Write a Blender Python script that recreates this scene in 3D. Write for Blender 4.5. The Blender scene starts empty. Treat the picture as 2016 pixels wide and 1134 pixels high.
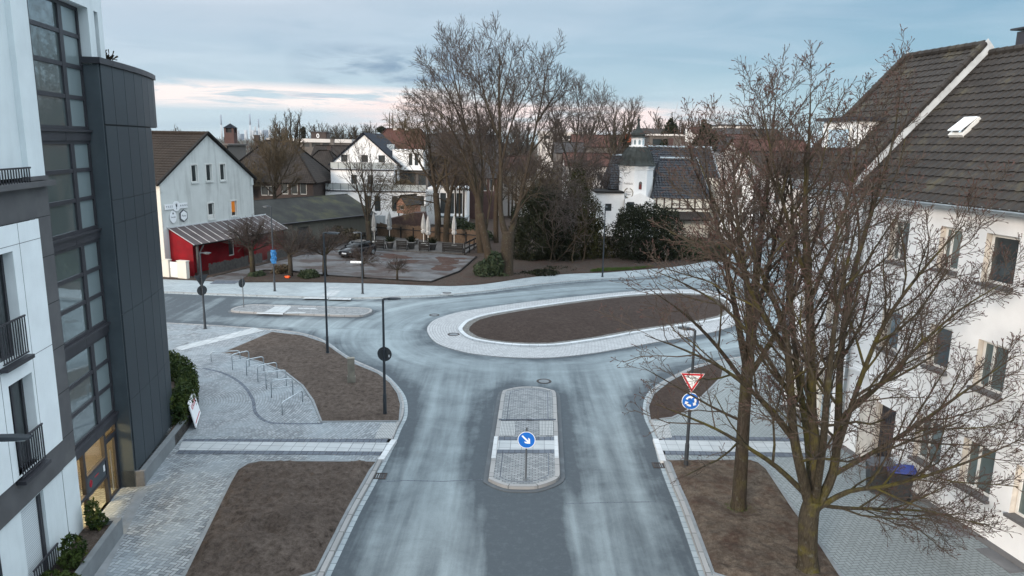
import bpy, math, random
from mathutils import Vector, Matrix, noise as mnoise
from mathutils.geometry import delaunay_2d_cdt
import numpy as np
R = math.radians
scn = bpy.context.scene
COL = scn.collection

# ------------------------------------------------------------------ camera
CAM_H, CAM_F, ROLL = 11.2, 1430.0, .0175
PITCH = math.atan((567 - 282) / CAM_F)
S_, C_, CR, SR = math.sin(PITCH), math.cos(PITCH), math.cos(ROLL), math.sin(ROLL)
fwd = Vector((0, C_, -S_)); up0 = Vector((0, S_, C_)); rt0 = Vector((1, 0, 0))
ex = rt0 * CR + up0 * SR; ey = up0 * CR - rt0 * SR
cam_d = bpy.data.cameras.new('camera'); cam = bpy.data.objects.new('camera', cam_d); COL.objects.link(cam)
M = Matrix((ex, ey, -fwd)).transposed().to_4x4(); M.translation = (0, 0, CAM_H)
cam.matrix_world = M
cam_d.sensor_width = 36; cam_d.lens = 36 * CAM_F / 2016; cam_d.clip_end = 20000; cam_d.clip_start = .1
scn.camera = cam

def ray(u, v):
    u -= 1008; v -= 567
    a = (u * CR + v * SR) / CAM_F; b = -(-u * SR + v * CR) / CAM_F
    return (a, C_ + b * S_, -S_ + b * C_)
def g(u, v, z=0.0):
    d = ray(u, v); t = (z - CAM_H) / d[2]; return (d[0] * t, d[1] * t)
def aty(u, v, y):
    d = ray(u, v); t = y / d[1]; return Vector((d[0] * t, y, CAM_H + d[2] * t))
def gl(pts, z=0.0): return [g(u, v, z) for u, v in pts]

# ------------------------------------------------------------------ light
SUN_EL, SUN_AZ = R(13), R(212)          # azimuth clockwise from +Y (the way we look): behind the camera on the left
w = bpy.data.worlds.new('World'); scn.world = w; w.use_nodes = True
def build_world():
    nt = w.node_tree; nt.nodes.clear(); N = nt.nodes.new; L = nt.links.new
    out = N('ShaderNodeOutputWorld'); bg = N('ShaderNodeBackground'); bg.inputs[1].default_value = 1.0
    sky = N('ShaderNodeTexSky'); sky.sky_type = 'NISHITA'; sky.sun_disc = False
    sky.sun_elevation = SUN_EL; sky.sun_rotation = SUN_AZ
    skm = N('ShaderNodeMix'); skm.data_type = 'RGBA'; skm.blend_type = 'MULTIPLY'; skm.inputs[0].default_value = 1
    skm.inputs[7].default_value = (.10, .10, .10, 1); L(sky.outputs[0], skm.inputs[6])
    tc = N('ShaderNodeTexCoord'); sp = N('ShaderNodeSeparateXYZ'); L(tc.outputs['Generated'], sp.inputs[0])
    def mth(op, a, b=None, clamp=False):
        n = N('ShaderNodeMath'); n.operation = op; n.use_clamp = clamp
        for i, x in enumerate((a, b)):
            if x is None: continue
            if isinstance(x, (int, float)): n.inputs[i].default_value = x
            else: L(x, n.inputs[i])
        return n.outputs[0]
    def ramp(fac, stops, interp='LINEAR'):
        n = N('ShaderNodeValToRGB'); n.color_ramp.interpolation = interp
        e = n.color_ramp.elements
        while len(e) < len(stops): e.new(.5)
        for el, (p, c) in zip(e, stops): el.position = p; el.color = (*c, 1)
        L(fac, n.inputs[0]); return n.outputs[0]
    def mix(f, a, b):
        n = N('ShaderNodeMix'); n.data_type = 'RGBA'
        if isinstance(f, (int, float)): n.inputs[0].default_value = f
        else: L(f, n.inputs[0])
        for i, x in ((6, a), (7, b)):
            if isinstance(x, tuple): n.inputs[i].default_value = (*x, 1)
            else: L(x, n.inputs[i])
        return n.outputs[2]
    z = sp.outputs[2]; az = mth('ARCTAN2', sp.outputs[0], sp.outputs[1])
    def noise(kx, kz, scale, detail, rough=.55, off=0.0, dist=0.0):
        cb = N('ShaderNodeCombineXYZ'); L(mth('MULTIPLY', az, kx), cb.inputs[0]); L(mth('MULTIPLY', z, kz), cb.inputs[1]); cb.inputs[2].default_value = off
        n = N('ShaderNodeTexNoise'); n.inputs['Scale'].default_value = scale; n.inputs['Detail'].default_value = detail
        n.inputs['Roughness'].default_value = rough; n.inputs['Distortion'].default_value = dist; L(cb.outputs[0], n.inputs['Vector']); return n.outputs[0]
    # overcast layer: pale on the left, blue grey on the right, brighter overhead
    zn = mth('ADD', z, mth('MULTIPLY', mth('SUBTRACT', noise(2, 9, 2.2, 3), .5), .05))
    lft = ramp(zn, [(0, (.48, .59, .65)), (.05, (.44, .56, .64)), (.12, (.43, .52, .62)), (.2, (.54, .58, .65)), (.45, SKY_TOP), (1, SKY_TOP)])
    rgt = ramp(zn, [(0, (.42, .56, .62)), (.04, (.29, .46, .55)), (.09, (.20, .37, .49)), (.16, (.16, .32, .45)), (.24, (.24, .40, .52)), (.45, SKY_TOP), (1, SKY_TOP)])
    side = mth('MULTIPLY_ADD', az, .85); side.node.inputs[2].default_value = .48; side.node.use_clamp = True
    side = mth('ADD', side, mth('MULTIPLY', mth('SUBTRACT', noise(1.5, 4, 2.0, 3, off=3), .5), .5), True)
    c = mix(side, lft, rgt)
    # soft large mottling
    mot = ramp(noise(3, 16, 1.6, 4, off=7, dist=.6), [(.42, (0, 0, 0)), (.72, (1, 1, 1))])
    c = mix(mth('MULTIPLY', mot, mth('MULTIPLY', mth('SUBTRACT', .30, z, True), 1.3)), c, (.66, .72, .80))
    mot2 = ramp(noise(2.6, 17, 1.7, 4, off=13, dist=.8), [(.52, (0, 0, 0)), (.8, (1, 1, 1))])
    c = mix(mth('MULTIPLY', mot2, .45), c, (.22, .34, .47))
    def band(z0, z1, s, a0, a1, sa):
        k = mth('MULTIPLY', mth('MULTIPLY', mth('DIVIDE', mth('SUBTRACT', z, z0), s, True), mth('DIVIDE', mth('SUBTRACT', z1, z), s, True)),
                mth('MULTIPLY', mth('DIVIDE', mth('SUBTRACT', az, a0), sa, True), mth('DIVIDE', mth('SUBTRACT', a1, az), sa, True)))
        return k
    # dark grey blue bank above the bright strip, and small shreds under it
    nz = ramp(noise(7, 34, 1.3, 5, .6, off=1, dist=.5), [(.38, (0, 0, 0)), (.58, (1, 1, 1))])
    c = mix(mth('MULTIPLY', mth('MULTIPLY', band(.058, .125, .022, -.30, -.02, .07), nz), .95), c, (.145, .235, .36))
    # bright rosy strip near the horizon
    st = ramp(noise(5, 50, 1.25, 5, .6, off=5, dist=.4), [(.40, (0, 0, 0)), (.50, (1, 1, 1))])
    c = mix(mth('MULTIPLY', mth('MULTIPLY', band(.034, .072, .010, -.52, -.03, .08), st), .97), c, (.93, .80, .77))
    st2 = ramp(noise(6, 40, 1.3, 4, .6, off=9), [(.30, (0, 0, 0)), (.55, (1, 1, 1))])
    c = mix(mth('MULTIPLY', mth('MULTIPLY', band(.010, .058, .012, -.26, .34, .09), st2), .85), c, (.98, .74, .70))
    nz2 = ramp(noise(6, 70, 1.5, 4, .6, off=21), [(.5, (0, 0, 0)), (.6, (1, 1, 1))])
    c = mix(mth('MULTIPLY', mth('MULTIPLY', band(.044, .062, .006, -.36, -.08, .06), nz2), .75), c, (.33, .42, .53))
    c = mix(.90, skm.outputs[2], c)
    low = mth('MULTIPLY', z, -30, True)
    c = mix(low, c, (.12, .12, .12))
    L(c, bg.inputs[0]); L(bg.outputs[0], out.inputs[0])
SKY_TOP = (1.42, 1.60, 1.76)
build_world()
sl = bpy.data.lights.new('sun', 'SUN'); sl.energy = 2.4; sl.angle = R(14); sl.color = (1, .86, .72)
so = bpy.data.objects.new('sun', sl); COL.objects.link(so)
so.rotation_euler = Vector((math.sin(SUN_AZ) * math.cos(SUN_EL), math.cos(SUN_AZ) * math.cos(SUN_EL), math.sin(SUN_EL))).to_track_quat('Z', 'Y').to_euler()
scn.view_settings.view_transform = 'Standard'; scn.view_settings.look = 'None'
scn.view_settings.exposure = 0.38; scn.view_settings.gamma = 1
scn.cycles.max_bounces = 6; scn.cycles.transparent_max_bounces = 8; scn.cycles.use_denoising = True

# ------------------------------------------------------------------ materials
class NB:
    def __init__(s, name):
        s.m = bpy.data.materials.new(name); s.m.use_nodes = True; s.t = s.m.node_tree
        s.b = s.t.nodes['Principled BSDF']; s.out = s.t.nodes['Material Output']
        s.geo = s.t.nodes.new('ShaderNodeNewGeometry')
    def n(s, t): return s.t.nodes.new(t)
    def l(s, a, b): s.t.links.new(a, b)
    def put(s, sock, x):
        if isinstance(x, (int, float)): sock.default_value = x
        elif isinstance(x, tuple): sock.default_value = (*x, 1) if len(sock.default_value) == 4 else x
        else: s.l(x, sock)
    def math(s, op, a, b=0.0, c=None, clamp=False):
        n = s.n('ShaderNodeMath'); n.operation = op; n.use_clamp = clamp; s.put(n.inputs[0], a); s.put(n.inputs[1], b)
        if c is not None: s.put(n.inputs[2], c)
        return n.outputs[0]
    def mix(s, f, a, b, blend='MIX'):
        n = s.n('ShaderNodeMix'); n.data_type = 'RGBA'; n.blend_type = blend; s.put(n.inputs[0], f); s.put(n.inputs[6], a); s.put(n.inputs[7], b); return n.outputs[2]
    def pos(s, scale=(1, 1, 1), rot=0.0, vec=None):
        n = s.n('ShaderNodeMapping'); n.inputs['Scale'].default_value = scale; n.inputs['Rotation'].default_value = (0, 0, rot)
        s.l(vec or s.geo.outputs['Position'], n.inputs[0]); return n.outputs[0]
    def uv(s):
        n = s.n('ShaderNodeUVMap'); return n.outputs[0]
    def noise(s, scale, detail=4, rough=.55, vec=None, dist=0.0):
        n = s.n('ShaderNodeTexNoise'); n.inputs['Scale'].default_value = scale; n.inputs['Detail'].default_value = detail
        n.inputs['Roughness'].default_value = rough; n.inputs['Distortion'].default_value = dist
        s.l(vec or s.geo.outputs['Position'], n.inputs['Vector']); return n.outputs[0]
    def ramp(s, f, p0, p1, c0=(0, 0, 0), c1=(1, 1, 1)):
        n = s.n('ShaderNodeValToRGB'); e = n.color_ramp.elements
        e[0].position = p0; e[0].color = (*c0, 1); e[1].position = p1; e[1].color = (*c1, 1); s.l(f, n.inputs[0]); return n.outputs[0]
    def bump(s, h, strength=.4, dist=.02):
        n = s.n('ShaderNodeBump'); n.inputs['Strength'].default_value = strength; n.inputs['Distance'].default_value = dist
        s.l(h, n.inputs['Height']); s.l(n.outputs[0], s.b.inputs['Normal'])
    def done(s, col, rough=.8, metal=0.0, spec=None):
        s.put(s.b.inputs['Base Color'], col); s.put(s.b.inputs['Roughness'], rough); s.b.inputs['Metallic'].default_value = metal
        if spec is not None: s.b.inputs['Specular IOR Level'].default_value = spec
        return s.m
def sc(c, k): return tuple(x * k for x in c)
def plain(name, col, rough=.7, metal=0.0, var=.18, scale=3.0, bump=0.0, bscale=40., spec=None, dirt=None, dscale=.8):
    k = NB(name)
    f = k.noise(scale, 5)
    c = k.mix(k.ramp(f, .3, .7), sc(col, 1 - var), sc(col, 1 + var))
    if dirt:
        c = k.mix(k.math('MULTIPLY', k.ramp(k.noise(dscale, 6, .65), .52, .74), .7), c, dirt)
    if bump: k.bump(k.noise(bscale, 4), bump, .02)
    return k.done(c, rough, metal, spec)
def emis(name, col, st):
    k = NB(name); k.b.inputs['Emission Color'].default_value = (*col, 1); k.b.inputs['Emission Strength'].default_value = st
    return k.done(col, .6)
def render_mat(name, col, stain=(.3, .3, .29), amt=.35, var=.05, streak=True):
    k = NB(name); p = k.geo.outputs['Position']
    c = k.mix(k.ramp(k.noise(1.4, 5), .3, .7), sc(col, 1 - var), sc(col, 1 + var))
    v = k.pos((2.2, 2.2, .22)); f = k.ramp(k.noise(1.0, 6, .62, v), .5, .78)
    c = k.mix(k.math('MULTIPLY', f, amt), c, stain)
    k.bump(k.noise(90, 3), .25, .004)
    return k.done(c, .88, spec=.2)

def herring(name, w, base, dark, joint, rot, dust=None, rough=.85):
    """real herringbone of 2:1 blocks, width w"""
    k = NB(name); v = k.pos((1 / w, 1 / w, 1), rot)
    sp = k.n('ShaderNodeSeparateXYZ'); k.l(v, sp.inputs[0])
    X, Y = sp.outputs[0], sp.outputs[1]
    i, j = k.math('FLOOR', X), k.math('FLOOR', Y); fx, fy = k.math('FRACT', X), k.math('FRACT', Y)
    kk = k.math('FLOORED_MODULO', k.math('SUBTRACT', i, j), 4.0)
    def eq(q): return k.math('COMPARE', kk, float(q), .1)
    k0, k1, k2, k3 = eq(0), eq(1), eq(2), eq(3)
    dl = k.math('ADD', fx, k1); dr = k.math('ADD', k.math('SUBTRACT', 1.0, fx), k0)
    db = k.math('ADD', fy, k2); dt = k.math('ADD', k.math('SUBTRACT', 1.0, fy), k3)
    d = k.math('MINIMUM', k.math('MINIMUM', dl, dr), k.math('MINIMUM', db, dt))
    cb = k.n('ShaderNodeCombineXYZ'); k.l(k.math('SUBTRACT', i, k1), cb.inputs[0]); k.l(k.math('ADD', j, k3), cb.inputs[1])
    wn = k.n('ShaderNodeTexWhiteNoise'); wn.noise_dimensions = '2D'; k.l(cb.outputs[0], wn.inputs['Vector'])
    c = k.mix(wn.outputs[0], dark, base)
    jm = k.ramp(d, .05, .13)
    c = k.mix(jm, joint, c)
    if dust: c = k.mix(k.math('MULTIPLY', k.ramp(k.noise(.55, 6, .65), .42, .72), .8), c, dust)
    c = k.mix(k.math('MULTIPLY', k.ramp(k.noise(1.1, 5, .6), .5, .75), .45), c, sc(dark, .75))
    k.bump(k.math('ADD', jm, k.math('MULTIPLY', wn.outputs[0], .5)), .5, .006)
    return k.done(c, rough, spec=.25)
def courses(name, bw, bh, base, dark, joint, rot=0.0, use_uv=False, dust=None, jw=.012, offset=.5, rough=.85):
    k = NB(name); v = k.uv() if use_uv else k.pos((1, 1, 1), rot)
    t = k.n('ShaderNodeTexBrick'); t.inputs['Scale'].default_value = 1; t.inputs['Brick Width'].default_value = bw; t.inputs['Row Height'].default_value = bh
    t.inputs['Mortar Size'].default_value = jw; t.offset = offset; t.inputs['Mortar Smooth'].default_value = .3
    t.inputs['Color1'].default_value = (*base, 1); t.inputs['Color2'].default_value = (*dark, 1); t.inputs['Mortar'].default_value = (*joint, 1); k.l(v, t.inputs['Vector'])
    c = t.outputs['Color']
    if dust: c = k.mix(k.math('MULTIPLY', k.ramp(k.noise(.5, 6, .65), .42, .72), .75), c, dust)
    c = k.mix(k.math('MULTIPLY', k.ramp(k.noise(1.3, 5, .6), .52, .75), .4), c, sc(dark, .75))
    k.bump(t.outputs['Fac'], -.5, .006)
    return k.done(c, rough, spec=.25)

MT = {}
def asphalt_mat():
    k = NB('asphalt_dusty')
    at = k.n('ShaderNodeAttribute'); at.attribute_name = 'flow'      # x: metres from the roundabout, y: metres along it, z: share of the ring
    ed = k.n('ShaderNodeAttribute'); ed.attribute_name = 'kerb'      # x: metres to the nearest kerb, y: fresh patch
    a1 = k.noise(1.0, 5, .6, k.pos((1.25, .07, 1), R(-2)), .3)
    a2 = k.noise(1.0, 5, .6, k.pos((1.1, .07, 1), 0, at.outputs['Vector']), .35)
    sp = k.n('ShaderNodeSeparateXYZ'); k.l(at.outputs['Vector'], sp.inputs[0])
    a = k.n('ShaderNodeMix'); a.data_type = 'FLOAT'; k.l(sp.outputs[2], a.inputs[0]); k.l(a1, a.inputs[2]); k.l(a2, a.inputs[3])
    f = k.math('ADD', k.math('MULTIPLY', a.outputs[0], .62), k.math('MULTIPLY', k.noise(.42, 8, .72, None, .4), .38))
    s3 = k.n('ShaderNodeSeparateXYZ'); k.l(ed.outputs['Vector'], s3.inputs[0])
    edge = k.math('MULTIPLY', k.math('SUBTRACT', k.math('ADD', s3.outputs[0], k.math('MULTIPLY', k.noise(1.2, 5, .6), .9)), .55), 1.0, clamp=True)
    f = k.math('SUBTRACT', f, k.math('MULTIPLY', k.math('SUBTRACT', 1.0, edge), .20))
    f = k.math('SUBTRACT', f, k.math('MULTIPLY', s3.outputs[1], .34))
    f = k.math('ADD', f, k.math('MULTIPLY', sp.outputs[2], .055))
    c = k.ramp(f, .33, .66, (.066, .08, .092), (.285, .335, .352))
    grain = k.noise(26, 3, .8)
    c = k.mix(k.math('MULTIPLY', k.ramp(grain, .45, .7), k.math('ADD', .22, k.math('MULTIPLY', s3.outputs[1], .4))), c, (.05, .06, .068))
    c = k.mix(k.math('MULTIPLY', k.ramp(k.noise(4, 8, .78), .5, .7), .14), c, (.235, .28, .305))
    c = k.mix(k.math('MULTIPLY', k.ramp(k.noise(.28, 8, .75), .54, .62), .22), c, (.08, .096, .108))
    k.bump(grain, .35, .008)
    return k.done(c, .82, spec=.3)
def soil_mat(name, a, b, spk=.0, leaf=None):
    k = NB(name)
    c = k.mix(k.ramp(k.noise(4.2, 9, .82), .38, .62), a, b)
    c = k.mix(k.math('MULTIPLY', k.ramp(k.noise(.8, 4, .6), .4, .7), .4), c, sc(a, .9))
    c = k.mix(k.math('MULTIPLY', k.ramp(k.noise(7, 8, .78), .54, .64), .45), c, sc(a, .6))
    c = k.mix(k.math('MULTIPLY', k.ramp(k.noise(19, 5, .75), .55, .68), .45), c, sc(a, .55))
    c = k.mix(k.math('MULTIPLY', k.ramp(k.noise(31, 3, .7, k.pos((1, 1, 1), .7)), .6, .7), .5), c, sc(b, 1.35))
    if leaf: c = k.mix(k.math('MULTIPLY', k.ramp(k.noise(1.3, 6, .72), .48, .64), .75), c, leaf)
    c = k.mix(k.ramp(k.noise(60, 2, .5), .74, .78), c, (.2, .19, .17))
    k.bump(k.noise(11, 8, .75), 1.0, .07)
    return k.done(c, .95, spec=.1)
def bark_mat(name, a, b, moss, amt):
    k = NB(name)
    c = k.mix(k.ramp(k.noise(9, 5, .65, k.pos((3, 3, .7))), .3, .7), a, b)
    nz = k.n('ShaderNodeSeparateXYZ'); k.l(k.geo.outputs['Normal'], nz.inputs[0])
    mf = k.math('ADD', k.noise(1.6, 5, .6), k.math('MULTIPLY', nz.outputs[2], .10))
    c = k.mix(k.math('MULTIPLY', k.ramp(mf, .5, .66), amt), c, moss)
    c = k.mix(k.math('MULTIPLY', k.ramp(k.noise(5, 4), .6, .7), .35), c, (.16, .165, .15))
    c = k.mix(k.math('MULTIPLY', k.ramp(k.noise(14, 6, .75, k.pos((1, 1, .22))), .5, .62), .55), c, sc(a, .55))
    k.bump(k.noise(24, 5, .75, k.pos((1, 1, .25))), 1.0, .04)
    return k.done(c, .92, spec=.1)
def leaf_mat(name, a, b, c3):
    k = NB(name); c = k.mix(k.ramp(k.noise(.9, 4), .35, .65), a, b)
    c = k.mix(k.ramp(k.noise(5, 3), .55, .75), c, c3)
    return k.done(c, .8, spec=.15)
def glass_mat(name, col, rough=.04, coat=.55):
    k = NB(name); gls = k.n('ShaderNodeBsdfGlossy'); gls.inputs['Roughness'].default_value = rough; gls.inputs['Color'].default_value = (.86, .92, .95, 1)
    lw = k.n('ShaderNodeLayerWeight'); lw.inputs[0].default_value = coat
    k.bump(k.noise(.9, 2), .04, .05)
    mx = k.n('ShaderNodeMixShader'); k.l(lw.outputs['Fresnel'], mx.inputs[0]); k.l(k.b.outputs[0], mx.inputs[1]); k.l(gls.outputs[0], mx.inputs[2])
    k.l(mx.outputs[0], k.out.inputs[0]); return k.done(col, .3)
def clear_glass(name):
    k = NB(name); tr = k.n('ShaderNodeBsdfTransparent'); tr.inputs[0].default_value = (.86, .9, .9, 1); gls = k.n('ShaderNodeBsdfGlossy'); gls.inputs['Roughness'].default_value = .03
    lw = k.n('ShaderNodeLayerWeight'); lw.inputs[0].default_value = .35
    mx = k.n('ShaderNodeMixShader'); k.l(lw.outputs['Fresnel'], mx.inputs[0]); k.l(tr.outputs[0], mx.inputs[1]); k.l(gls.outputs[0], mx.inputs[2])
    k.l(mx.outputs[0], k.out.inputs[0]); return k.m
def perf_mat():
    k = NB('perforated_metal'); v = k.uv()
    t = k.n('ShaderNodeTexVoronoi'); t.feature = 'F1'; t.inputs['Scale'].default_value = 22; t.inputs['Randomness'].default_value = .0
    mp = k.n('ShaderNodeMapping'); mp.inputs['Rotation'].default_value = (0, 0, R(45)); k.l(v, mp.inputs[0]); k.l(mp.outputs[0], t.inputs['Vector'])
    h = k.ramp(t.outputs['Distance'], .28, .42)
    c = k.mix(h, (.012, .016, .02), (.058, .075, .09))
    c = k.mix(k.math('MULTIPLY', k.ramp(k.noise(.8, 5), .4, .7), .3), c, (.05, .07, .082))
    return k.done(c, .5, .3)
def tile_mat(name, a, b, rough=.6, spec=.4, moss=None):
    k = NB(name)
    c = k.mix(k.ramp(k.noise(5, 4), .3, .7), a, b)
    c = k.mix(k.math('MULTIPLY', k.ramp(k.noise(.6, 6, .65), .45, .7), .4), c, sc(b, 1.35))
    if moss: c = k.mix(k.math('MULTIPLY', k.ramp(k.noise(1.2, 7, .7), .55, .68), .7), c, moss)
    return k.done(c, rough, spec=spec)
def roof_uv_mat(name, a, b, rough=.7, th=.32, tw=.28, spec=.4):
    k = NB(name); v = k.uv()
    t = k.n('ShaderNodeTexBrick'); t.inputs['Scale'].default_value = 1; t.inputs['Brick Width'].default_value = tw; t.inputs['Row Height'].default_value = th
    t.inputs['Mortar Size'].default_value = .03; t.offset = 0; t.inputs['Mortar Smooth'].default_value = .6
    t.inputs['Color1'].default_value = (*a, 1); t.inputs['Color2'].default_value = (*b, 1); t.inputs['Mortar'].default_value = (*sc(a, .35), 1); k.l(v, t.inputs['Vector'])
    c = k.mix(k.math('MULTIPLY', k.ramp(k.noise(.5, 6, .65), .42, .7), .45), t.outputs['Color'], sc(b, 1.3))
    k.bump(t.outputs['Fac'], -.8, .03); return k.done(c, rough, spec=spec)
def parking_mat():
    k = NB('old_asphalt')
    c = k.mix(k.ramp(k.noise(.45, 6, .6), .35, .65), (.10, .10, .103), (.165, .165, .168))
    c = k.mix(k.math('MULTIPLY', k.ramp(k.noise(.22, 8, .72, k.pos((1, 2.2, 1))), .46, .56), .85), c, (.062, .043, .037))
    c = k.mix(k.ramp(k.noise(1.7, 8, .75), .6, .66), c, (.10, .065, .055))
    k.bump(k.noise(20, 4), .3, .01); return k.done(c, .9, spec=.2)

def make_mats():
    m = MT
    m['asphalt'] = asphalt_mat()
    m['soil'] = soil_mat('fresh_soil', (.058, .044, .037), (.158, .126, .106))
    m['soil_r'] = soil_mat('mound_soil', (.046, .033, .028), (.082, .061, .052))
    m['soil_old'] = soil_mat('old_soil', (.075, .055, .042), (.185, .148, .116), leaf=(.062, .035, .026))
    m['verge'] = soil_mat('verge_soil', (.048, .037, .031), (.092, .073, .061), leaf=(.07, .04, .032))
    m['litter'] = soil_mat('red_leaf_litter', (.06, .038, .032), (.12, .085, .072), leaf=(.075, .034, .027))
    m['land'] = soil_mat('far_land', (.045, .045, .032), (.075, .065, .045))
    m['herr_l'] = herring('herringbone_grey', .115, (.34, .36, .37), (.15, .165, .18), (.07, .075, .08), R(12), dust=(.33, .38, .41))
    m['herr_r'] = herring('herringbone_green_grey', .115, (.285, .315, .32), (.25, .278, .282), (.12, .135, .14), R(-9), dust=None)
    m['rows_l'] = courses('row_paving', .22, .115, (.33, .35, .365), (.18, .20, .215), (.095, .10, .11), use_uv=True, dust=(.30, .34, .365))
    m['rows'] = courses('island_paving', .20, .10, (.33, .34, .345), (.19, .205, .215), (.09, .095, .10), R(2))
    m['rows_f'] = courses('far_paving', .3, .2, (.34, .375, .39), (.28, .315, .33), (.19, .21, .22), R(-3), dust=(.40, .45, .47))
    m['ring'] = courses('apron_paving', .24, .16, (.47, .475, .48), (.38, .385, .39), (.17, .17, .17), use_uv=True)
    m['gutter'] = courses('gutter_stone', .32, .6, (.36, .40, .42), (.29, .33, .35), (.10, .11, .12), use_uv=True, offset=0)
    m['kerb'] = courses('kerb_stone', 1.0, .6, (.34, .335, .33), (.27, .268, .265), (.09, .09, .09), use_uv=True, offset=0, jw=.016)
    m['kerb_white'] = courses('white_kerb', .5, 9, (.60, .62, .63), (.52, .54, .55), (.2, .2, .2), use_uv=True, offset=0, dust=(.46, .47, .48), jw=.01)
    m['tact'] = courses('white_tactile_slabs', .42, .42, (.47, .49, .50), (.38, .40, .41), (.15, .16, .17), R(2), offset=0, dust=(.42, .45, .46), jw=.014)
    m['rib'] = courses('ribbed_tactile', .06, .30, (.44, .45, .45), (.38, .39, .39), (.16, .17, .17), R(2), offset=0, jw=.012)
    m['band'] = courses('dark_band_blocks', .22, .4, (.135, .155, .185), (.10, .115, .14), (.05, .05, .06), R(2), offset=0)
    m['slab'] = plain('concrete_slab', (.21, .225, .235), .85, bump=.2)
    m['parking'] = parking_mat()
    m['grass'] = leaf_mat('grass_blades', (.05, .08, .018), (.075, .11, .03), (.11, .10, .05))
    m['white_l'] = render_mat('white_render_cool', (.70, .76, .78), (.40, .47, .48), .25)
    m['white_panel'] = render_mat('white_panel', (.78, .83, .85), (.5, .56, .58), .14)
    m['white_r'] = render_mat('white_roughcast', (.80, .80, .80), (.55, .53, .50), .12)
    m['cream_r'] = plain('window_reveal_cream', (.60, .55, .49), .85)
    m['frame_d'] = plain('dark_frame_metal', (.042, .042, .05), .45, .2, .12)
    m['clad_g'] = plain('brown_grey_cladding', (.10, .10, .105), .6, .1, .16, 1.5, dirt=(.14, .14, .14))
    m['bay_s'] = plain('smooth_bay_metal', (.070, .088, .102), .55, .25, .16, 1.2, dirt=(.10, .12, .13))
    m['perf'] = perf_mat()
    m['bay_b'] = plain('bay_backing', (.012, .014, .017), .8)
    m['glass_c'] = glass_mat('curtain_glass', (.10, .13, .13), .03, .72)
    m['glass_f'] = glass_mat('frosted_glass', (.20, .25, .26), .25, .4)
    m['glass'] = glass_mat('window_glass', (.022, .028, .03), .03, .20)
    m['glass_t'] = glass_mat('curtained_glass', (.085, .115, .115), .08, .18)
    m['railglass'] = plain('balcony_glass', (.42, .44, .43), .25, var=.05)
    m['clear'] = clear_glass('clear_glass')
    m['shutter'] = courses('roller_shutter', 9., .055, (.62, .67, .70), (.60, .65, .68), (.3, .33, .35), use_uv=True, offset=0, jw=.008)
    m['conc'] = plain('planter_concrete', (.17, .185, .195), .85, var=.14, scale=1.2, bump=.15, dirt=(.11, .12, .125))
    m['plinth'] = plain('plinth_grey', (.15, .15, .155), .85, var=.2, scale=1.6, bump=.2, dirt=(.26, .26, .26))
    m['sill'] = plain('grey_sill', (.11, .105, .105), .6)
    m['pvc'] = plain('white_frame', (.72, .71, .68), .5, var=.05)
    m['zinc'] = plain('zinc_gutter', (.30, .335, .355), .4, .5, .15)
    m['tile_r'] = tile_mat('dark_brown_tile', (.028, .025, .023), (.046, .040, .036), .75, .2, moss=(.085, .075, .05))
    m['tile_pub'] = tile_mat('brown_tile', (.028, .022, .018), (.044, .034, .028), .85, .12)
    m['tile_d'] = tile_mat('black_glazed_tile', (.010, .012, .017), (.02, .023, .031), .42, .35)
    m['lead'] = plain('white_flashing', (.58, .60, .61), .6, var=.1, dirt=(.36, .37, .37), dscale=1.6)
    m['pole'] = plain('charcoal_pole', (.035, .042, .05), .5, .2, .1)
    m['lens'] = plain('lamp_lens', (.55, .57, .58), .3)
    m['steel'] = plain('galvanised_steel', (.50, .55, .58), .35, .75, .1)
    m['post_g'] = plain('grey_sign_post', (.16, .17, .18), .45, .6, .1)
    m['sblue'] = plain('sign_blue', (.005, .14, .55), .45, var=.04)
    m['sred'] = plain('sign_red', (.60, .012, .025), .45, var=.05)
    m['swhite'] = plain('sign_white', (.84, .85, .86), .5, var=.03)
    m['sback'] = plain('sign_back', (.035, .04, .045), .55, var=.1)
    m['stele'] = plain('weathered_stone', (.22, .205, .17), .9, var=.25, bump=.5, dirt=(.10, .11, .07))
    m['iron'] = plain('rusty_iron', (.055, .045, .042), .7, .4, .3)
    m['bin'] = plain('bin_plastic', (.030, .034, .038), .5, var=.1)
    m['bin_lid'] = plain('grey_lid', (.085, .095, .11), .5, var=.1)
    m['bin_blue'] = plain('blue_lid', (.012, .04, .26), .45, var=.1)
    m['bark1'] = bark_mat('mossy_bark', (.036, .030, .022), (.080, .066, .047), (.105, .09, .022), .75)
    m['twig1'] = plain('twigs_brown', (.058, .042, .031), .9, var=.3, scale=1.0)
    m['bud1'] = plain('red_buds', (.068, .036, .030), .9, var=.3, scale=1.0)
    m['bark2'] = bark_mat('dark_bark', (.034, .027, .021), (.068, .056, .044), (.09, .08, .03), .45)
    m['bark3'] = bark_mat('brown_bark', (.040, .030, .022), (.075, .057, .041), (.066, .060, .032), .35)
    m['twig2'] = plain('twigs_grey_brown', (.048, .034, .028), .9, var=.3, scale=.4)
    m['twig3'] = plain('twigs_olive', (.075, .054, .030), .9, var=.3, scale=.4)
    m['twig4'] = plain('twigs_far', (.062, .046, .040), .9, var=.25, scale=.2)
    m['yew'] = leaf_mat('yew_needles', (.008, .011, .006), (.018, .022, .011), (.034, .034, .014))
    m['thuja'] = leaf_mat('thuja_scales', (.016, .018, .007), (.036, .035, .012), (.075, .06, .016))
    m['hedge'] = leaf_mat('hedge_leaves', (.018, .034, .010), (.045, .065, .014), (.10, .11, .018))
    m['shrub'] = leaf_mat('shrub_leaves', (.022, .034, .018), (.05, .065, .034), (.085, .09, .05))
    m['dryshrub'] = leaf_mat('dry_leaves', (.07, .05, .035), (.10, .08, .05), (.05, .06, .03))
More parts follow.
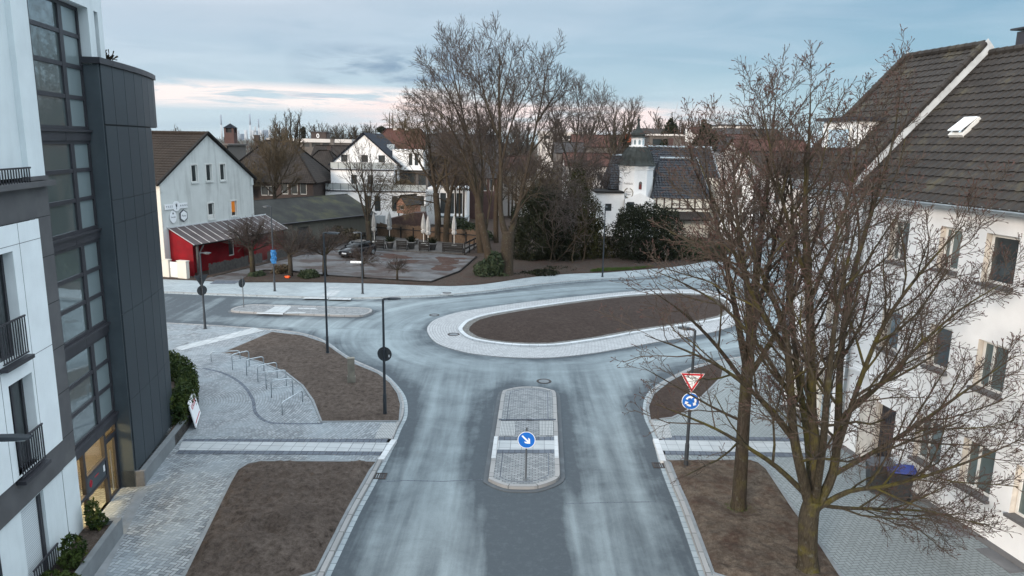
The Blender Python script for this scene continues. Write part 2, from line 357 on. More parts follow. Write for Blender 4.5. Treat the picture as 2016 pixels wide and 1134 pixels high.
    m['pub'] = render_mat('stained_pub_render', (.60, .62, .60), (.27, .28, .265), .6)
    m['cream'] = render_mat('cream_render', (.66, .62, .54), (.45, .42, .36), .3)
    m['red'] = plain('pub_red_paint', (.21, .009, .014), .85, var=.22, scale=1.0, dirt=(.12, .02, .02), spec=.15)
    m['redwood'] = plain('dark_red_brick', (.17, .03, .028), .85, var=.3, scale=2.5)
    m['timber'] = plain('dark_timber', (.06, .04, .035), .8)
    m['rust'] = plain('rusty_planks', (.065, .036, .03), .85, var=.3, scale=3)
    m['lean'] = plain('lean_to_sheet', (.085, .066, .066), .75, 0, .35, .7)
    m['batten'] = plain('pale_batten', (.45, .44, .43), .6)
    m['wood'] = plain('grey_wood', (.085, .078, .073), .85, var=.3, scale=4)
    m['woodd'] = plain('dark_wood', (.024, .022, .021), .9, var=.3, scale=4, spec=.15)
    m['reed'] = plain('reed_mat', (.085, .055, .035), .9, var=.35, scale=6)
    m['shed'] = render_mat('grey_shed_wall', (.15, .142, .12), (.11, .11, .09), .6)
    m['felt'] = plain('roof_felt', (.050, .050, .047), .9, var=.25, scale=.5, dirt=(.115, .115, .042), dscale=.25, spec=.1)
    m['villa'] = render_mat('villa_white', (.84, .83, .82), (.7, .68, .66), .08)
    m['tower'] = render_mat('tower_white', (.82, .81, .80), (.6, .58, .55), .2)
    m['slate'] = plain('blue_slate', (.045, .055, .075), .5, var=.2)
    m['copper'] = plain('weathered_dome_metal', (.042, .046, .044), .9, 0, .3, 1.6, dirt=(.085, .095, .09), dscale=1.5, spec=.08)
    m['brick'] = courses('dark_brick', .25, .08, (.055, .035, .03), (.04, .027, .024), (.09, .08, .075), use_uv=True)
    m['brick_r'] = courses('red_brick', .25, .08, (.10, .047, .040), (.075, .036, .032), (.10, .08, .075), use_uv=True)
    m['r_brown'] = roof_uv_mat('roof_brown', (.028, .023, .020), (.042, .034, .03), .85, spec=.15)
    m['r_red'] = roof_uv_mat('roof_red', (.075, .034, .027), (.10, .046, .036), .85, spec=.15)
    m['r_orange'] = roof_uv_mat('roof_orange', (.42, .085, .035), (.5, .11, .045), .85, spec=.15)
    m['r_grey'] = roof_uv_mat('roof_grey', (.045, .042, .042), (.066, .062, .062), .85, spec=.15)
    m['r_dark'] = roof_uv_mat('roof_dark', (.012, .015, .024), (.022, .027, .04), .8, spec=.15)
    m['far_white'] = plain('far_white_wall', (.62, .58, .55), .9, var=.05)
    m['far_grey'] = plain('far_grey_wall', (.12, .105, .095), .9, var=.1)
    m['plant'] = plain('power_plant_pale', (.42, .43, .45), .9, var=.06, scale=.01)
    m['plant_b'] = plain('power_plant_blue', (.24, .27, .33), .9, var=.1, scale=.01)
    m['carpaint'] = plain('black_car_paint', (.012, .012, .016), .18, .3, .05, spec=.6)
    m['carsilver'] = plain('silver_car_paint', (.42, .45, .48), .3, .5, .05)
    m['carglass'] = plain('car_glass', (.012, .014, .016), .12, spec=.35)
    m['tyre'] = plain('tyre_rubber', (.015, .015, .015), .9)
    m['parasol'] = plain('grey_parasol_cloth', (.36, .36, .355), .9, var=.15)
    m['pot'] = plain('grey_pot', (.17, .165, .16), .8, var=.1)
    m['brickpink'] = plain('playhouse_front', (.40, .20, .13), .85, var=.15)
    m['tarp'] = plain('blue_tarp', (.02, .15, .36), .55, var=.25, scale=6)
    m['orange'] = plain('orange_bag', (.85, .10, .01), .5, var=.1)
    m['orange_lit'] = emis('orange_lit_window', (.70, .25, .03), .36)
    m['warm'] = emis('warm_lamp', (1.0, .70, .34), 34.0)
    m['lobby_f'] = plain('lobby_floor', (.5, .4, .26), .5, var=.08)
    m['lobby_w'] = plain('lobby_wall', (.55, .5, .42), .8, var=.05)
    m['letters'] = plain('dark_letters', (.05, .06, .075), .6)
    m['letters_r'] = plain('red_letters', (.45, .02, .04), .6)
    m['pebble'] = courses('pebble_ring', .1, .08, (.30, .29, .27), (.16, .155, .145), (.06, .055, .05), use_uv=False)
make_mats()

# ------------------------------------------------------------------ objects
BASE = {}
class MB:
    def __init__(s): s.v = []; s.f = []; s.m = []; s.uv = {}
    def face(s, pts, mi=0, uv=None):
        i = len(s.v); s.v.extend(tuple(p) for p in pts); s.f.append(tuple(range(i, i + len(pts)))); s.m.append(mi)
        if uv: s.uv[len(s.f) - 1] = uv
    def box(s, T, a0, a1, b0, b1, c0, c1, mi=0):
        i = len(s.v)
        for c in (c0, c1):
            for a, b in ((a0, b0), (a1, b0), (a1, b1), (a0, b1)): s.v.append(tuple(T(a, b, c)))
        la, lb, lc = abs(a1 - a0), abs(b1 - b0), abs(c1 - c0)
        for f, (x, y) in (((0, 3, 2, 1), (lb, la)), ((4, 5, 6, 7), (la, lb)), ((0, 1, 5, 4), (la, lc)), ((1, 2, 6, 5), (lb, lc)), ((2, 3, 7, 6), (la, lc)), ((3, 0, 4, 7), (lb, lc))):
            s.f.append(tuple(i + q for q in f)); s.m.append(mi)
            if f[0] == 0 and f[1] == 3: s.uv[len(s.f) - 1] = [(0, 0), (0, y if False else lb), (la, lb), (la, 0)]
            else: s.uv[len(s.f) - 1] = [(0, 0), (x, 0), (x, y), (0, y)]
    def prism(s, poly, z0, z1, mi=0):
        n = len(poly); i = len(s.v)
        s.v += [(p[0], p[1], z0) for p in poly] + [(p[0], p[1], z1) for p in poly]
        s.f.append(tuple(i + n + k for k in range(n))); s.m.append(mi)
        s.f.append(tuple(i + n - 1 - k for k in range(n))); s.m.append(mi)
        for k in range(n):
            q = (k + 1) % n; s.f.append((i + k, i + q, i + n + q, i + n + k)); s.m.append(mi)
    def tube(s, pts, rad, n=8, mi=0, cap=True):
        pts = [Vector(p) for p in pts]
        if not isinstance(rad, (list, tuple)): rad = [rad] * len(pts)
        i0 = len(s.v); d = (pts[1] - pts[0]).normalized()
        a = d.orthogonal().normalized()
        for k, p in enumerate(pts):
            if k < len(pts) - 1: dn = (pts[k + 1] - p).normalized()
            if 0 < k < len(pts) - 1: t = (dn + d).normalized()
            else: t = dn
            d = dn
            a = (a - t * a.dot(t)).normalized(); b = t.cross(a)
            for q in range(n):
                an = 2 * math.pi * q / n; o = (a * math.cos(an) + b * math.sin(an)) * rad[k]; s.v.append((p.x + o.x, p.y + o.y, p.z + o.z))
        for k in range(len(pts) - 1):
            for q in range(n):
                x = i0 + k * n + q; y = i0 + k * n + (q + 1) % n; s.f.append((x, y, y + n, x + n)); s.m.append(mi)
        if cap:
            s.f.append(tuple(i0 + q for q in range(n))[::-1]); s.m.append(mi)
            e = i0 + (len(pts) - 1) * n; s.f.append(tuple(e + q for q in range(n))); s.m.append(mi)
    def lathe(s, prof, n=24, c=(0, 0, 0), mi=0, a0=0.0):
        i0 = len(s.v)
        for r, z in prof:
            for q in range(n): an = a0 + 2 * math.pi * q / n; s.v.append((c[0] + r * math.cos(an), c[1] + r * math.sin(an), c[2] + z))
        for k in range(len(prof) - 1):
            for q in range(n):
                x = i0 + k * n + q; y = i0 + k * n + (q + 1) % n; s.f.append((x, y, y + n, x + n)); s.m.append(mi)
        s.f.append(tuple(i0 + q for q in range(n))[::-1]); s.m.append(mi)
        e = i0 + (len(prof) - 1) * n; s.f.append(tuple(e + q for q in range(n))); s.m.append(mi)
    def build(s, name, mats, parent=None, smooth=False, base=None, z=0):
        if not isinstance(mats, (list, tuple)): mats = [mats]
        me = bpy.data.meshes.new(name); o = bpy.data.objects.new(name, me); COL.objects.link(o)
        if parent is not None: b = BASE.get(parent.name, (0, 0, 0)); o.parent = parent
        else: b = base or (0, 0, 0); o.location = b
        BASE[o.name] = b
        vs = s.v if b == (0, 0, 0) else [(x - b[0], y - b[1], zz - b[2]) for x, y, zz in s.v]
        me.from_pydata(vs, [], s.f)
        for m in mats: me.materials.append(MT[m] if isinstance(m, str) else m)
        if len(mats) > 1: me.polygons.foreach_set('material_index', s.m)
        if s.uv:
            ul = me.uv_layers.new(name='UVMap')
            for pi, uvs in s.uv.items():
                p = me.polygons[pi]
                for li, q in zip(p.loop_indices, uvs): ul.data[li].uv = q
        if smooth: me.polygons.foreach_set('use_smooth', [True] * len(s.f))
        me.update(); return o
def tag(o, label=None, cat=None, group=None, kind=None):
    if label: o['label'] = label
    if cat: o['category'] = cat
    if group: o['group'] = group
    if kind: o['kind'] = kind
    return o
def empty(name, loc, label, cat, group=None, rz=0.0):
    o = bpy.data.objects.new(name, None); COL.objects.link(o); o.location = loc; o.rotation_euler = (0, 0, rz); o.empty_display_size = .2
    BASE[o.name] = tuple(loc); return tag(o, label, cat, group)
def origin_empty(name, label, cat, group=None):       # parts are modelled round the origin, then the empty is moved
    return empty(name, (0, 0, 0), label, cat, group)
def copy_tree(o, parent=None):
    c = o.copy(); COL.objects.link(c)
    if parent is not None: c.parent = parent
    for ch in list(o.children): copy_tree(ch, c)
    return c
def struct(o): o['kind'] = 'structure'; return o
def place(o, loc, rz=0.0, s=1.0, label=None, group=None):
    o.location = loc; o.rotation_euler = (0, 0, rz); o.scale = (s, s, s) if not isinstance(s, tuple) else s
    if label: o['label'] = label
    if group: o['group'] = group
    return o
ID = lambda a, b, c: (a, b, c)
class Frame:
    """s runs along a facade, n out of it towards the street, z up"""
    def __init__(f, p, along, out): f.p, f.a, f.o = p, along, out
    def __call__(f, s, n, z): return (f.p[0] + f.a[0] * s + f.o[0] * n, f.p[1] + f.a[1] * s + f.o[1] * n, z)
def facade(mb, F, s0, s1, z0, top, op=(), n=0.0, depth=.18, mi=0, rmi=None):
    """wall sheet with openings (sa,sb,za,zb) and their reveals; top = height, or knots [(s,z),...]"""
    if not isinstance(top, list): top = [(s0, top), (s1, top)]
    def tz(s):
        for (a, za), (b, zb) in zip(top, top[1:]):
            if a <= s <= b: return za + (zb - za) * (s - a) / max(b - a, 1e-9)
        return top[-1][1]
    ks = sorted({s0, s1, *[k for k, _ in top], *[x for o in op for x in o[:2]]}); ks = [k for k in ks if s0 <= k <= s1]
    for a, b in zip(ks, ks[1:]):
        cover = sorted((o[2], o[3]) for o in op if o[0] <= a + 1e-6 and o[1] >= b - 1e-6); z = z0
        for za, zb in cover:
            if za > z + 1e-6: mb.face([F(a, n, z), F(b, n, z), F(b, n, za), F(a, n, za)], mi, [(a, z), (b, z), (b, za), (a, za)])
            z = zb
        ta, tb = tz(a), tz(b)
        if max(ta, tb) > z + 1e-6:
            mb.face([F(a, n, z), F(b, n, z), F(b, n, tb), F(a, n, ta)], mi, [(a, z), (b, z), (b, tb), (a, ta)])
    rmi = mi if rmi is None else rmi
    for sa, sb, za, zb in op:
        c = [(sa, za), (sb, za), (sb, zb), (sa, zb)]
        for (x, y), (x2, y2) in zip(c, c[1:] + c[:1]): mb.face([F(x, n, y), F(x2, n, y2), F(x2, n - depth, y2), F(x, n - depth, y)], rmi)
def window(par, F, o, n, fm='pvc', gm='glass', fw=.07, mull=(), trans=(), sill=None, name='window', sm='sill', sd=.12, lab=None):
    sa, sb, za, zb = o; m = MB(); t = .05
    m.box(F, sa, sb, n - t, n, za, za + fw); m.box(F, sa, sb, n - t, n, zb - fw, zb)
    m.box(F, sa, sa + fw, n - t, n, za + fw, zb - fw); m.box(F, sb - fw, sb, n - t, n, za + fw, zb - fw)
    for x in mull: m.box(F, x - fw * .5, x + fw * .5, n - t, n - .004, za + fw, zb - fw)
    for x in trans: m.box(F, sa + fw, sb - fw, n - t, n - .008, x - fw * .4, x + fw * .4)
    f = m.build(name, fm, par)
    if lab: f['label'] = lab
    p = MB(); p.face([F(sa + .01, n - .03, za + .01), F(sb - .01, n - .03, za + .01), F(sb - .01, n - .03, zb - .01), F(sa + .01, n - .03, zb - .01)]); p.build('pane', gm, f)
    if sill:
        q = MB(); q.box(F, sa - .06, sb + .06, n - .02, sill + sd, za - .09, za - .004); q.build('sill', sm, f)
    return f
def text(s, size, F, s_, n_, z_, par, mat, name='lettering', ext=.004, italic=0.0, dirf=None):
    cu = bpy.data.curves.new(name, 'FONT'); cu.body = s; cu.size = size; cu.align_x = 'CENTER'; cu.align_y = 'CENTER'; cu.extrude = ext; cu.shear = italic
    o = bpy.data.objects.new(name, cu); COL.objects.link(o); bpy.context.view_layer.update()
    me = bpy.data.meshes.new_from_object(o.evaluated_get(bpy.context.evaluated_depsgraph_get())); bpy.data.objects.remove(o)
    m = MB(); dirf = dirf or (lambda x, y: (x, y))
    m.v = [F(s_ + dirf(v.co.x, v.co.y)[0], n_ + v.co.z, z_ + dirf(v.co.x, v.co.y)[1]) for v in me.vertices]; m.f = [tuple(p.vertices) for p in me.polygons]; m.m = [0] * len(m.f)
    return m.build(name, mat, par)
def smooth_line(pts, n=4, closed=False):
    P = [Vector((*p[:2], 0)) for p in pts]; out = []; k = len(P)
    for i in range(k if closed else k - 1):
        p1, p2 = P[i], P[(i + 1) % k]
        p0 = P[i - 1] if (closed or i > 0) else p1 * 2 - p2
        p3 = P[(i + 2) % k] if (closed or i + 2 < k) else p2 * 2 - p1
        for j in range(n):
            t = j / n; out.append((0.5 * ((2 * p1) + (p2 - p0) * t + (2 * p0 - 5 * p1 + 4 * p2 - p3) * t * t + (3 * p1 - p0 - 3 * p2 + p3) * t ** 3))[:2])
    if not closed: out.append(tuple(P[-1][:2]))
    return [tuple(p) for p in out]
def offset(pts, d, closed=False):
    n = len(pts); out = []
    for i, p in enumerate(pts):
        a = pts[i - 1] if (closed or i > 0) else p; b = pts[(i + 1) % n] if (closed or i < n - 1) else p
        t = Vector((b[0] - a[0], b[1] - a[1])).normalized(); out.append((p[0] + t.y * d, p[1] - t.x * d))
    return out
def ribbon(mb, pts, d0, d1, z0, z1, closed=False, mi=0):
    """a strip between offsets d0 and d1 (right of travel positive) with sides"""
    A, B = offset(pts, d0, closed), offset(pts, d1, closed); n = len(pts); u = 0.0
    for i in range(n if closed else n - 1):
        j = (i + 1) % n; l = math.dist(pts[i], pts[j])
        mb.face([(*A[i], z1), (*A[j], z1), (*B[j], z1), (*B[i], z1)], mi, [(u, 0), (u + l, 0), (u + l, abs(d1 - d0)), (u, abs(d1 - d0))])
        for Q in (A, B): mb.face([(*Q[i], z0), (*Q[j], z0), (*Q[j], z1), (*Q[i], z1)], mi, [(u, 0), (u + l, 0), (u + l, .1), (u, .1)])
        u += l
    if not closed:
        for i in (0, -1): mb.face([(*A[i], z0), (*B[i], z0), (*B[i], z1), (*A[i], z1)], mi)
def hull(P):
    P = sorted(set(P)); lo, hi = [], []
    for L, Q in ((lo, P), (hi, P[::-1])):
        for p in Q:
            while len(L) > 1 and (L[-1][0] - L[-2][0]) * (p[1] - L[-2][1]) - (L[-1][1] - L[-2][1]) * (p[0] - L[-2][0]) <= 0: L.pop()
            L.append(p)
    return lo[:-1] + hi[:-1]
def even_loop(L, step):
    L = L + [L[0]]; ds = np.cumsum([0] + [math.dist(a, b) for a, b in zip(L, L[1:])]); n = int(ds[-1] / step)
    return [tuple(float(np.interp(t, ds, [p[k] for p in L])) for k in (0, 1)) for t in np.linspace(0, ds[-1], n, endpoint=False)]
def inside(p, poly):
    c = False; x, y = p; j = len(poly) - 1
    for i in range(len(poly)):
        xi, yi = poly[i]; xj, yj = poly[j]
        if (yi > y) != (yj > y) and x < (xj - xi) * (y - yi) / (yj - yi) + xi: c = not c
        j = i
    return c
def pdist(P, line, closed=False):
    """numpy distance of points P (n,2) to a polyline"""
    P = np.asarray(P); best = np.full(len(P), 1e9); L = list(line) + ([line[0]] if closed else [])
    for a, b in zip(L, L[1:]):
        a = np.array(a); b = np.array(b); ab = b - a; t = np.clip(((P - a) @ ab) / max(ab @ ab, 1e-9), 0, 1)
        best = np.minimum(best, np.hypot(*(P - a - t[:, None] * ab).T))
    return best
def soil_bed(name, poly, step, zfun, z0, mat, seed=1):
    rnd = random.Random(seed); xs = [p[0] for p in poly]; ys = [p[1] for p in poly]; pts = [Vector(p) for p in poly]; nb = len(pts)
    x = min(xs)
    while x < max(xs):
        y = min(ys)
        while y < max(ys):
            q = (x + rnd.uniform(-.3, .3) * step, y + rnd.uniform(-.3, .3) * step)
            if inside(q, poly): pts.append(Vector(q))
            y += step
        x += step
    d = pdist([tuple(p) for p in pts], poly, True)
    pts = pts[:nb] + [p for p, dd in zip(pts[nb:], d[nb:]) if dd > step * .4]; d = list(d[:nb]) + [dd for dd in d[nb:] if dd > step * .4]
    r = delaunay_2d_cdt(pts, [(i, (i + 1) % nb) for i in range(nb)], [], 1, 1e-4)
    dd = pdist([tuple(p) for p in r[0]], poly, True)
    m = MB(); m.v = [(p.x, p.y, z0 + zfun(p.x, p.y, e)) for p, e in zip(r[0], dd)]; m.f = [tuple(f) for f in r[2]]; m.m = [0] * len(m.f)
    return struct(m.build(name, mat, smooth=True))
def fbm(x, y, s, o=4): return mnoise.fractal(Vector((x * s, y * s, 3.7)), 1.0, 2.0, o)
# ------------------------------------------------------------------ the ground, roads and pavements
HP = .10     # pavement level above the road
LC = smooth_line(gl([(651, 1134), (707, 1014), (740, 952), (776, 880), (790, 846), (802, 819), (801, 789), (790, 768), (767, 743), (744, 729), (703, 711), (675, 695), (652, 678), (629, 666), (595, 657), (560, 652), (510, 648), (469, 645), (423, 642), (330, 637)], .0), 4)
a, b = Vector(LC[0]), Vector(LC[4]); LC = [tuple(a + (a - b).normalized() * 10)] + LC + [(LC[-1][0] - 45, LC[-1][1] + 2.5)]
RC = smooth_line(gl([(1376, 1134), (1333, 1007), (1313, 957), (1294, 903), (1284, 859), (1268, 823), (1266, 795), (1277, 771), (1303, 751), (1334, 735), (1370, 720), (1421, 709), (1480, 698), (1535, 676), (1562, 640), (1570, 600), (1562, 556), (1548, 510), (1535, 470)], .0), 4)
a, b = Vector(RC[0]), Vector(RC[4]); RC = [tuple(a + (a - b).normalized() * 10)] + RC
FC = [(-70, 51.0)] + smooth_line(gl([(325, 578), (450, 583), (600, 588), (700, 590), (850, 585), (950, 577), (1058, 563), (1171, 553), (1250, 549), (1330, 540), (1400, 528), (1440, 514), (1470, 492), (1488, 465)], .0), 4)
FE = [(-70, 58.5)] + smooth_line(gl([(325, 550), (400, 553), (470, 556), (600, 556), (720, 558), (860, 563), (920, 562), (964, 558), (1053, 545), (1127, 539), (1189, 537), (1240, 533), (1330, 525), (1400, 512), (1440, 496), (1460, 475)], HP), 4)
ROUT = smooth_line(gl([(841, 653), (844, 640), (860, 628), (898, 616), (944, 608), (1035, 595), (1127, 585), (1218, 576), (1290, 571), (1370, 570), (1430, 577), (1466, 592), (1478, 612), (1462, 634), (1410, 652), (1350, 664), (1290, 674), (1241, 683), (1172, 695), (1104, 703), (1058, 705), (1008, 704), (967, 701), (921, 695), (876, 683), (853, 671)], .03), 4, True)
RIN = smooth_line(gl([(903, 652), (908, 641), (922, 631), (958, 620), (1035, 607), (1127, 594), (1218, 583), (1290, 578), (1360, 578), (1410, 584), (1438, 596), (1446, 612), (1430, 626), (1380, 637), (1320, 646), (1257, 656), (1204, 666), (1147, 675), (1088, 682), (1022, 682), (962, 676), (922, 667)], .08), 4, True)
REF = smooth_line(gl([(980, 777), (992, 769), (1019, 763), (1060, 763), (1088, 769), (1102, 778), (1104, 832), (1111, 923), (1111, 944), (1095, 956), (1060, 967), (1028, 968), (992, 966), (957, 952), (952, 942), (960, 900), (971, 832)], .04), 4, True)
REF2 = smooth_line(gl([(449, 612), (463, 606), (495, 601), (545, 602), (631, 605), (717, 607), (738, 612), (730, 620), (705, 625), (631, 623), (557, 621), (483, 618), (456, 616)], .04), 4, True)

def ground():
    m = MB(); m.face([(-9000, -200, -.06), (9000, -200, -.06), (9000, 16000, -.06), (-9000, 16000, -.06)]); struct(m.build('ground', 'land'))
    # asphalt sheet with its wear: distances stored per point
    st = .4; xs = np.arange(-70, 46, st); ys = np.arange(4, 84, st); X, Y = np.meshgrid(xs, ys); P = np.c_[X.ravel(), Y.ravel()]
    c0, c1 = np.array((1.2, 42.5)), np.array((9.5, 47.0)); ab = c1 - c0; t = np.clip(((P - c0) @ ab) / (ab @ ab), 0, 1); rel = P - c0 - t[:, None] * ab
    rd = np.hypot(*rel.T); ang = np.arctan2(rel[:, 1], rel[:, 0])
    far = np.clip((P[:, 1] - 33.5) / 4, 0, 1) * np.clip((P[:, 0] + 20) / 8, 0, 1)
    kd = np.minimum.reduce([pdist(P, LC), pdist(P, RC), pdist(P, FC), pdist(P, REF, True) * .8, pdist(P, REF2, True), pdist(P, ROUT, True)])
    px0, px1 = g(950, 1000)[0], g(1110, 1000)[0]
    patch = np.clip((P[:, 0] - px0) / .5, 0, 1) * np.clip((px1 - P[:, 0]) / .25, 0, 1) * np.clip((22.5 - P[:, 1]) / .7, 0, 1)
    patch = np.maximum(patch, .55 * np.clip((P[:, 0] + 45) / 5, 0, 1) * np.clip((-16 - P[:, 0]) / 6, 0, 1))
    nx = len(xs); m = MB(); m.v = [(x, y, .004) for x, y in P]
    m.f = [(r * nx + c, r * nx + c + 1, (r + 1) * nx + c + 1, (r + 1) * nx + c) for r in range(len(ys) - 1) for c in range(nx - 1)]; m.m = [0] * len(m.f)
    o = struct(m.build('road', 'asphalt'))
    for nm, vec in (('flow', np.c_[rd, ang * 7, far]), ('kerb', np.c_[kd, patch, kd * 0])):
        at = o.data.attributes.new(nm, 'FLOAT_VECTOR', 'POINT'); at.data.foreach_set('vector', vec.astype(np.float32).ravel())
    # pavements
    lp = LC + [(-75, 5), (LC[0][0], 5)]
    m = MB(); m.prism(offset(LC, -.30) + [(-75, LC[-1][1]), (-75, 4), (LC[0][0] - .3, 4)], -.05, HP); struct(m.build('pavement', 'herr_l'))
    m = MB(); m.prism(offset(RC, .30) + [(30, RC[-1][1]), (30, 4), (RC[0][0] + .3, 4)], -.05, HP); struct(m.build('pavement', 'herr_r'))
    m = MB(); m.prism(offset(FC, -.12) + FE[::-1], -.05, HP); struct(m.build('pavement', 'rows_f'))
    # curved rows of blocks round the cycle stands: uv follows an arc
    C = Vector(g(330, 800, HP)); poly = gl([(355, 868), (770, 868), (785, 834), (640, 832), (560, 700), (470, 655), (400, 655), (330, 690), (330, 760)], HP)
    m = MB(); s = .5; x0 = min(p[0] for p in poly); y0 = min(p[1] for p in poly)
    for i in range(60):
        for j in range(60):
            q = [(x0 + (i + a) * s, y0 + (j + b) * s) for a, b in ((0, 0), (1, 0), (1, 1), (0, 1))]
            if all(inside(p, poly) for p in q):
                uv = [(math.atan2(p[1] - C.y, p[0] - C.x) * 6.5, math.hypot(p[0] - C.x, p[1] - C.y)) for p in q]; m.face([(*p, HP + .004) for p in q], 0, uv)
    struct(m.build('pavement', 'rows_l'))
    m = MB(); arc = smooth_line(gl([(400, 725), (440, 735), (475, 755), (497, 785), (503, 812), (525, 830), (560, 834), (635, 834)], HP), 5); ribbon(m, arc, -.07, .07, HP, HP + .008); struct(m.build('paving_edge', 'band'))
    # verge and car park beyond the far pavement
    m = MB(); m.prism(FE + [(60, 90), (60, 130), (-110, 130), (-110, 58.5)], -.04, .09); struct(m.build('verge', 'verge'))
    park = gl([(400, 552), (425, 540), (470, 528), (530, 507), (600, 490), (680, 478), (735, 492), (905, 502), (938, 505), (905, 535), (848, 556), (780, 552), (640, 543), (560, 532), (520, 532), (490, 540), (470, 554)], .1)
    m = MB(); m.prism(park, 0, .105); struct(m.build('car_park', 'parking'))
    m = MB(); ribbon(m, gl([(490, 540), (520, 533), (560, 533), (640, 543), (780, 552), (848, 556), (905, 535), (938, 506)], .1), -.06, .06, .0, .2); struct(m.build('bed_edging', 'woodd'))
    m = MB(); m.face([(*p, .112) for p in gl([(425, 552), (475, 553), (462, 559), (412, 559)], .1)]); struct(m.build('drive_apron', 'band'))
    leaf = smooth_line(gl([(860, 561), (900, 540), (945, 508), (990, 500), (1100, 505), (1230, 500), (1330, 505), (1390, 506), (1330, 522), (1240, 531), (1127, 537), (1053, 543), (964, 556)], .1), 3, True)
    soil_bed('leaf_litter', leaf, .6, lambda x, y, d: min(d, 1) * (.12 + .1 * fbm(x, y, .4)), .1, 'verge', 3)
    lp2 = smooth_line(gl([(735, 497), (800, 500), (905, 505), (930, 508), (905, 530), (870, 540), (850, 535), (810, 520), (770, 527), (745, 515), (705, 510)], .1), 4, True)
    soil_bed('leaf_litter', lp2, .35, lambda x, y, d: -.03 + min(d, 1.2) * .05 * (.6 + 1.5 * fbm(x, y, .5, 4)), .105, 'litter', 6)
    gr = smooth_line(gl([(1165, 536), (1180, 531), (1240, 529), (1290, 526), (1240, 532)], .1), 3, True); m = MB(); rnd = random.Random(4)
    xs_ = [p[0] for p in gr]; ys_ = [p[1] for p in gr]
    for _ in range(9000):
        p = (rnd.uniform(min(xs_), max(xs_)), rnd.uniform(min(ys_), max(ys_)))
        if inside(p, gr): h = rnd.uniform(.1, .22); dx = rnd.uniform(-.05, .05); dy = rnd.uniform(-.05, .05); m.face([(p[0] - .02, p[1], .15), (p[0] + .02, p[1] + dy, .15), (p[0] + dx, p[1] + dy, .15 + h)])
    tag(m.build('grass', 'grass'), kind='stuff')
    m = MB(); c0 = (7.25, 20.9)
    for _ in range(420): an, rr = rnd.uniform(0, 6.28), rnd.uniform(.15, .5); px_, py_ = c0[0] + rr * math.cos(an), c0[1] + rr * math.sin(an); h = rnd.uniform(.04, .12); dx, dy = rnd.uniform(-.05, .05), rnd.uniform(-.05, .05); m.face([(px_ - .012, py_, .14), (px_ + .012, py_ + dy * .2, .14), (px_ + dx, py_ + dy, .14 + h)])
    tag(m.build('grass', 'grass'), kind='stuff')
    # terrace of the beer garden
    ter = gl([(728, 492), (915, 500), (945, 480), (945, 462), (745, 455), (728, 470)], .15); m = MB(); m.prism(ter, 0, .22); struct(m.build('terrace', 'wood'))
    # kerbs and gutters
    m = MB(); ribbon(m, LC, -.16, 0, -.02, .012); ribbon(m, RC, 0, .16, -.02, .012); ribbon(m, FC, -.14, 0, -.02, .012); struct(m.build('gutter', 'gutter'))
    m = MB(); ribbon(m, LC, -.31, -.162, -.02, HP + .012); ribbon(m, RC, .162, .31, -.02, HP + .012); ribbon(m, FC, -.28, -.142, -.02, HP + .012); struct(m.build('kerb', 'kerb'))
    m = MB()
    for a, b in (((776, 866), (750, 905)),): ribbon(m, gl([a, b], HP), -.11, .11, -.02, HP + .018)
    ribbon(m, gl([(1291, 864), (1306, 908)], HP), -.11, .11, -.02, HP + .018); struct(m.build('kerb', 'kerb_white'))
    # crossings: white slabs between dark bands
    def flat(name, mat, px, z):
        m = MB()
        for q in px: P = [g(u, v, z) for u, v in q]; m.face([(*p, z) for p in P], 0, [(p[1], p[0]) for p in P])
        struct(m.build(name, mat))
    z = HP + .012
    flat('dark_band', 'band', [[(362, 864), (774, 864), (771, 871), (358, 869)], [(352, 886), (757, 889), (753, 896), (347, 893)],
         [(1292, 857), (1600, 862), (1600, 869), (1296, 866)], [(1304, 887), (1620, 893), (1625, 901), (1308, 895)]], z)
    flat('tactile_strip', 'tact', [[(358, 869), (770, 871.5), (757, 889), (352, 886)], [(1297, 866), (1600, 870), (1615, 892), (1304, 887)], [(355, 690), (345, 684), (500, 645), (520, 651)]], z + .004)
    flat('ribbed_field', 'rib', [[(752, 833), (783, 833), (770, 863), (737, 863)], [(1284, 829), (1316, 829), (1323, 861), (1296, 864)]], z + .004)
    flat('tactile_strip', 'tact', [[(596, 588), (646, 588.5), (646, 585.5), (602, 584.5)], [(630, 583), (660, 583), (672, 571), (648, 571)], [(646, 589.5), (690, 590.5), (693, 586), (650, 585.5)], [(866, 580), (893, 580), (893, 577.5), (868, 577.5)], [(645, 567), (665, 567), (667, 565), (648, 565)]], HP + .006)
    flat('entrance_slab', 'slab', [[(225, 1052), (268, 967), (291, 964), (205, 1134), (160, 1134)]], HP + .01)
    m = MB(); ribbon(m, gl([(743, 949), (800, 946), (870, 948), (950, 944)]), -.02, .02, .0, .008); ribbon(m, gl([(1113, 992), (1180, 990), (1290, 988)]), -.015, .015, .0, .008); struct(m.build('road_seam', 'band'))
    # refuge island in front
    def refuge(line, zc):
        line = even_loop(hull(line), .25); line = line if signed(line) < 0 else line[::-1]
        m = MB(); m.prism(line, 0, .035); struct(m.build('gutter', 'gutter'))
        m = MB(); ribbon(m, offset(line, .17, True), 0, .17, .0, .14, True); struct(m.build('kerb', 'kerb'))
        m = MB(); m.prism(hull(offset(line, .34, True)), 0, .125); struct(m.build('traffic_island', 'rows'))
        if line[0][1] < 40: m = MB(); ribbon(m, offset(line, .55, True), 0, .03, .1, .1275, True); struct(m.build('paving_edge', 'band'))
    refuge(REF, 0); refuge(REF2, 0)
    z = .135
    flat('dark_band', 'band', [[(981, 860), (1090, 860), (1091, 867), (980, 867)], [(977, 885), (1092, 885), (1092, 892), (976, 892)]], z)
    flat('tactile_strip', 'tact', [[(980, 867), (1091, 867), (1092, 885), (977, 885)]], z + .004)
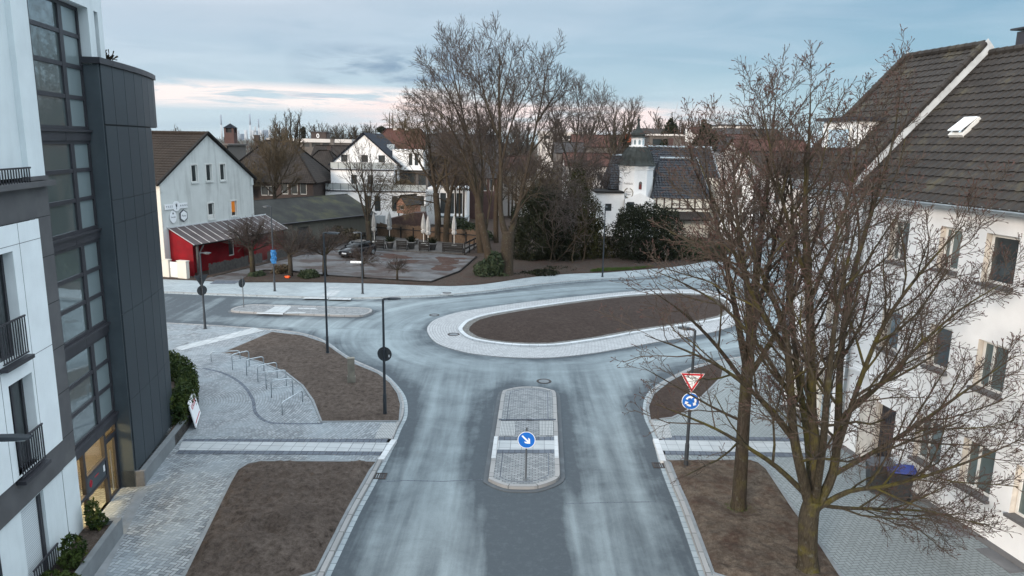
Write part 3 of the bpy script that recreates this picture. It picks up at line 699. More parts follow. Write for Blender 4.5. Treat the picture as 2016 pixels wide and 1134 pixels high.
    flat('ribbed_field', 'rib', [[(986, 829), (1014, 829), (1013, 858), (983, 858)], [(1061, 828), (1089, 828), (1090, 857), (1062, 857)]], z + .004)
    flat('kerb', 'kerb_white', [[(973, 859), (980, 859), (976, 902), (967, 902)], [(1091, 858), (1098, 858), (1100, 901), (1092, 901)]], .15)
    m = MB(); ribbon(m, gl([(982, 827), (1094, 827)], .13), -.04, .04, 0, .17); struct(m.build('kerb', 'band'))
    flat('tactile_strip', 'tact', [[(517, 616), (541, 603.5), (574, 604), (558, 616.5)], [(585, 606), (620, 606.5), (626, 609), (588, 608)], [(561, 618), (598, 618), (603, 614), (566, 614)]], z)
    flat('kerb', 'kerb_white', [[(504, 617), (557, 619), (557, 617), (507, 615.5)], [(540, 603), (572, 603.5), (572, 602.3), (541, 602)]], .15)
    # roundabout: apron, white kerb ring, pebbles, soil
    ro = ROUT if signed(ROUT) < 0 else ROUT[::-1]; ri = RIN if signed(RIN) < 0 else RIN[::-1]
    m = MB(); n = 200
    def even(L, n):
        L = L + [L[0]]; ds = np.cumsum([0] + [math.dist(a, b) for a, b in zip(L, L[1:])]); return [tuple(np.array([np.interp(t, ds, [p[k] for p in L]) for k in (0, 1)])) for t in np.linspace(0, ds[-1], n, endpoint=False)], ds[-1]
    eo, ln = even(ro, n)
    ri2 = ri + [ri[0]]
    def nearest(p):
        best = None
        for a, b in zip(ri2, ri2[1:]):
            ab = (b[0] - a[0], b[1] - a[1]); t = max(0, min(1, ((p[0] - a[0]) * ab[0] + (p[1] - a[1]) * ab[1]) / max(ab[0] ** 2 + ab[1] ** 2, 1e-9))); q = (a[0] + ab[0] * t, a[1] + ab[1] * t); d = math.dist(p, q)
            if best is None or d < best[0]: best = (d, q)
        return best[1]
    ei = [nearest(p) for p in eo]
    for i in range(n):
        j = (i + 1) % n; w_ = math.dist(eo[i], ei[i]); u0, u1 = ln * i / n, ln * (i + 1) / n
        for k in range(4):
            f = lambda P, Q, t: (P[0] + (Q[0] - P[0]) * t, P[1] + (Q[1] - P[1]) * t)
            t0, t1 = k / 4, (k + 1) / 4; z0, z1 = .05 + .03 * t0, .05 + .03 * t1
            m.face([(*f(eo[i], ei[i], t0), z0), (*f(eo[j], ei[j], t0), z0), (*f(eo[j], ei[j], t1), z1), (*f(eo[i], ei[i], t1), z1)], 0, [(u0, w_ * t0), (u1, w_ * t0), (u1, w_ * t1), (u0, w_ * t1)])
        m.face([(*eo[i], 0), (*eo[j], 0), (*eo[j], .05), (*eo[i], .05)], 0)
    struct(m.build('roundabout_apron', 'ring'))
    m = MB(); ribbon(m, ri, -.02, .24, .0, .17, True); struct(m.build('roundabout_kerb', 'kerb_white'))
    peb = offset(ri, .23, True); m = MB(); m.prism(peb, 0, .13); struct(m.build('pebble_ring', 'pebble'))
    so_ = offset(ri, .62, True)[::3]
    soil_bed('roundabout_mound', so_, .35, lambda x, y, d: min(1, d / 2.5) * .42 + .025 * fbm(x, y, 1.6), .135, 'soil_r', 5)
    # planted beds, still bare
    def bed(name, line, step, amp, mat, seed, hole=None, edge=True):
        line = line if signed(line) < 0 else line[::-1]
        soil_bed(name, line, step, lambda x, y, d: min(1, d / .25) * (.015 + amp * (.55 + .6 * fbm(x, y, .9, 5) + .40 * fbm(x + 9, y, 3.2, 4) + .30 * max(0, fbm(x, y + 5, 6, 4)) + .22 * abs(fbm(x + 3, y, 11, 3)))) + (hole(x, y) * min(1, d / .3) if hole else 0), HP + .016, mat, seed)
        if edge:
            m = MB(); ribbon(m, line, -.09, .01, 0, HP + .03, True); struct(m.build('bed_edging', 'slab'))
    hx, hy = g(527, 1052, HP)
    def hole(x, y):
        d = math.hypot((x - hx) / .62, (y - hy) / .38); mound = math.exp(-(((x - hx + .6) / 1.2) ** 2 + ((y - hy + .9) / .5) ** 2))
        return -.30 * max(0, 1 - d) ** .5 + .16 * math.exp(-(((x - hx) / 1.3) ** 2 + ((y - hy) / .9) ** 2)) + .17 * mound + .16 * math.exp(-(((x - hx - .5) / 1.3) ** 2 + ((y - hy - .9) / .7) ** 2))
    lb = gl([(740, 910), (560, 909), (513, 909), (488, 914), (469, 926), (455, 950), (365, 1134)], HP); lb += [(lb[-1][0] - .3, lb[-1][1] - 2.2)] + offset(LC, -.40)[0:1]
    lbk = [p for p in offset(LC, -.40) if lb[-2][1] + .5 < p[1] < g(740, 912, HP)[1]]
    bed('flower_bed', lb[:-1] + lbk, .075, .17, 'soil', 11, hole)
    mb_ = gl([(440, 694), (535, 654), (595, 661), (638, 675), (664, 694), (698, 717), (744, 736), (767, 754), (782, 775), (788, 797), (785, 829), (634, 830), (618, 789), (597, 759), (565, 734), (515, 713), (476, 702)], HP)
    bed('flower_bed', mb_, .12, .09, 'soil', 12)
    rb = gl([(1312, 907), (1473, 906), (1492, 911), (1508, 924), (1560, 1003), (1612, 1072), (1652, 1134)], HP); rb += [(rb[-1][0] + .3, rb[-1][1] - 2.2)]
    rbk = [p for p in offset(RC, .40) if rb[-1][1] < p[1] < g(1312, 909, HP)[1]]
    bed('flower_bed', rb + rbk, .09, .12, 'soil_old', 13)
    sb = gl([(1281, 827), (1277, 802), (1287, 777), (1318, 752), (1360, 729), (1406, 715), (1424, 722), (1420, 742), (1390, 772), (1354, 807), (1323, 822)], HP)
    bed('flower_bed', sb, .2, .05, 'soil_r', 14)
    strip = gl([(476, 554), (492, 541), (522, 534), (640, 544), (780, 553), (850, 558), (720, 557), (600, 555)], HP)
    bed('flower_bed', strip, .3, .10, 'verge', 15, None, False)
def signed(L): return sum(a[0] * b[1] - b[0] * a[1] for a, b in zip(L, L[1:] + L[:1]))
ground()

def clods():
    rnd = random.Random(5)
    spots = [(415, 1085), (427, 1080), (540, 1112), (575, 1120), (470, 1010), (480, 1020), (466, 1030), (600, 1090), (630, 1070), (655, 1040), (640, 1055)]
    for k, (u, v) in enumerate(spots):
        x, y = g(u, v, HP + .12); m = MB(); r = rnd.uniform(.05, .11)
        pr = [(r * .55, -.02), (r, r * .25), (r * .85, r * .6), (r * .35, r * .85), (.004, r * .9)]
        m.lathe(pr, 7, (0, 0, 0), 0, rnd.random())
        m.v = [(a * rnd.uniform(.8, 1.25), b * rnd.uniform(.8, 1.2), c) for a, b, c in m.v]
        o = m.build('soil_clod', 'soil', base=(x, y, HP + .12)); 
        for vv in o.data.vertices: vv.co += Vector((x, y, HP + .12))
        tag(o, 'clod of earth lying on the bare flower bed in front', 'soil clod', 'clods on the front flower bed')
clods()

def street_iron():
    for k, (u, v, s, lab) in enumerate([(1071, 749, .36, 'round manhole cover in the road just beyond the front island'), (893, 659, .36, 'round manhole cover set in the roundabout paving'), (855, 619, .34, 'round manhole cover in the far road left of the roundabout'), (880, 578, .34, 'round manhole cover in the far pavement under the trees')]):
        x, y = g(u, v, .05); z = (.008, .072, .008, HP)[k]
        e = empty('manhole_cover', (x, y, z), lab, 'manhole cover'); m = MB(); m.lathe([(s, 0), (s, .012), (s * .72, .012), (s * .72, .004)], 28, (x, y, z)); m.build('rim', 'iron', e)
        m = MB(); m.lathe([(s * .7, -.002), (s * .7, .009), (s * .02, .009)], 24, (x, y, z)); m.build('cover', 'conc', e)
    for u, v, lab in ((748, 938, 'rusty gully grate in the left gutter by the flower bed'), (1297, 917, 'rusty gully grate in the right gutter beside the sign post')):
        x, y = g(u, v, 0); e = empty('gully_grate', (x, y, .012), lab, 'grate')
        m = MB(); T = lambda a, b, c: (x + a, y + b, .012 + c)
        for q in (-.2, .2): m.box(T, q - .025, q + .025, -.22, .22, .002, .02)
        for q in (-.2, .2): m.box(T, -.175, .175, q - .02, q + .02, .002, .018)
        m.build('frame', 'iron', e)
        for q in range(5): m = MB(); m.box(T, -.15 + q * .075 - .02, -.15 + q * .075 + .02, -.18, .18, .004, .016); m.build('bar', 'iron', e)
street_iron()
# ------------------------------------------------------------------ the apartment house on the left
def fr(p, deg, side=1):
    r = R(deg); return Frame(p, (math.sin(r), math.cos(r)), (side * math.cos(r), -side * math.sin(r)))
FL = fr((-12.4, 21.68), -8.77)
def apartment_house():
    F = FL; e = empty('apartment_house', F(-3, 0, 0), 'white apartment house with dark glazed stairwell and rounded dark metal bay', 'apartment house')
    TOP = 18.5
    # ---- body
    w1 = (-6.5, -5.45, 6.15, 8.6); w2 = (-6.3, -5.24, 3.4, 5.66); more = [(-9.4, -8.3, 6.15, 8.6), (-9.4, -8.3, 3.4, 5.66)]
    m = MB(); facade(m, F, -14, -4.1, 3.45, 9.2, [w1, (w2[0], w2[1], 3.45, w2[3])] + [more[0], (*more[1][:2], 3.45, more[1][3])], .2, .30)
    m.face([F(-4.1, .2, 3.45), F(-4.1, .2, 9.2), F(-4.1, .0, 9.2), F(-4.1, .0, 3.45)])
    for z in (6.02, 8.72): m.box(F, -14, -4.1, .2, .203, z, z + .014, 1)
    for s in (-5.12, -4.98 - 1.6): m.box(F, s, s + .012, .2, .204, 3.45, 9.2, 1)
    m.build('wall', ['white_panel', 'conc'], e)
    m = MB(); facade(m, F, -14, -3.25, 0, 2.65, [(-6.24, -5.14, .35, 2.6), (-9.4, -8.3, .35, 2.6)], .10, .22)
    m.face([F(-3.25, .1, 0), F(-3.25, .1, 2.65), F(-3.25, -.3, 2.65), F(-3.25, -.3, 0)]); m.box(F, -4.12, -4.1, .1, .104, 0, 2.65, 1)
    m.build('wall', ['white_l', 'conc'], e)
    m = MB()                                                    # upper white storeys round the stairwell glazing
    facade(m, F, -14, -4.35, 10.2, TOP, [(-7.4, -6.2, 10.4, 12.6)], .1, .2)
    m.box(F, -4.35, -3.55, -.4, .22, 10.22, TOP)
    facade(m, F, -3.55, 0, 14.76, TOP, [], .22); m.face([F(-3.55, .22, 14.76), F(0, .22, 14.76), F(0, -.3, 14.76), F(-3.55, -.3, 14.76)])
    sl = (.42, .70, 13.3, 14.75); facade(m, F, 0, 1.05, 13.3, TOP, [sl], .22, .3); m.face([F(0, .22, 13.2), F(0, .22, 14.8), F(0, -.3, 14.8), F(0, -.3, 13.2)])
    m.face([F(1.05, .22, 13.2), F(1.05, .22, TOP), F(1.05, -9, TOP), F(1.05, -9, 13.2)])
    m.face([F(-14, .2, TOP), F(1.05, .2, TOP), F(1.05, -9, TOP), F(-14, -9, TOP)])
    m.build('wall', 'white_l', e)
    window(e, F, sl, -.06, 'frame_d', 'glass', .03)
    m = MB()                                                    # carcass behind everything
    m.box(F, -14, -3.4, -9, -.35, 0, TOP - .1); m.box(F, -3.4, 0, -9, -4.2, 0, TOP - .1); m.box(F, 0, .9, -9, -.3, 0, 13.2)
    m.box(F, -3.4, 0, -4.2, -.4, 2.62, TOP - .1); m.build('inner_wall', 'bay_b', e)
    # ---- brown grey cladding framing the white panel
    m = MB(); m.box(F, -4.1, -3.3, -.35, .12, 2.65, 10.1); m.box(F, -14, -4.1, -.1, .12, 9.2, 9.95); m.box(F, -14, -4.1, -.1, .14, 2.65, 3.45)
    m.box(F, -14, -3.3, -.1, .34, 9.97, 10.1); m.box(F, -4.4, -3.5, -.1, .26, 10.12, 10.215)
    for z in (3.4, 4.6, 5.8, 7.0, 8.2, 9.2): m.box(F, -4.1, -3.3, .12, .123, z, z + .015, 1)
    m.build('cladding', ['clad_g', 'bay_b'], e)
    # ---- windows of the flats
    for o in (w1, w2, *more):
        f = window(e, F, o, -.02, 'frame_d', 'glass_t' if o in more else 'glass', .09, mull=((o[0] + .55,)), name='window')
        m = MB(); m.box(F, o[0] - .06, o[1] + .12, .15, .36, o[2] - .10, o[2] - .01); m.build('sill', 'frame_d', f)
        m = MB(); m.box(F, o[0] + .15, o[0] + .42, -.045, -.036, o[2] + .05, o[3] - .12); m.build('curtain', 'pvc', f)
        rl = MB(); rl.box(F, o[0] - .02, o[1] + .05, .255, .295, o[2] + .92, o[2] + .96); r = rl.build('window_railing', 'frame_d', e); rl = MB(); rl.box(F, o[0] - .02, o[1] + .05, .26, .29, o[2] + .05, o[2] + .08); rl.build('bottom_rail', 'frame_d', r)
        for k in range(11):
            b = MB(); s = o[0] + .02 + k * (o[1] - o[0]) / 10; b.box(F, s - .012, s + .012, .265, .285, o[2] + .08, o[2] + .92); b.build('baluster', 'frame_d', r)
    for o in ((-6.24, -5.14, .35, 2.6), (-9.4, -8.3, .35, 2.6)):
        m = MB(); m.face([F(o[0], -.02, o[2]), F(o[1] - .14, -.02, o[2]), F(o[1] - .14, -.02, o[3]), F(o[0], -.02, o[3])], 0, [(0, 0), (1, 0), (1, 2.2), (0, 2.2)]); m.build('roller_shutter', 'shutter', e)
        m = MB(); m.box(F, o[1] - .14, o[1] - .02, -.03, .03, o[2], o[3]); m.box(F, o[1] - .02, o[1], -.03, .02, o[2], o[3]); m.build('shutter_rail', 'frame_d', e)
        rl = MB(); rl.box(F, o[0], o[1] + .15, .20, .24, 1.02, 1.06); r = rl.build('window_railing', 'frame_d', e); rl = MB(); rl.box(F, o[0], o[1] + .15, .2, .24, .2, .23); rl.build('bottom_rail', 'frame_d', r)
        for k in range(12): b = MB(); s = o[0] + .03 + k * .108; b.box(F, s - .012, s + .012, .21, .23, .23, 1.02); b.build('baluster', 'frame_d', r)
    # balcony rail above the panel, far left
    rl = MB(); rl.box(F, -14, -4.42, .27, .31, 10.42, 10.46); r = rl.build('balcony_railing', 'frame_d', e)
    for k in range(26): b = MB(); s = -4.48 - k * .12; b.box(F, s - .012, s + .012, .28, .30, 10.1, 10.42); b.build('baluster', 'frame_d', r)
    window(e, F, (-7.4, -6.2, 10.4, 12.6), -.05, 'frame_d', 'glass_t', .08)
    # ---- stairwell glazing: a storey per part, spandrel bands between
    def bay(z0, z1, rows, s0=-3.3, s1=-.02):
        fm = MB(); n = -.06
        fm.box(F, s0, s1, n - .08, n + .02, z0, z0 + .09); fm.box(F, s0, s1, n - .08, n + .02, z1 - .09, z1)
        for a, b in ((s0, s0 + .10), (-3.13, -2.93), (-1.32, -1.10), (s1 - .09, s1)): fm.box(F, a, b, n - .08, n + .024, z0 + .09, z1 - .09)
        zs = [z0 + .09] + rows + [z1 - .09]
        for z in rows: fm.box(F, s0 + .1, s1 - .09, n - .08, n + .016, z - .055, z + .055)
        f = fm.build('stair_window', 'frame_d', e)
        for a, b, gm in ((s0 + .02, -3.03, 'glass_c'), (-3.03, -1.2, 'glass_c'), (-1.2, s1 - .02, 'glass_f')):
            for za, zb in zip(zs, zs[1:]):
                tl = (random.Random(a * 7 + za).uniform(-.006, .006))
                p = MB(); p.face([F(a, n - .03 + tl, za), F(b, n - .03 - tl, za), F(b, n - .03 - tl, zb), F(a, n - .03 + tl, zb)]); p.build('pane', gm, f)
    bay(2.7, 5.29, [3.62, 4.42]); bay(5.6, 8.2, [6.52, 7.32]); bay(8.5, 11.06, [9.42, 10.24]); bay(11.37, 14.74, [12.25, 13.1, 13.95])
    for za, zb in ((2.39, 2.7), (5.29, 5.6), (8.2, 8.5), (11.06, 11.37)):
        m = MB(); m.box(F, -3.3, -.0, -.12, .0, za, zb - .07); m.box(F, -3.3, .0, -.12, .06, zb - .068, zb - .005)
        m.box(F, -1.66, -1.645, .0, .004, za, zb - .07); m.build('spandrel', 'clad_g' if za < 0 else 'frame_d', e)
    # ---- entrance: lit lobby behind glass
    m = MB(); m.face([F(-3.3, -.2, .02), F(0, -.2, .02), F(0, -4, .02), F(-3.3, -4, .02)], 0); m.face([F(-3.3, -4, 0), F(0, -4, 0), F(0, -4, 2.6), F(-3.3, -4, 2.6)], 1)
    m.face([F(-3.3, -.2, 0), F(-3.3, -4, 0), F(-3.3, -4, 2.6), F(-3.3, -.2, 2.6)], 1); m.face([F(0, -.2, 0), F(0, -4, 0), F(0, -4, 2.6), F(0, -.2, 2.6)], 1); m.face([F(-3.3, -.2, 2.6), F(0, -.2, 2.6), F(0, -4, 2.6), F(-3.3, -4, 2.6)], 1)
    m.build('lobby', ['lobby_f', 'lobby_w'], e)
    m = MB(); m.box(F, -2.7, -.9, -1.7, -1.0, 2.5, 2.56); m.build('lobby_lamp', 'warm', e)
    n = -.10; fm = MB()
    for a, b in ((-3.3, -3.2), (-2.45, -2.33), (-.98, -.86), (-.08, 0)): fm.box(F, a, b, n - .08, n + .03, 0, 2.39)
    fm.box(F, -3.3, 0, n - .08, n + .028, 2.31, 2.388); fm.box(F, -3.2, -.98, n - .08, n + .026, 0, .1)
    fm.box(F, -2.33, -.98, n - .08, n + .026, .94, 1.02); fm.box(F, -2.33, -.98, n - .08, n + .026, 1.5, 1.58); fm.box(F, -3.2, -2.45, n - .08, n + .026, 1.0, 1.1)
    fm.build('entrance_frame', 'frame_d', e)
    for a, b, za, zb in ((-3.2, -2.45, .1, 2.3), (-2.33, -.98, .1, .94), (-2.33, -.98, 1.58, 2.3)):
        p = MB(); p.face([F(a, n - .03, za), F(b, n - .03, za), F(b, n - .03, zb), F(a, n - .03, zb)]); p.build('pane', 'clear', e)
    lp = MB(); lp.box(F, -2.33, -.98, n - .05, n, 1.02, 1.5); lb = lp.build('letterbox_panel', 'bay_s', e)
    q = MB(); q.box(F, -1.14, -1.04, n + .001, n + .008, 1.18, 1.38); q.build('doorbell_plate', 'swhite', lb)
    q = MB(); q.tube([F(-2.1, n + .004, 1.15), F(-2.02, n + .004, 1.22), F(-2.0, n + .004, 1.3), F(-2.06, n + .004, 1.36), F(-2.14, n + .004, 1.3), F(-2.15, n + .004, 1.2)], .018, 5); q.tube([F(-2.1, n + .004, 1.16), F(-2.06, n + .004, 1.34)], .014, 5); q.build('house_emblem', 'letters_r', lb)
    q = MB(); q.box(F, -1.78, -1.5, n + .001, n + .006, 1.30, 1.33); q.build('name_line', 'letters_r', lb)
    dm = MB(); dm.box(F, -.84, -.78, n - .07, n + .01, .02, 2.0); dm.box(F, -.16, -.1, n - .07, n + .01, .02, 2.0); dm.box(F, -.78, -.16, n - .07, n + .01, .02, .16); dm.box(F, -.78, -.16, n - .07, n + .01, 1.92, 2.0); dm.box(F, -.86, -.08, n - .07, n + .02, 2.0, 2.09)
    d = dm.build('door', 'frame_d', e)
    p = MB(); p.face([F(-.78, n - .03, .16), F(-.16, n - .03, .16), F(-.16, n - .03, 1.92), F(-.78, n - .03, 1.92)]); p.face([F(-.86, n - .03, 2.09), F(-.08, n - .03, 2.09), F(-.08, n - .03, 2.31), F(-.86, n - .03, 2.31)]); p.build('pane', 'clear', d)
    q = MB(); q.tube([F(-.70, n + .06, .35), F(-.70, n + .06, 1.7)], .014, 8); q.build('handle', 'steel', d)
    # ---- dark bay with rounded end
    def plan(end):
        base = [(.0, .36), (.92, .37), (1.9, .365), (2.85, .335), (3.75, .28), (4.6, .19)]
        return base + ([(4.95, .10), (5.05, -.2), (5.05, -3)] if end == 0 else [(5.4, .08), (6.15, -.06), (6.3, -.4), (6.3, -3)])
    m = MB(); m.box(F, 0, .06, -.3, .36, 0, 13.24); m.build('bay_cheek', 'bay_s', e)
    m = MB(); m.box(F, .0, .064, -.3, .366, 0, .66); m.build('bay_plinth', 'conc', e)
    def panels(pl, z0, z1):
        q = offset([tuple(p) for p in pl], .03)
        m = MB()
        for (a, na), (b, nb) in zip(pl, pl[1:]): m.face([F(a, na, z0), F(b, nb, z0), F(b, nb, z1), F(a, na, z1)])
        m.face([F(a, n_, z0) for a, n_ in pl] + [F(.1, -3, z0)]); m.build('bay_core', 'bay_b', e)
        return m
    def skin(pl, z0, z1):
        for (a, na), (b, nb) in zip(pl[:-1], pl[1:-0 or None]):
            L = math.hypot(b - a, nb - na); ta, tn = (b - a) / L, (nb - na) / L; gq = .012; o = .035
            P = lambda s, z, k: F(a + ta * s - tn * k, na + tn * s + ta * k, z)
            m = MB(); c = [(gq, z0), (L - gq, z0), (L - gq, z1), (gq, z1)]
            m.face([P(s, z, o) for s, z in c], 0, [(s, z) for s, z in c])
            for (s1, q1), (s2, q2) in zip(c, c[1:] + c[:1]): m.face([P(s1, q1, 0), P(s2, q2, 0), P(s2, q2, o), P(s1, q1, o)])
            m.build('cladding_panel', 'perf', e)
    lo, up = plan(0), plan(1); lo[0] = up[0] = (.07, .36)
    panels(lo, .58, 11.53); panels(up, 11.53, 13.24)
    for z0, z1 in ((.6, 3.0), (3.012, 5.8), (5.812, 8.6), (8.612, 9.3), (9.312, 11.5)): skin(lo[:-1], z0, z1)
    skin(up[:-1], 11.55, 13.24)
    m = MB(); cap = [(-.1, .46)] + [(s + .02, n_ + .10) for s, n_ in up[:-2]] + [(6.42, -.4), (6.42, -3)]
    for z in (13.25, 13.42): m.face([F(s, n_, z) for s, n_ in cap] + [F(-.1, -3, z)])
    for (a, na), (b, nb) in zip([(-.1, -3)] + cap, cap + [(-.1, -3)]): m.face([F(a, na, 13.25), F(b, nb, 13.25), F(b, nb, 13.42), F(a, na, 13.42)])
    m.build('roof_cap', 'frame_d', e)
    m = MB(); m.box(F, 5.0, 5.05, -9, -3, 0, 11.53); m.box(F, 6.25, 6.3, -9, -3, 11.53, 13.24); m.build('rear_wall', 'bay_s', e)
    return e
apartment_house()

def planters():
    F = FL
    e = empty('planter_wall', F(2, .7, 0), 'long low concrete planter wall at the foot of the dark metal bay', 'planter')
    pl = [(.1, .62), (3.2, .66), (5.0, .66), (6.5, .56), (8.0, .25), (9.3, -.3), (10.5, -1.1), (11.3, -2.0)]
    W = lambda L: [F(s, n, 0)[:2] for s, n in L]
    m = MB(); ribbon(m, W(pl), -.2, 0, 0, .56); m.build('wall', 'conc', e)
    m = MB(); m.box(F, -.0, .12, .38, .64, 0, .62); m.build('end_block', 'cream_r' if 0 else 'plinth', e)
    m = MB(); poly = W(pl[1:]) + W([(9, -2.4), (6.4, -.6), (5.1, .2), (3.3, .4)]); m.prism(offset(poly, 0), .1, .5); m.build('planting_soil', 'soil', e)
    # clipped hedge following the wall
    leaves('hedge', 'clipped green hedge on the planter wall curving round the dark bay', 'hedge', 'hedge', F(5, .4, .5),
           [(F(s, n, .98), (.42, .42, .66)) for s, n in ((4.5, .35), (4.9, .35), (5.35, .32), (5.8, .28), (6.3, .22), (6.8, .15), (7.3, .03), (7.8, -.08), (8.3, -.25), (8.8, -.45), (9.3, -.7), (9.8, -1.0), (10.3, -1.35), (10.7, -1.7))], 8000, .05, 31, boxy=True)
    e = empty('planter_box', F(-3.6, .7, 0), 'low concrete planter beside the apartment house entrance', 'planter')
    m = MB()
    m.box(F, -9, -3.0, .86, 1.02, 0, .62); m.box(F, -3.16, -3.0, .25, .855, 0, .618); m.build('wall', 'conc', e)
    m = MB(); m.box(F, -9, -3.17, .12, .855, 0, .5); m.build('planting_soil', 'soil', e)
    leaves('leafy_shrub', 'small green shrub in the planter beside the entrance door', 'shrub', 'hedge', F(-3.3, .5, .5), [(F(-3.35, .42, .95), (.2, .2, .45)), (F(-3.3, .5, .7), (.26, .24, .22))], 800, .035, 33)
    leaves('leafy_shrub', 'low green shrub in front of the ground floor shutter', 'shrub', 'hedge', F(-5.1, .6, .5), [(F(-4.95, .55, .85), (.34, .24, .36)), (F(-5.3, .6, .72), (.3, .2, .24))], 1100, .035, 34)
    leaves('leafy_shrub', 'flat dark shrub low in the planter at the picture edge', 'shrub', 'hedge', F(-6, .6, .5), [(F(-6.0, .6, .62), (.6, .25, .2))], 700, .04, 35)
    t = bare_shrub(F(2.4, -.3, 13.42), .45, 7); tag(t, 'small leafless shrub on the roof of the dark bay', 'shrub')

def leaves(name, label, cat, mat, base, blobs, n, size, seed, boxy=False, group=None, stem=None, aspect=1.6):
    rnd = random.Random(seed); m = MB(); vol = [b[1][0] * b[1][1] * b[1][2] for b in blobs]; tot = sum(vol)
    for (c, r), v in zip(blobs, vol):
        for _ in range(int(n * v / tot)):
            d = Vector((rnd.gauss(0, 1), rnd.gauss(0, 1), rnd.gauss(0, 1))).normalized()
            if boxy:
                k = max(abs(d.x), abs(d.y), abs(d.z)) ** .8; d = d / max(k, .3) ; d *= .9
            rr = rnd.uniform(.55, 1.0) ** .5 * (1 + (.12 if boxy else .30) * (mnoise.noise(Vector(c) * .7 + d * 2.1) + .7 * mnoise.noise(Vector(c) + d * 5.3)))
            p = Vector((c[0] + d.x * r[0] * rr, c[1] + d.y * r[1] * rr, c[2] + d.z * r[2] * rr)); s = size * rnd.uniform(.6, 1.4)
            a = (Vector((rnd.gauss(0, 1), rnd.gauss(0, 1), rnd.gauss(0, 1))) + d * .8).normalized(); u = a.orthogonal().normalized(); w_ = a.cross(u); an = rnd.random() * 6.28
            u, w_ = u * math.cos(an) + w_ * math.sin(an), w_ * math.cos(an) - u * math.sin(an)
            m.face([p - u * s * aspect, p - w_ * s * .6, p + u * s * aspect, p + w_ * s * .6])
    o = m.build(name, mat, base=tuple(base)); tag(o, label, cat, group); return o
def bare_shrub(p, h, seed):
    rnd = random.Random(seed); m = MB(); p = Vector(p)
    for k in range(16):
        d = Vector((rnd.gauss(0, .5), rnd.gauss(0, .5), 1)).normalized(); q = p + d * h * rnd.uniform(.5, 1); m.tube([p, (p + q) / 2 + Vector((rnd.gauss(0, .03), rnd.gauss(0, .03), 0)), q], [.02, .014, .008], 4)
        for j in range(5): d2 = (d + Vector((rnd.gauss(0, .6), rnd.gauss(0, .6), rnd.gauss(0, .3)))).normalized(); s = p.lerp(q, rnd.uniform(.4, 1)); m.tube([s, s + d2 * h * .35], [.012, .02], 4)
    return m.build('bare_shrub', 'bark2', base=tuple(p))
planters()
# ------------------------------------------------------------------ tiled roofs as real courses
def tiles(mb, O, U, V, N, poly, th=.34, tw=.30, step=.035, wave=.028, mi=0, sub=4):
    """courses of pantiles on the plane O + u*U + v*V; poly is convex in (u, v), v up the slope"""
    O, U, V, N = Vector(O), Vector(U), Vector(V), Vector(N); vs = [p[1] for p in poly]; v = min(vs); v1 = max(vs)
    def span(y):
        xs = []
        for (a, b), (c, d) in zip(poly, poly[1:] + poly[:1]):
            if (b <= y <= d or d <= y <= b) and abs(d - b) > 1e-9: xs.append(a + (c - a) * (y - b) / (d - b))
        return (min(xs), max(xs)) if len(xs) > 1 else None
    while v < v1 - .01:
        ve = min(v + th, v1); sp = span((v + ve) / 2)
        if sp:
            u0, u1 = sp; n = max(1, int((u1 - u0) / tw * sub)); i0 = len(mb.v)
            for k in range(n + 1):
                u = u0 + (u1 - u0) * k / n; w_ = wave * (math.sin((u / tw) * 2 * math.pi) * .7 + math.sin(u / tw * 4 * math.pi) * .3)
                for vv, hh in ((v, 0), (v, step + w_), (ve + .03, w_ * .8)):
                    mb.v.append(tuple(O + U * u + V * vv + N * hh))
            for k in range(n):
                a = i0 + k * 3; mb.f += [(a, a + 3, a + 4, a + 1), (a + 1, a + 4, a + 5, a + 2)]; mb.m += [mi, mi]
        v = ve
def half_round(mb, a, b, r=.12, seg=.36, mi=0):
    a, b = Vector(a), Vector(b); L = (b - a).length; n = max(1, int(L / seg)); d = (b - a) / n
    for k in range(n): mb.tube([a + d * k, a + d * (k + 1.04)], [r * 1.08, r * .93], 8, mi)

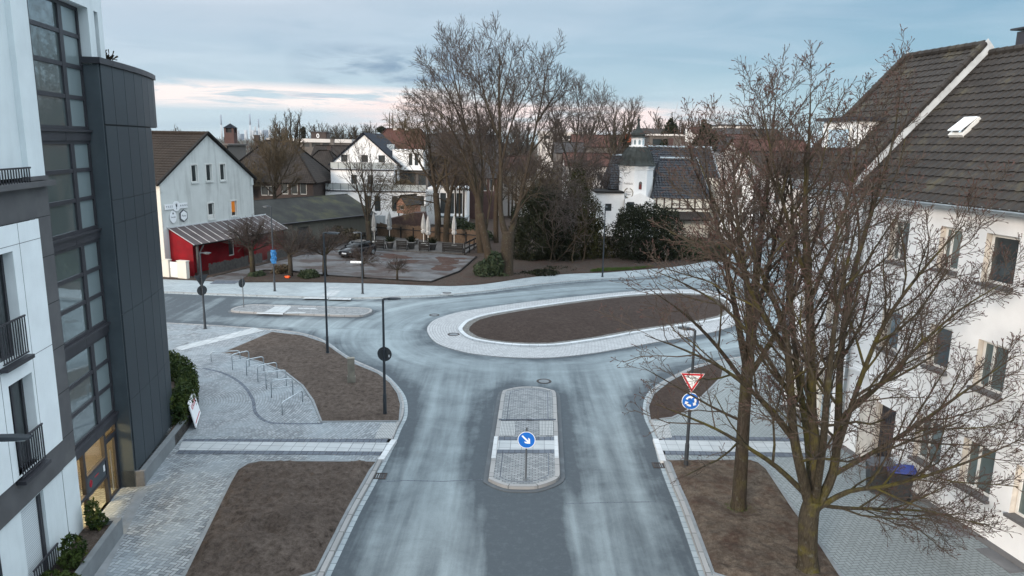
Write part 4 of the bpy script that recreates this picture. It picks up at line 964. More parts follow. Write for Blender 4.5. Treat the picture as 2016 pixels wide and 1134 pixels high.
# ------------------------------------------------------------------ the terrace of white houses on the right
HR = -10.23
FRT = fr((14.0, 17.82), HR, -1)
def right_houses():
    F = FRT; K = 1.02
    def house(name, label, s0, s1, wins, up, extra=None):
        e = empty(name, F((s0 + s1) / 2, 0, 0), label, 'house')
        z_e = 9.6 + up
        op = [o for o, _ in wins]
        m = MB(); facade(m, F, s0, s1, .28, z_e, op, 0, .24, 0, 1)
        m.face([F(s0, 0, 0), F(s0, -9, 0), F(s0, -9, z_e), F(s0, -4.5, 14.2 + up), F(s0, 0, z_e)]); m.face([F(s1, 0, 0), F(s1, -9, 0), F(s1, -9, z_e), F(s1, -4.4, 14.3 + up), F(s1, 0, z_e)])
        m.face([F(s0, -9, 0), F(s1, -9, 0), F(s1, -9, z_e), F(s0, -9, z_e)]); m.build('wall', ['white_r', 'cream_r'], e)
        m = MB(); m.box(F, s0, s1, -.2, .03, 0, .28); m.build('plinth', 'plinth', e)
        m = MB(); m.box(F, s0, s1, 0, .07, 3.24, 3.30); m.box(F, s0, s1, 0, .10, 3.302, 3.36); m.box(F, s0, s1, 0, .06, 3.362, 3.44); m.build('cornice', 'white_r', e)
        m = MB(); m.box(F, s0, s1, -.02, .42, z_e - .06, z_e + .0); m.build('soffit', 'white_r', e)
        g_ = MB(); g_.tube([F(s0, .50, z_e + .02), F(s1, .50, z_e + .02)], .085, 8); g_.box(F, s0, s1, .36, .58, z_e + .075, z_e + .10); g_.build('gutter', 'zinc', e)
        O = F(s0, .58, z_e + .06); U = Vector((F.a[0], F.a[1], 0)); V = Vector((-F.o[0], -F.o[1], K)).normalized(); N = U.cross(V); N = N if N.z > 0 else -N
        L = (4.25 + .58) * math.hypot(1, K)
        r = MB(); tiles(r, O, U, V, N, [(0, 0), (s1 - s0, 0), (s1 - s0, L), (0, L)], .345, .30, .04, .03)
        V2 = Vector((F.o[0], F.o[1], K)).normalized(); O2 = F(s0, -9.1, z_e + .06); N2 = Vector((-F.o[0] * K, -F.o[1] * K, 1)).normalized()
        r.face([Vector(O2), Vector(O2) + U * (s1 - s0), Vector(O2) + U * (s1 - s0) + V2 * L, Vector(O2) + V2 * L]); ro = r.build('roof', 'tile_r', e)
        q = MB(); zr = z_e + .06 + 4.83 * K; half_round(q, F(s0, -4.25, zr + .03), F(s1, -4.25, zr + .03), .13); q.build('ridge_tiles', 'tile_r', ro)
        for o, kind in wins:
            if kind == 'door': continue
            window(e, F, (o[0] + .02, o[1] - .02, o[2] + .02, o[3] - .02), -.17, 'pvc', kind, .075, mull=(((o[0] + o[1]) / 2 + .12,) if kind == 'glass_t' else ()), sill=.02, name='window')
        return e, ro
    w = []
    for o, k in (((1.75, 2.85, 7.5, 8.93), 'glass'), ((3.75, 4.6, 7.6, 8.93), 'glass_t'), ((5.95, 6.85, 7.5, 8.93), 'glass_t'), ((1.55, 2.6, 4.45, 5.88), 'glass_t'), ((3.6, 4.5, 4.5, 5.88), 'glass'), ((5.85, 6.75, 4.45, 5.88), 'glass'),
                 ((1.45, 2.6, 1.38, 2.87), 'glass_t'), ((3.4, 4.55, 1.38, 2.87), 'glass_t'), ((-.6, .75, 1.38, 2.85), 'glass_t'), ((-.6, .6, 4.45, 5.88), 'glass'), ((-.5, .6, 7.5, 8.93), 'glass'), ((5.5, 6.4, .1, 2.55), 'door')): w.append((o, k))
    e, ro = house('white_house', 'white rendered house on the right with brown tiled roof and open skylight', -4, 8.35, w, 0)
    d = MB(); d.box(F, 5.52, 6.38, -.22, -.16, .1, 2.5)
    for k in range(7): d.box(F, 5.58 + k * .11, 5.62 + k * .11, -.16, -.14, .3, 2.3)
    d.build('door', 'frame_d', e)
    m = MB(); m.box(F, 6.42, 7.25, 0, .05, .28, 2.75); m.build('door_surround', 'cream_r', e)
    m = MB(); m.tube([F(8.18, .09, 9.5), F(8.18, .09, .1)], .06, 8); m.build('downpipe', 'zinc', e)
    # open skylight on the roof
    c = 1.65; zc = lambda i: 9.66 + (i + .58) * K
    S = lambda s, i, h: F(s, -i - (-K * h / math.hypot(1, K)) * 1, zc(i) + h / math.hypot(1, K)) if 0 else (F(s, -i, 0)[0] + F.o[0] * h * K / math.hypot(1, K), F(s, -i, 0)[1] + F.o[1] * h * K / math.hypot(1, K), zc(i) + h / math.hypot(1, K))
    m = MB()
    for a, b, i0, i1 in ((5.7, 6.3, 1.34, 1.42), (5.7, 6.3, 1.82, 1.90), (5.7, 5.78, 1.42, 1.82), (6.22, 6.3, 1.42, 1.82)): m.box(S, a, b, i0, i1, .02, .13)
    k = m.build('skylight', 'pvc', e); m = MB(); m.box(lambda s, i, h: S(s, i, h + (1.9 - i) * .2), 5.73, 6.27, 1.38, 1.88, .14, .17); m.build('sash', 'swhite', k)
    m = MB(); m.face([S(5.76, 1.4, .05), S(6.24, 1.4, .05), S(6.24, 1.85, .05), S(5.76, 1.85, .05)]); m.build('pane', 'glass', k)
    # chimney behind the ridge
    m = MB(); m.box(F, 7.35, 8.05, -5.6, -4.95, 12, 15.3); ch = m.build('chimney', 'frame_d', ro); m = MB(); m.box(F, 7.2, 8.2, -5.75, -4.8, 15.36, 15.42); m.build('chimney_cap', 'frame_d', ch)
    for s in (2.4, .55, -1.5): m = MB(); m.box(F, s - .6, s + .6, .04, .5, 0, HP + .015); struct(m.build('light_well_cover', 'plinth'))
    w2 = [((9.0, 9.9, 7.6, 8.95), 'glass_t'), ((10.6, 11.5, 7.6, 8.95), 'glass'), ((9.0, 9.9, 4.5, 5.9), 'glass'), ((10.6, 11.5, 4.5, 5.9), 'glass_t'), ((9.0, 10.2, .5, 2.7), 'glass_t'), ((10.6, 11.9, .4, 2.75), 'glass_t')]
    e2, ro2 = house('white_house', 'white rendered corner house behind the trees with flat dormer and stepped roof edge', 8.36, 12.3, w2, .03)
    up = .52; m = MB()                                           # the roof of the corner house lies higher: raised sheet and pale flashing
    O = F(8.36, .60, 9.69 + .04); z = lambda i: 9.70 + (i + .58) * K
    U = Vector((F.a[0], F.a[1], 0)); V = Vector((-F.o[0], -F.o[1], K)).normalized(); N = Vector((F.o[0] * K, F.o[1] * K, 1)).normalized()
    L = 4.83 * math.hypot(1, K); O3 = Vector(O) + N * .30; tiles(m, O3, U, V, N, [(0, 0), (3.95, 0), (3.95, L), (0, L)], .345, .30, .04, .03); rr = m.build('raised_roof', 'tile_r', e2)
    m = MB(); a, b = Vector(O), Vector(O) + V * (L + .2); off = -U * .05; m.face([a + off, b + off, b + off + N * .42, a + off + N * .42]); m.face([a + off + U * 4.02, b + off + U * 4.02, b + off + U * 4.02 + N * .42, a + off + U * 4.02 + N * .42])
    m.face([a + off, a + off + U * 4.02, a + off + U * 4.02 + N * .42, a + off + N * .42]); m.build('flashing', 'lead', e2)
    q = MB(); half_round(q, O3 + N * .06 - U * .02, O3 + V * L + N * .06 - U * .02, .12); half_round(q, O3 + V * L + N * .05, O3 + V * L + U * 3.95 + N * .05, .13); half_round(q, O3 + N * .06 + U * 3.95, O3 + V * L + N * .06 + U * 3.95, .11); q.build('verge_tiles', 'tile_r', rr)
    d = MB(); d.box(F, 9.9, 12.0, -2.4, -.45, 10.3, 12.25, 0); dd = d.build('dormer', 'white_r', e2); m = MB(); m.box(F, 9.7, 12.3, -2.9, -.25, 12.26, 12.38); m.build('dormer_roof', 'frame_d', dd)
    window(dd, F, (10.2, 11.7, 11.0, 12.0), -.40, 'pvc', 'glass', .07)
right_houses()
# ------------------------------------------------------------------ street furniture
def street_lamp(label, base, h, arm_dir, arm=.75, twin=False, group='street lamps round the junction', arm_z=0.0):
    x, y, z0 = base; e = empty('street_lamp', base, label, 'street lamp', group)
    m = MB(); m.tube([(x, y, z0), (x, y, z0 + .9), (x, y, z0 + .93), (x, y, z0 + h)], [.075, .072, .058, .042], 12); m.build('pole', 'pole', e)
    m = MB(); m.lathe([(.12, 0), (.12, .02), (.085, .03), (.08, .16)], 14, (x, y, z0)); m.build('base_collar', 'pole', e)
    d = Vector((*arm_dir, 0)).normalized(); s = Vector((-d.y, d.x, 0)); T = lambda a, b, c: (x + d.x * a + s.x * b, y + d.y * a + s.y * b, z0 + h + c)
    m = MB(); m.tube([T(0, 0, -.16), T(0, 0, .0), T(.05, 0, .035), T(.22, 0, .04)], [.05, .05, .045, .04], 10); m.build('arm', 'pole', e)
    m = MB(); sec = [(.18, .05, .0, .07), (.26, .11, -.01, .085), (arm * .7, .13, .0, .075), (arm, .10, .01, .05)]
    for (a, w_, lo, hi), (a2, w2, lo2, hi2) in zip(sec, sec[1:]):
        A = [T(a, -w_, lo), T(a, w_, lo), T(a, w_ * .8, hi), T(a, -w_ * .8, hi)]; B = [T(a2, -w2, lo2), T(a2, w2, lo2), T(a2, w2 * .8, hi2), T(a2, -w2 * .8, hi2)]
        for k in range(4): m.face([A[k], A[(k + 1) % 4], B[(k + 1) % 4], B[k]])
    a, w_, lo, hi = sec[-1]; m.face([T(a, -w_, lo), T(a, w_, lo), T(a, w_ * .8, hi), T(a, -w_ * .8, hi)]); a, w_, lo, hi = sec[0]; m.face([T(a, -w_, lo), T(a, w_, lo), T(a, w_ * .8, hi), T(a, -w_ * .8, hi)])
    hd = m.build('lamp_head', 'pole', e)
    m = MB(); m.box(T, .3, arm - .08, -.085, .085, -.02, .002); m.build('lens', 'lens', hd)
    return e
def disc(mb, P, r, y0, y1, n=36, mi=0):
    """a disc facing -n; P(a, b, c): a across, b up, c depth"""
    i = len(mb.v)
    for yy in (y0, y1):
        for q in range(n): an = 2 * math.pi * q / n; mb.v.append(tuple(P(r * math.cos(an), r * math.sin(an), yy)))
    mb.f += [tuple(i + q for q in range(n)), tuple(i + n + q for q in range(n))[::-1]]; mb.m += [mi, mi]
    for q in range(n): mb.f.append((i + q, i + (q + 1) % n, i + n + (q + 1) % n, i + n + q)); mb.m.append(mi)
def flatpoly(mb, P, pts, y0, y1, mi=0):
    n = len(pts); i = len(mb.v)
    for yy in (y0, y1): mb.v += [tuple(P(a, b, yy)) for a, b in pts]
    mb.f += [tuple(i + q for q in range(n)), tuple(i + n + q for q in range(n))[::-1]]; mb.m += [mi, mi]
    for q in range(n): mb.f.append((i + q, i + (q + 1) % n, i + n + (q + 1) % n, i + n + q)); mb.m.append(mi)
def sign_frame(x, y, z, face):
    """P(across, up, depth towards the viewer of the sign)"""
    f = Vector((*face, 0)).normalized(); s = Vector((-f.y, f.x, 0)); return lambda a, b, c: (x + s.x * a + f.x * c, y + s.y * a + f.y * c, z + b)
def keep_right(name, label, u, v, h, face, r=.30, post_r=.03, z0=.13, mirror=False):
    x, y = g(u, v, z0); e = empty(name, (x, y, z0), label, 'traffic sign')
    m = MB(); m.tube([(x, y, z0), (x, y, z0 + h + .12)], post_r, 10); m.lathe([(.09, 0), (.09, .012), (post_r, .03)], 12, (x, y, z0)); m.build('post', 'post_g', e)
    P = sign_frame(x, y, z0 + h - r, face); m = MB(); disc(m, P, r, .045, .058); b = m.build('sign_plate', 'sback', e)
    m = MB(); disc(m, P, r - .004, .0585, .0605); m.build('white_rim', 'swhite', b)
    m = MB(); disc(m, P, r * .91, .061, .063); m.build('blue_field', 'sblue', b)
    m = MB(); k = r / .3; c, s = math.cos(R(-45)), math.sin(R(-45)); rot = lambda a, b_: ((a * c - b_ * s) * k, (a * s + b_ * c) * k)
    flatpoly(m, P, [rot(*q) for q in ((-.21, .028), (.06, .028), (-.02, .105), (.06, .105), (.175, 0), (.06, -.105), (-.02, -.105), (.06, -.028), (-.21, -.028))], .0635, .0655); m.build('white_arrow', 'swhite', b)
    m = MB(); m.box(lambda a, b_, c_: P(a, c_, b_), -.07, .07, -.04, .045, -.02, .02); m.build('clamp', 'post_g', b)
    return e
def furniture():
    lp = lambda u, v, z=HP: (*g(u, v, z), z)
    d = Vector((1, .1))
    street_lamp('tall charcoal street lamp in the bare bed behind the stone post', lp(645, 695, HP + .05), 6.35, (1, .12), .8)
    l2 = street_lamp('charcoal street lamp at the bed corner carrying a round sign seen from behind', lp(758, 817, HP + .05), 4.85, (1, .25), .7)
    street_lamp('far street lamp with a crumpled blue tarp tied to its pole', lp(541, 573), 6.25, (-1, .05), .6)
    street_lamp('far street lamp with a white street name sign in front of the car park', lp(714, 578), 4.5, (-1, .1), .6)
    street_lamp('slim far street lamp standing in front of the dark evergreens', lp(1186, 545), 6.0, (.1, -1), .5)
    street_lamp('far left street lamp with the backs of a triangular and a round sign', lp(404, 647), 4.5, (1, .1), .6)
    street_lamp('street lamp carrying the give way and roundabout signs on the right', lp(1350, 921, HP + .05), 4.95, (-.8, .6), .6)
    street_lamp('nearest street lamp head reaching in at the left edge of the picture', (-10.85, 14.0, HP), 4.93, (1, .12), .95)
    # round blue sign on the second lamp, seen from behind
    def rear_sign(name, label, base, z, face, r=.30, off=.07, sticker=True):
        x, y = base[0], base[1]; e = empty(name, (x, y, z), label, 'traffic sign'); P = sign_frame(x, y, z, face); m = MB(); disc(m, P, r, off, off + .014); b = m.build('sign_plate', 'sback', e)
        m = MB(); disc(m, P, r - .004, off + .0145, off + .0165); m.build('white_rim', 'swhite', b); m = MB(); disc(m, P, r * .91, off + .017, off + .019); m.build('blue_field', 'sblue', b)
        arrows(P, r, off + .0195, b)
        if sticker: m = MB(); m.box(lambda a, b_, c: P(a, c, b_), -.21, -.17, off - .003, off - .0005, -.12, -.02); m.build('sticker', 'swhite', b)
        m = MB()
        for zz in (-.2, .2): m.box(lambda a, b_, c: P(a, c, b_), -.07, .07, -.06, off - .001, zz - .015, zz + .015)
        m.build('clamp', 'pole', b); return e
    def arrows(P, r, c, par):
        for k in range(3):
            m = MB(); pts = []; a0 = R(90 + 120 * k); ro, ri = r * .62, r * .40
            span = R(66)
            for q in range(9): an = a0 + span * q / 8; pts.append((ro * math.cos(an), ro * math.sin(an)))
            for q in range(8, -1, -1): an = a0 + span * q / 8; pts.append((ri * math.cos(an), ri * math.sin(an)))
            flatpoly(m, P, pts, c, c + .002)
            an = a0 - R(4); t = (math.sin(a0), -math.cos(a0)); rm = (ro + ri) / 2; bx = (math.cos(a0), math.sin(a0))
            tip = (rm * bx[0] + t[0] * r * .30, rm * bx[1] + t[1] * r * .30)
            flatpoly(m, P, [(bx[0] * (rm + r * .25), bx[1] * (rm + r * .25)), tip, (bx[0] * (rm - r * .25), bx[1] * (rm - r * .25))], c + .0002, c + .0022); m.build('white_arrow', 'swhite', par)
    x, y = g(758, 817, HP + .05); rear_sign('round_sign', 'round traffic sign seen from behind on the lamp post at the bed corner', (x, y), aty(755, 698, y).z, (.15, 1))
    x, y = g(404, 647, HP); rear_sign('round_sign', 'round traffic sign seen from behind on the far left lamp post', (x, y), aty(395, 572, y).z, (-.75, .65), .3, .07, False)
    # give way signs
    def give_way(name, label, x, y, z, face, s=.9, off=.08, emboss=True):
        e = empty(name, (x, y, z), label, 'traffic sign'); P = sign_frame(x, y, z, face); h = s * .866
        def tri(k, dz=0): return [(-s / 2 * k, h / 3 * k + dz), (s / 2 * k, h / 3 * k + dz), (0, -h * 2 / 3 * k + dz)]
        m = MB(); flatpoly(m, P, tri(1), off, off + .014); b = m.build('sign_plate', 'sback', e)
        m = MB(); flatpoly(m, P, tri(.985), off + .0145, off + .0165); m.build('white_rim', 'swhite', b)
        m = MB(); flatpoly(m, P, tri(.93), off + .017, off + .019); m.build('red_border', 'sred', b)
        m = MB(); flatpoly(m, P, tri(.66), off + .0195, off + .0215); m.build('white_field', 'swhite', b)
        m = MB(); m.box(lambda a, b_, c: P(a, c, b_), -.08, .08, -.06, off - .001, .1, .14); m.build('clamp', 'pole', b); return e
    x, y = g(1350, 921, HP + .05); zc = aty(1355, 788, y).z
    give_way('give_way_sign', 'red and white give way triangle on the right hand lamp post', x, y, aty(1355, 746, y).z, (-.08, -1), .82)
    e = empty('roundabout_sign', (x, y, zc), 'round blue roundabout sign with three white arrows under the triangle', 'traffic sign'); P = sign_frame(x, y, zc, (-.08, -1)); m = MB(); disc(m, P, .31, .08, .094); b = m.build('sign_plate', 'sback', e)
    m = MB(); disc(m, P, .306, .0945, .0965); m.build('white_rim', 'swhite', b); m = MB(); disc(m, P, .283, .097, .099); m.build('blue_field', 'sblue', b); arrows(P, .31, .0995, b)
    m = MB(); m.box(lambda a, b_, c: P(a, c, b_), -.07, .07, -.05, .079, -.02, .02); m.build('clamp', 'pole', b)
    x, y = g(404, 647, HP); give_way('give_way_sign', 'give way triangle seen from behind on the far left lamp post', x, y, aty(397, 550, y).z, (-.75, .65), .85)
    keep_right('keep_right_sign', 'round blue keep right arrow sign on the front traffic island', 1035, 943, 1.72, (-.06, -1))
    keep_right('keep_right_sign', 'small round sign seen edge on at the tip of the far traffic island', 480, 605, 1.95, (-.93, .37))
    # cycle stands
    stands = [((458, 728), (491, 720)), ((486, 739), (520, 732)), ((508, 752), (546, 744)), ((524.5, 766), (564, 760)), ((535, 783), (577, 778))]
    names = ['first', 'second', 'third', 'fourth', 'fifth']
    def stand(a, b, h, label, bar=True, hb=None):
        a, b = Vector((*a, HP)), Vector((*b, HP)); e = empty('bicycle_stand', tuple((a + b) / 2), label, 'bicycle stand', 'bicycle stands in a curved row'); u = Vector((0, 0, 1)); d = (b - a).normalized(); hb = hb or h
        r = .024; m = MB(); k = .12
        m.tube([a, a + u * (h - k), a + u * (h - k * .3) + d * k * .3, a + u * h + d * k, b + u * hb - d * k, b + u * (hb - k * .3) - d * k * .3, b + u * (hb - k), b], r, 8); m.build('hoop', 'steel', e, True)
        if bar: m = MB(); m.tube([a + u * .42, b + u * .42], .018, 8); m.build('cross_bar', 'steel', e, True)
    for k, (a, b) in enumerate(stands): stand(g(*a, HP), g(*b, HP), .78, f'galvanised bicycle stand with cross bar, {names[k]} of five counted from the road end')
    stand(g(556, 816, HP), g(596, 791, HP), .52, 'nearest bicycle stand with a slanting rail and no cross bar', False, .52)
    stand(g(416, 712, HP), g(473, 709, HP), .50, 'farthest low bicycle rail without cross bar beside the flower bed', False)
    # stone post in the bed
    x, y = g(692, 754, HP + .05); e = empty('stone_post', (x, y, HP), 'weathered square stone post standing in the bare flower bed', 'stone post')
    m = MB(); T = lambda a, b, c: (x + a * .98 - b * .2, y + a * .2 + b * .98, HP + c); m.box(T, -.19, .19, -.13, .13, 0, .38); m.build('foot', 'stele', e)
    m = MB(); m.box(T, -.16, .16, -.11, .11, .385, 1.2); m.box(T, -.17, .17, -.12, .12, 1.203, 1.27); m.build('shaft', 'stele', e)
    # advertising board leaning on the planter
    F = FL; e = empty('advertising_board', F(5.6, .95, HP), 'white advertising board with red letters leaning by the hedge', 'sign board')
    T = lambda a, b, c: F(4.75 + a * .93, .98 - a * .14 - c * .22 + b, HP + .02 + c)
    m = MB(); m.box(T, 0, 1.75, -.02, .02, .05, 1.05); bd = m.build('board', 'swhite', e)
    m = MB(); m.box(T, .05, .10, -.06, -.021, 0, .98); m.box(T, 1.65, 1.70, -.06, -.021, 0, .98); m.build('frame_leg', 'woodd', e)
    text('VERKAUF', .30, lambda a, n, z: T(a, .022 + n, z), .875, 0, .74, bd, 'letters_r', 'lettering', .002, 0, lambda x_, y_: (-x_, y_))
    m = MB(); m.box(T, .15, 1.6, .0205, .024, .15, .20); m.build('bottom_line', 'letters_r', bd)
    # tarp and street name sign
    x, y = g(541, 573, HP); z = aty(536, 505, y).z; m = MB(); rnd = random.Random(3); n = 12
    for i in range(n + 1):
        for j in range(9): an = -2.2 + 4.4 * j / 8; r = .17 + .05 * math.sin(i * 1.3 + j * 2.1) + rnd.uniform(-.02, .03); m.v.append((x + r * math.sin(an) + .03, y - r * math.cos(an), z - .5 + 1.0 * i / n + rnd.uniform(-.02, .02)))
    for i in range(n):
        for j in range(8): q = i * 9 + j; m.f.append((q, q + 1, q + 10, q + 9)); m.m.append(0)
    o = m.build('tarpaulin', 'tarp', base=(x, y, z)); tag(o, 'crumpled blue tarp wrapped round the far lamp post', 'tarp'); sm = o.modifiers.new('thick', 'SOLIDIFY'); sm.thickness = .008
    x, y = g(714, 578, HP); z = aty(700, 516, y).z; e = empty('street_name_sign', (x, y, z), 'white street name sign sticking out left from the far lamp post', 'street sign')
    T = lambda a, b, c: (x + a, y + b, z + c); m = MB(); m.box(T, -.84, -.05, -.012, .012, -.075, .075); p = m.build('sign_plate', 'swhite', e)
    text('Schollener Str.', .105, lambda a, n_, z_: T(a, -.014 - n_, z_), -.445, 0, 0, p, 'letters', 'lettering', .001)
    m = MB(); m.box(T, -.05, .06, -.03, .03, -.06, .06); m.build('clamp', 'pole', e)
    # wheelie bins by the house door
    def bin_(name, label, x, y, rz, lid, s=1.0):
        e = origin_empty(name, label, 'wheelie bin', 'wheelie bins at the house wall')
        m = MB(); lo = [(-.24, -.27), (.24, -.27), (.24, .27), (-.24, .27)]; hi = [(-.31, -.36), (.31, -.36), (.31, .36), (-.31, .36)]
        A = [(a, b, .06) for a, b in lo]; B = [(a, b, .98) for a, b in hi]; m.face(A)
        for k in range(4): m.face([A[k], A[(k + 1) % 4], B[(k + 1) % 4], B[k]])
        m.box(ID, -.33, .33, -.38, .38, .94, .99); m.box(ID, -.2, .2, .3, .33, .3, .8); m.build('body', 'bin', e)
        m = MB(); m.face([(-.34, -.40, 1.0), (.34, -.40, 1.0), (.34, .40, 1.06), (-.34, .40, 1.06)]); m.face([(-.34, -.40, 1.0), (.34, -.40, 1.0), (.32, -.37, 1.05), (-.32, -.37, 1.05)])
        m.face([(-.32, -.37, 1.05), (.32, -.37, 1.05), (.32, .38, 1.12), (-.32, .38, 1.12)]); m.face([(-.34, .40, 1.06), (.34, .40, 1.06), (.32, .38, 1.12), (-.32, .38, 1.12)])
        for q in (-1, 1): m.face([(.34 * q, -.40, 1.0), (.34 * q, .40, 1.06), (.32 * q, .38, 1.12), (.32 * q, -.37, 1.05)])
        l = m.build('lid', lid, e); m = MB(); m.tube([(-.3, .44, 1.03), (.3, .44, 1.03)], .022, 8); m.build('handle', lid, l)
        for q in (-1, 1): m = MB(); m.tube([(.24 * q, .30, .1), (.29 * q, .30, .1)], .1, 14); m.build('wheel', 'tyre', e)
        return place(e, (x, y, HP), rz, s)
    x, y = g(1736, 974, HP); bin_('wheelie_bin', 'wheelie bin with a grey lid standing beside the house door', x - .05, y + .25, R(-100), 'bin_lid')
    x, y = g(1776, 992, HP); bin_('wheelie_bin', 'wheelie bin with a bright blue lid at the white house wall', x, y + .3, R(-112), 'bin_blue')
    x, y = g(566, 547, HP + .1); m = MB(); m.lathe([(.20, 0), (.24, .06), (.2, .13), (.08, .17), (.03, .16)], 11, (x, y, HP + .1)); m.v = [(a + .06 * math.sin(c * 40 + a * 9), b + .06 * math.cos(a * 11), c) for a, b, c in m.v]
    tag(m.build('plastic_bag', 'orange', base=(x, y, HP + .1), smooth=True), 'bright orange plastic bag lying in the far planting strip', 'plastic bag')
furniture()
# ------------------------------------------------------------------ leafless trees
def tube_fast(mb, pts, rad, n, mi):
    i0 = len(mb.v); v = mb.v
    d = pts[1] - pts[0]; d.normalize(); a = d.orthogonal(); a.normalize(); b = d.cross(a)
    cs = [(math.cos(6.28318 * q / n), math.sin(6.28318 * q / n)) for q in range(n)]
    for p, r in zip(pts, rad):
        for c, s in cs: v.append((p.x + (a.x * c + b.x * s) * r, p.y + (a.y * c + b.y * s) * r, p.z + (a.z * c + b.z * s) * r))
    for k in range(len(pts) - 1):
        for q in range(n): x = i0 + k * n + q; y = i0 + k * n + (q + 1) % n; mb.f.append((x, y, y + n, x + n)); mb.m.append(mi)
class Tree:
    def __init__(t, seed, rmin=.006, ratio=.52, up=.10, wig=.16, nch=(7, 7, 6, 3), ang=(30, 62), maxl=3, minlen=.16, t0=.25, buds=0.0, thick=1.0, droop=0.0):
        t.r = random.Random(seed); t.rmin, t.ratio, t.up, t.wig, t.nch, t.ang, t.maxl, t.minlen, t.t0, t.buds, t.thick, t.droop = rmin, ratio, up, wig, nch, ang, maxl, minlen, t0, buds, thick, droop
        t.mb = MB(); t.n = 0
    def line(t, p, d, L, r, lvl):
        n = 2 if lvl >= 3 else (4 if lvl == 2 else max(4, int(L / .7))); pts = [p]; rad = [r]; d = d.normalized(); rg = t.r.gauss
        end = .45 if lvl < 3 else .7
        for i in range(n):
            d = d + Vector((rg(0, t.wig), rg(0, t.wig), rg(0, t.wig) + t.up - t.droop * lvl * .1)); d.normalize(); p = p + d * (L / n); pts.append(p); rad.append(max(t.rmin * .8, r * (1 - (1 - end) * (i + 1) / n)))
        return pts, rad
    def limb(t, pts, rad, lvl, L=None):
        """draw a limb and let it branch"""
        sides = 9 if rad[0] > .12 else (7 if rad[0] > .05 else (4 if rad[0] > .018 else 3))
        tube_fast(t.mb, pts, rad, sides, 0 if rad[0] > .022 else 1); t.n += 1
        if lvl > t.maxl: return
        L = L or sum((b - a).length for a, b in zip(pts, pts[1:])); nc = t.nch[min(lvl, len(t.nch) - 1)]; ga = t.r.random() * 6.28; m = len(pts) - 1
        for k in range(nc):
            f = t.t0 + (1 - t.t0) * (k + t.r.random() * .9) / nc; f = min(f, .999); i = int(f * m); q = f * m - i
            p = pts[i].lerp(pts[i + 1], q); d = (pts[i + 1] - pts[i]).normalized(); rr = rad[i] + (rad[i + 1] - rad[i]) * q
            a = d.orthogonal().normalized(); b = d.cross(a); ga += 2.4 + t.r.uniform(-.4, .4); th = R(t.r.uniform(*t.ang)) * (.75 + .25 * (1 - f))
            cd = d * math.cos(th) + (a * math.cos(ga) + b * math.sin(ga)) * math.sin(th)
            cl = L * t.ratio * (1.08 - .62 * f) * t.r.uniform(.7, 1.25); cl = min(cl, 4.2)
            if cl < t.minlen: continue
            cr = max(t.rmin, min(rr * .62, .0085 * cl ** 1.15 * 1.6 + .002) * t.thick)
            P, Q = t.line(p, cd, cl, cr, lvl + 1); t.limb(P, Q, lvl + 1, cl)
        if t.buds and lvl >= 2:
            for _ in range(2):
                if t.r.random() < t.buds:
                    p = pts[-1]; d = (pts[-1] - pts[-2]).normalized() + Vector((t.r.gauss(0, .6), t.r.gauss(0, .6), t.r.gauss(0, .5))); q = p + d.normalized() * t.r.uniform(.05, .13)
                    tube_fast(t.mb, [p, q], [t.rmin * .8, t.rmin * 1.9], 3, 2)
def spline(pts, rad, n=4):
    P = [Vector(p) for p in pts]; out = []; ro = []
    for i in range(len(P) - 1):
        p0 = P[i - 1] if i else P[0] * 2 - P[1]; p1, p2 = P[i], P[i + 1]; p3 = P[i + 2] if i + 2 < len(P) else P[-1] * 2 - P[-2]
        for j in range(n):
            t = j / n; out.append(.5 * (2 * p1 + (p2 - p0) * t + (2 * p0 - 5 * p1 + 4 * p2 - p3) * t * t + (3 * p1 - p0 - 3 * p2 + p3) * t ** 3)); ro.append(rad[i] + (rad[i + 1] - rad[i]) * t)
    return out + [P[-1]], ro + [rad[-1]]
def finish(name, label, base, trunk, T, mats, group=None, cat='tree', tm=None):
    e = empty(name, base, label, cat, group); trunk.build('trunk', tm or mats[0], e, True); T.mb.build('crown', mats, e); return e

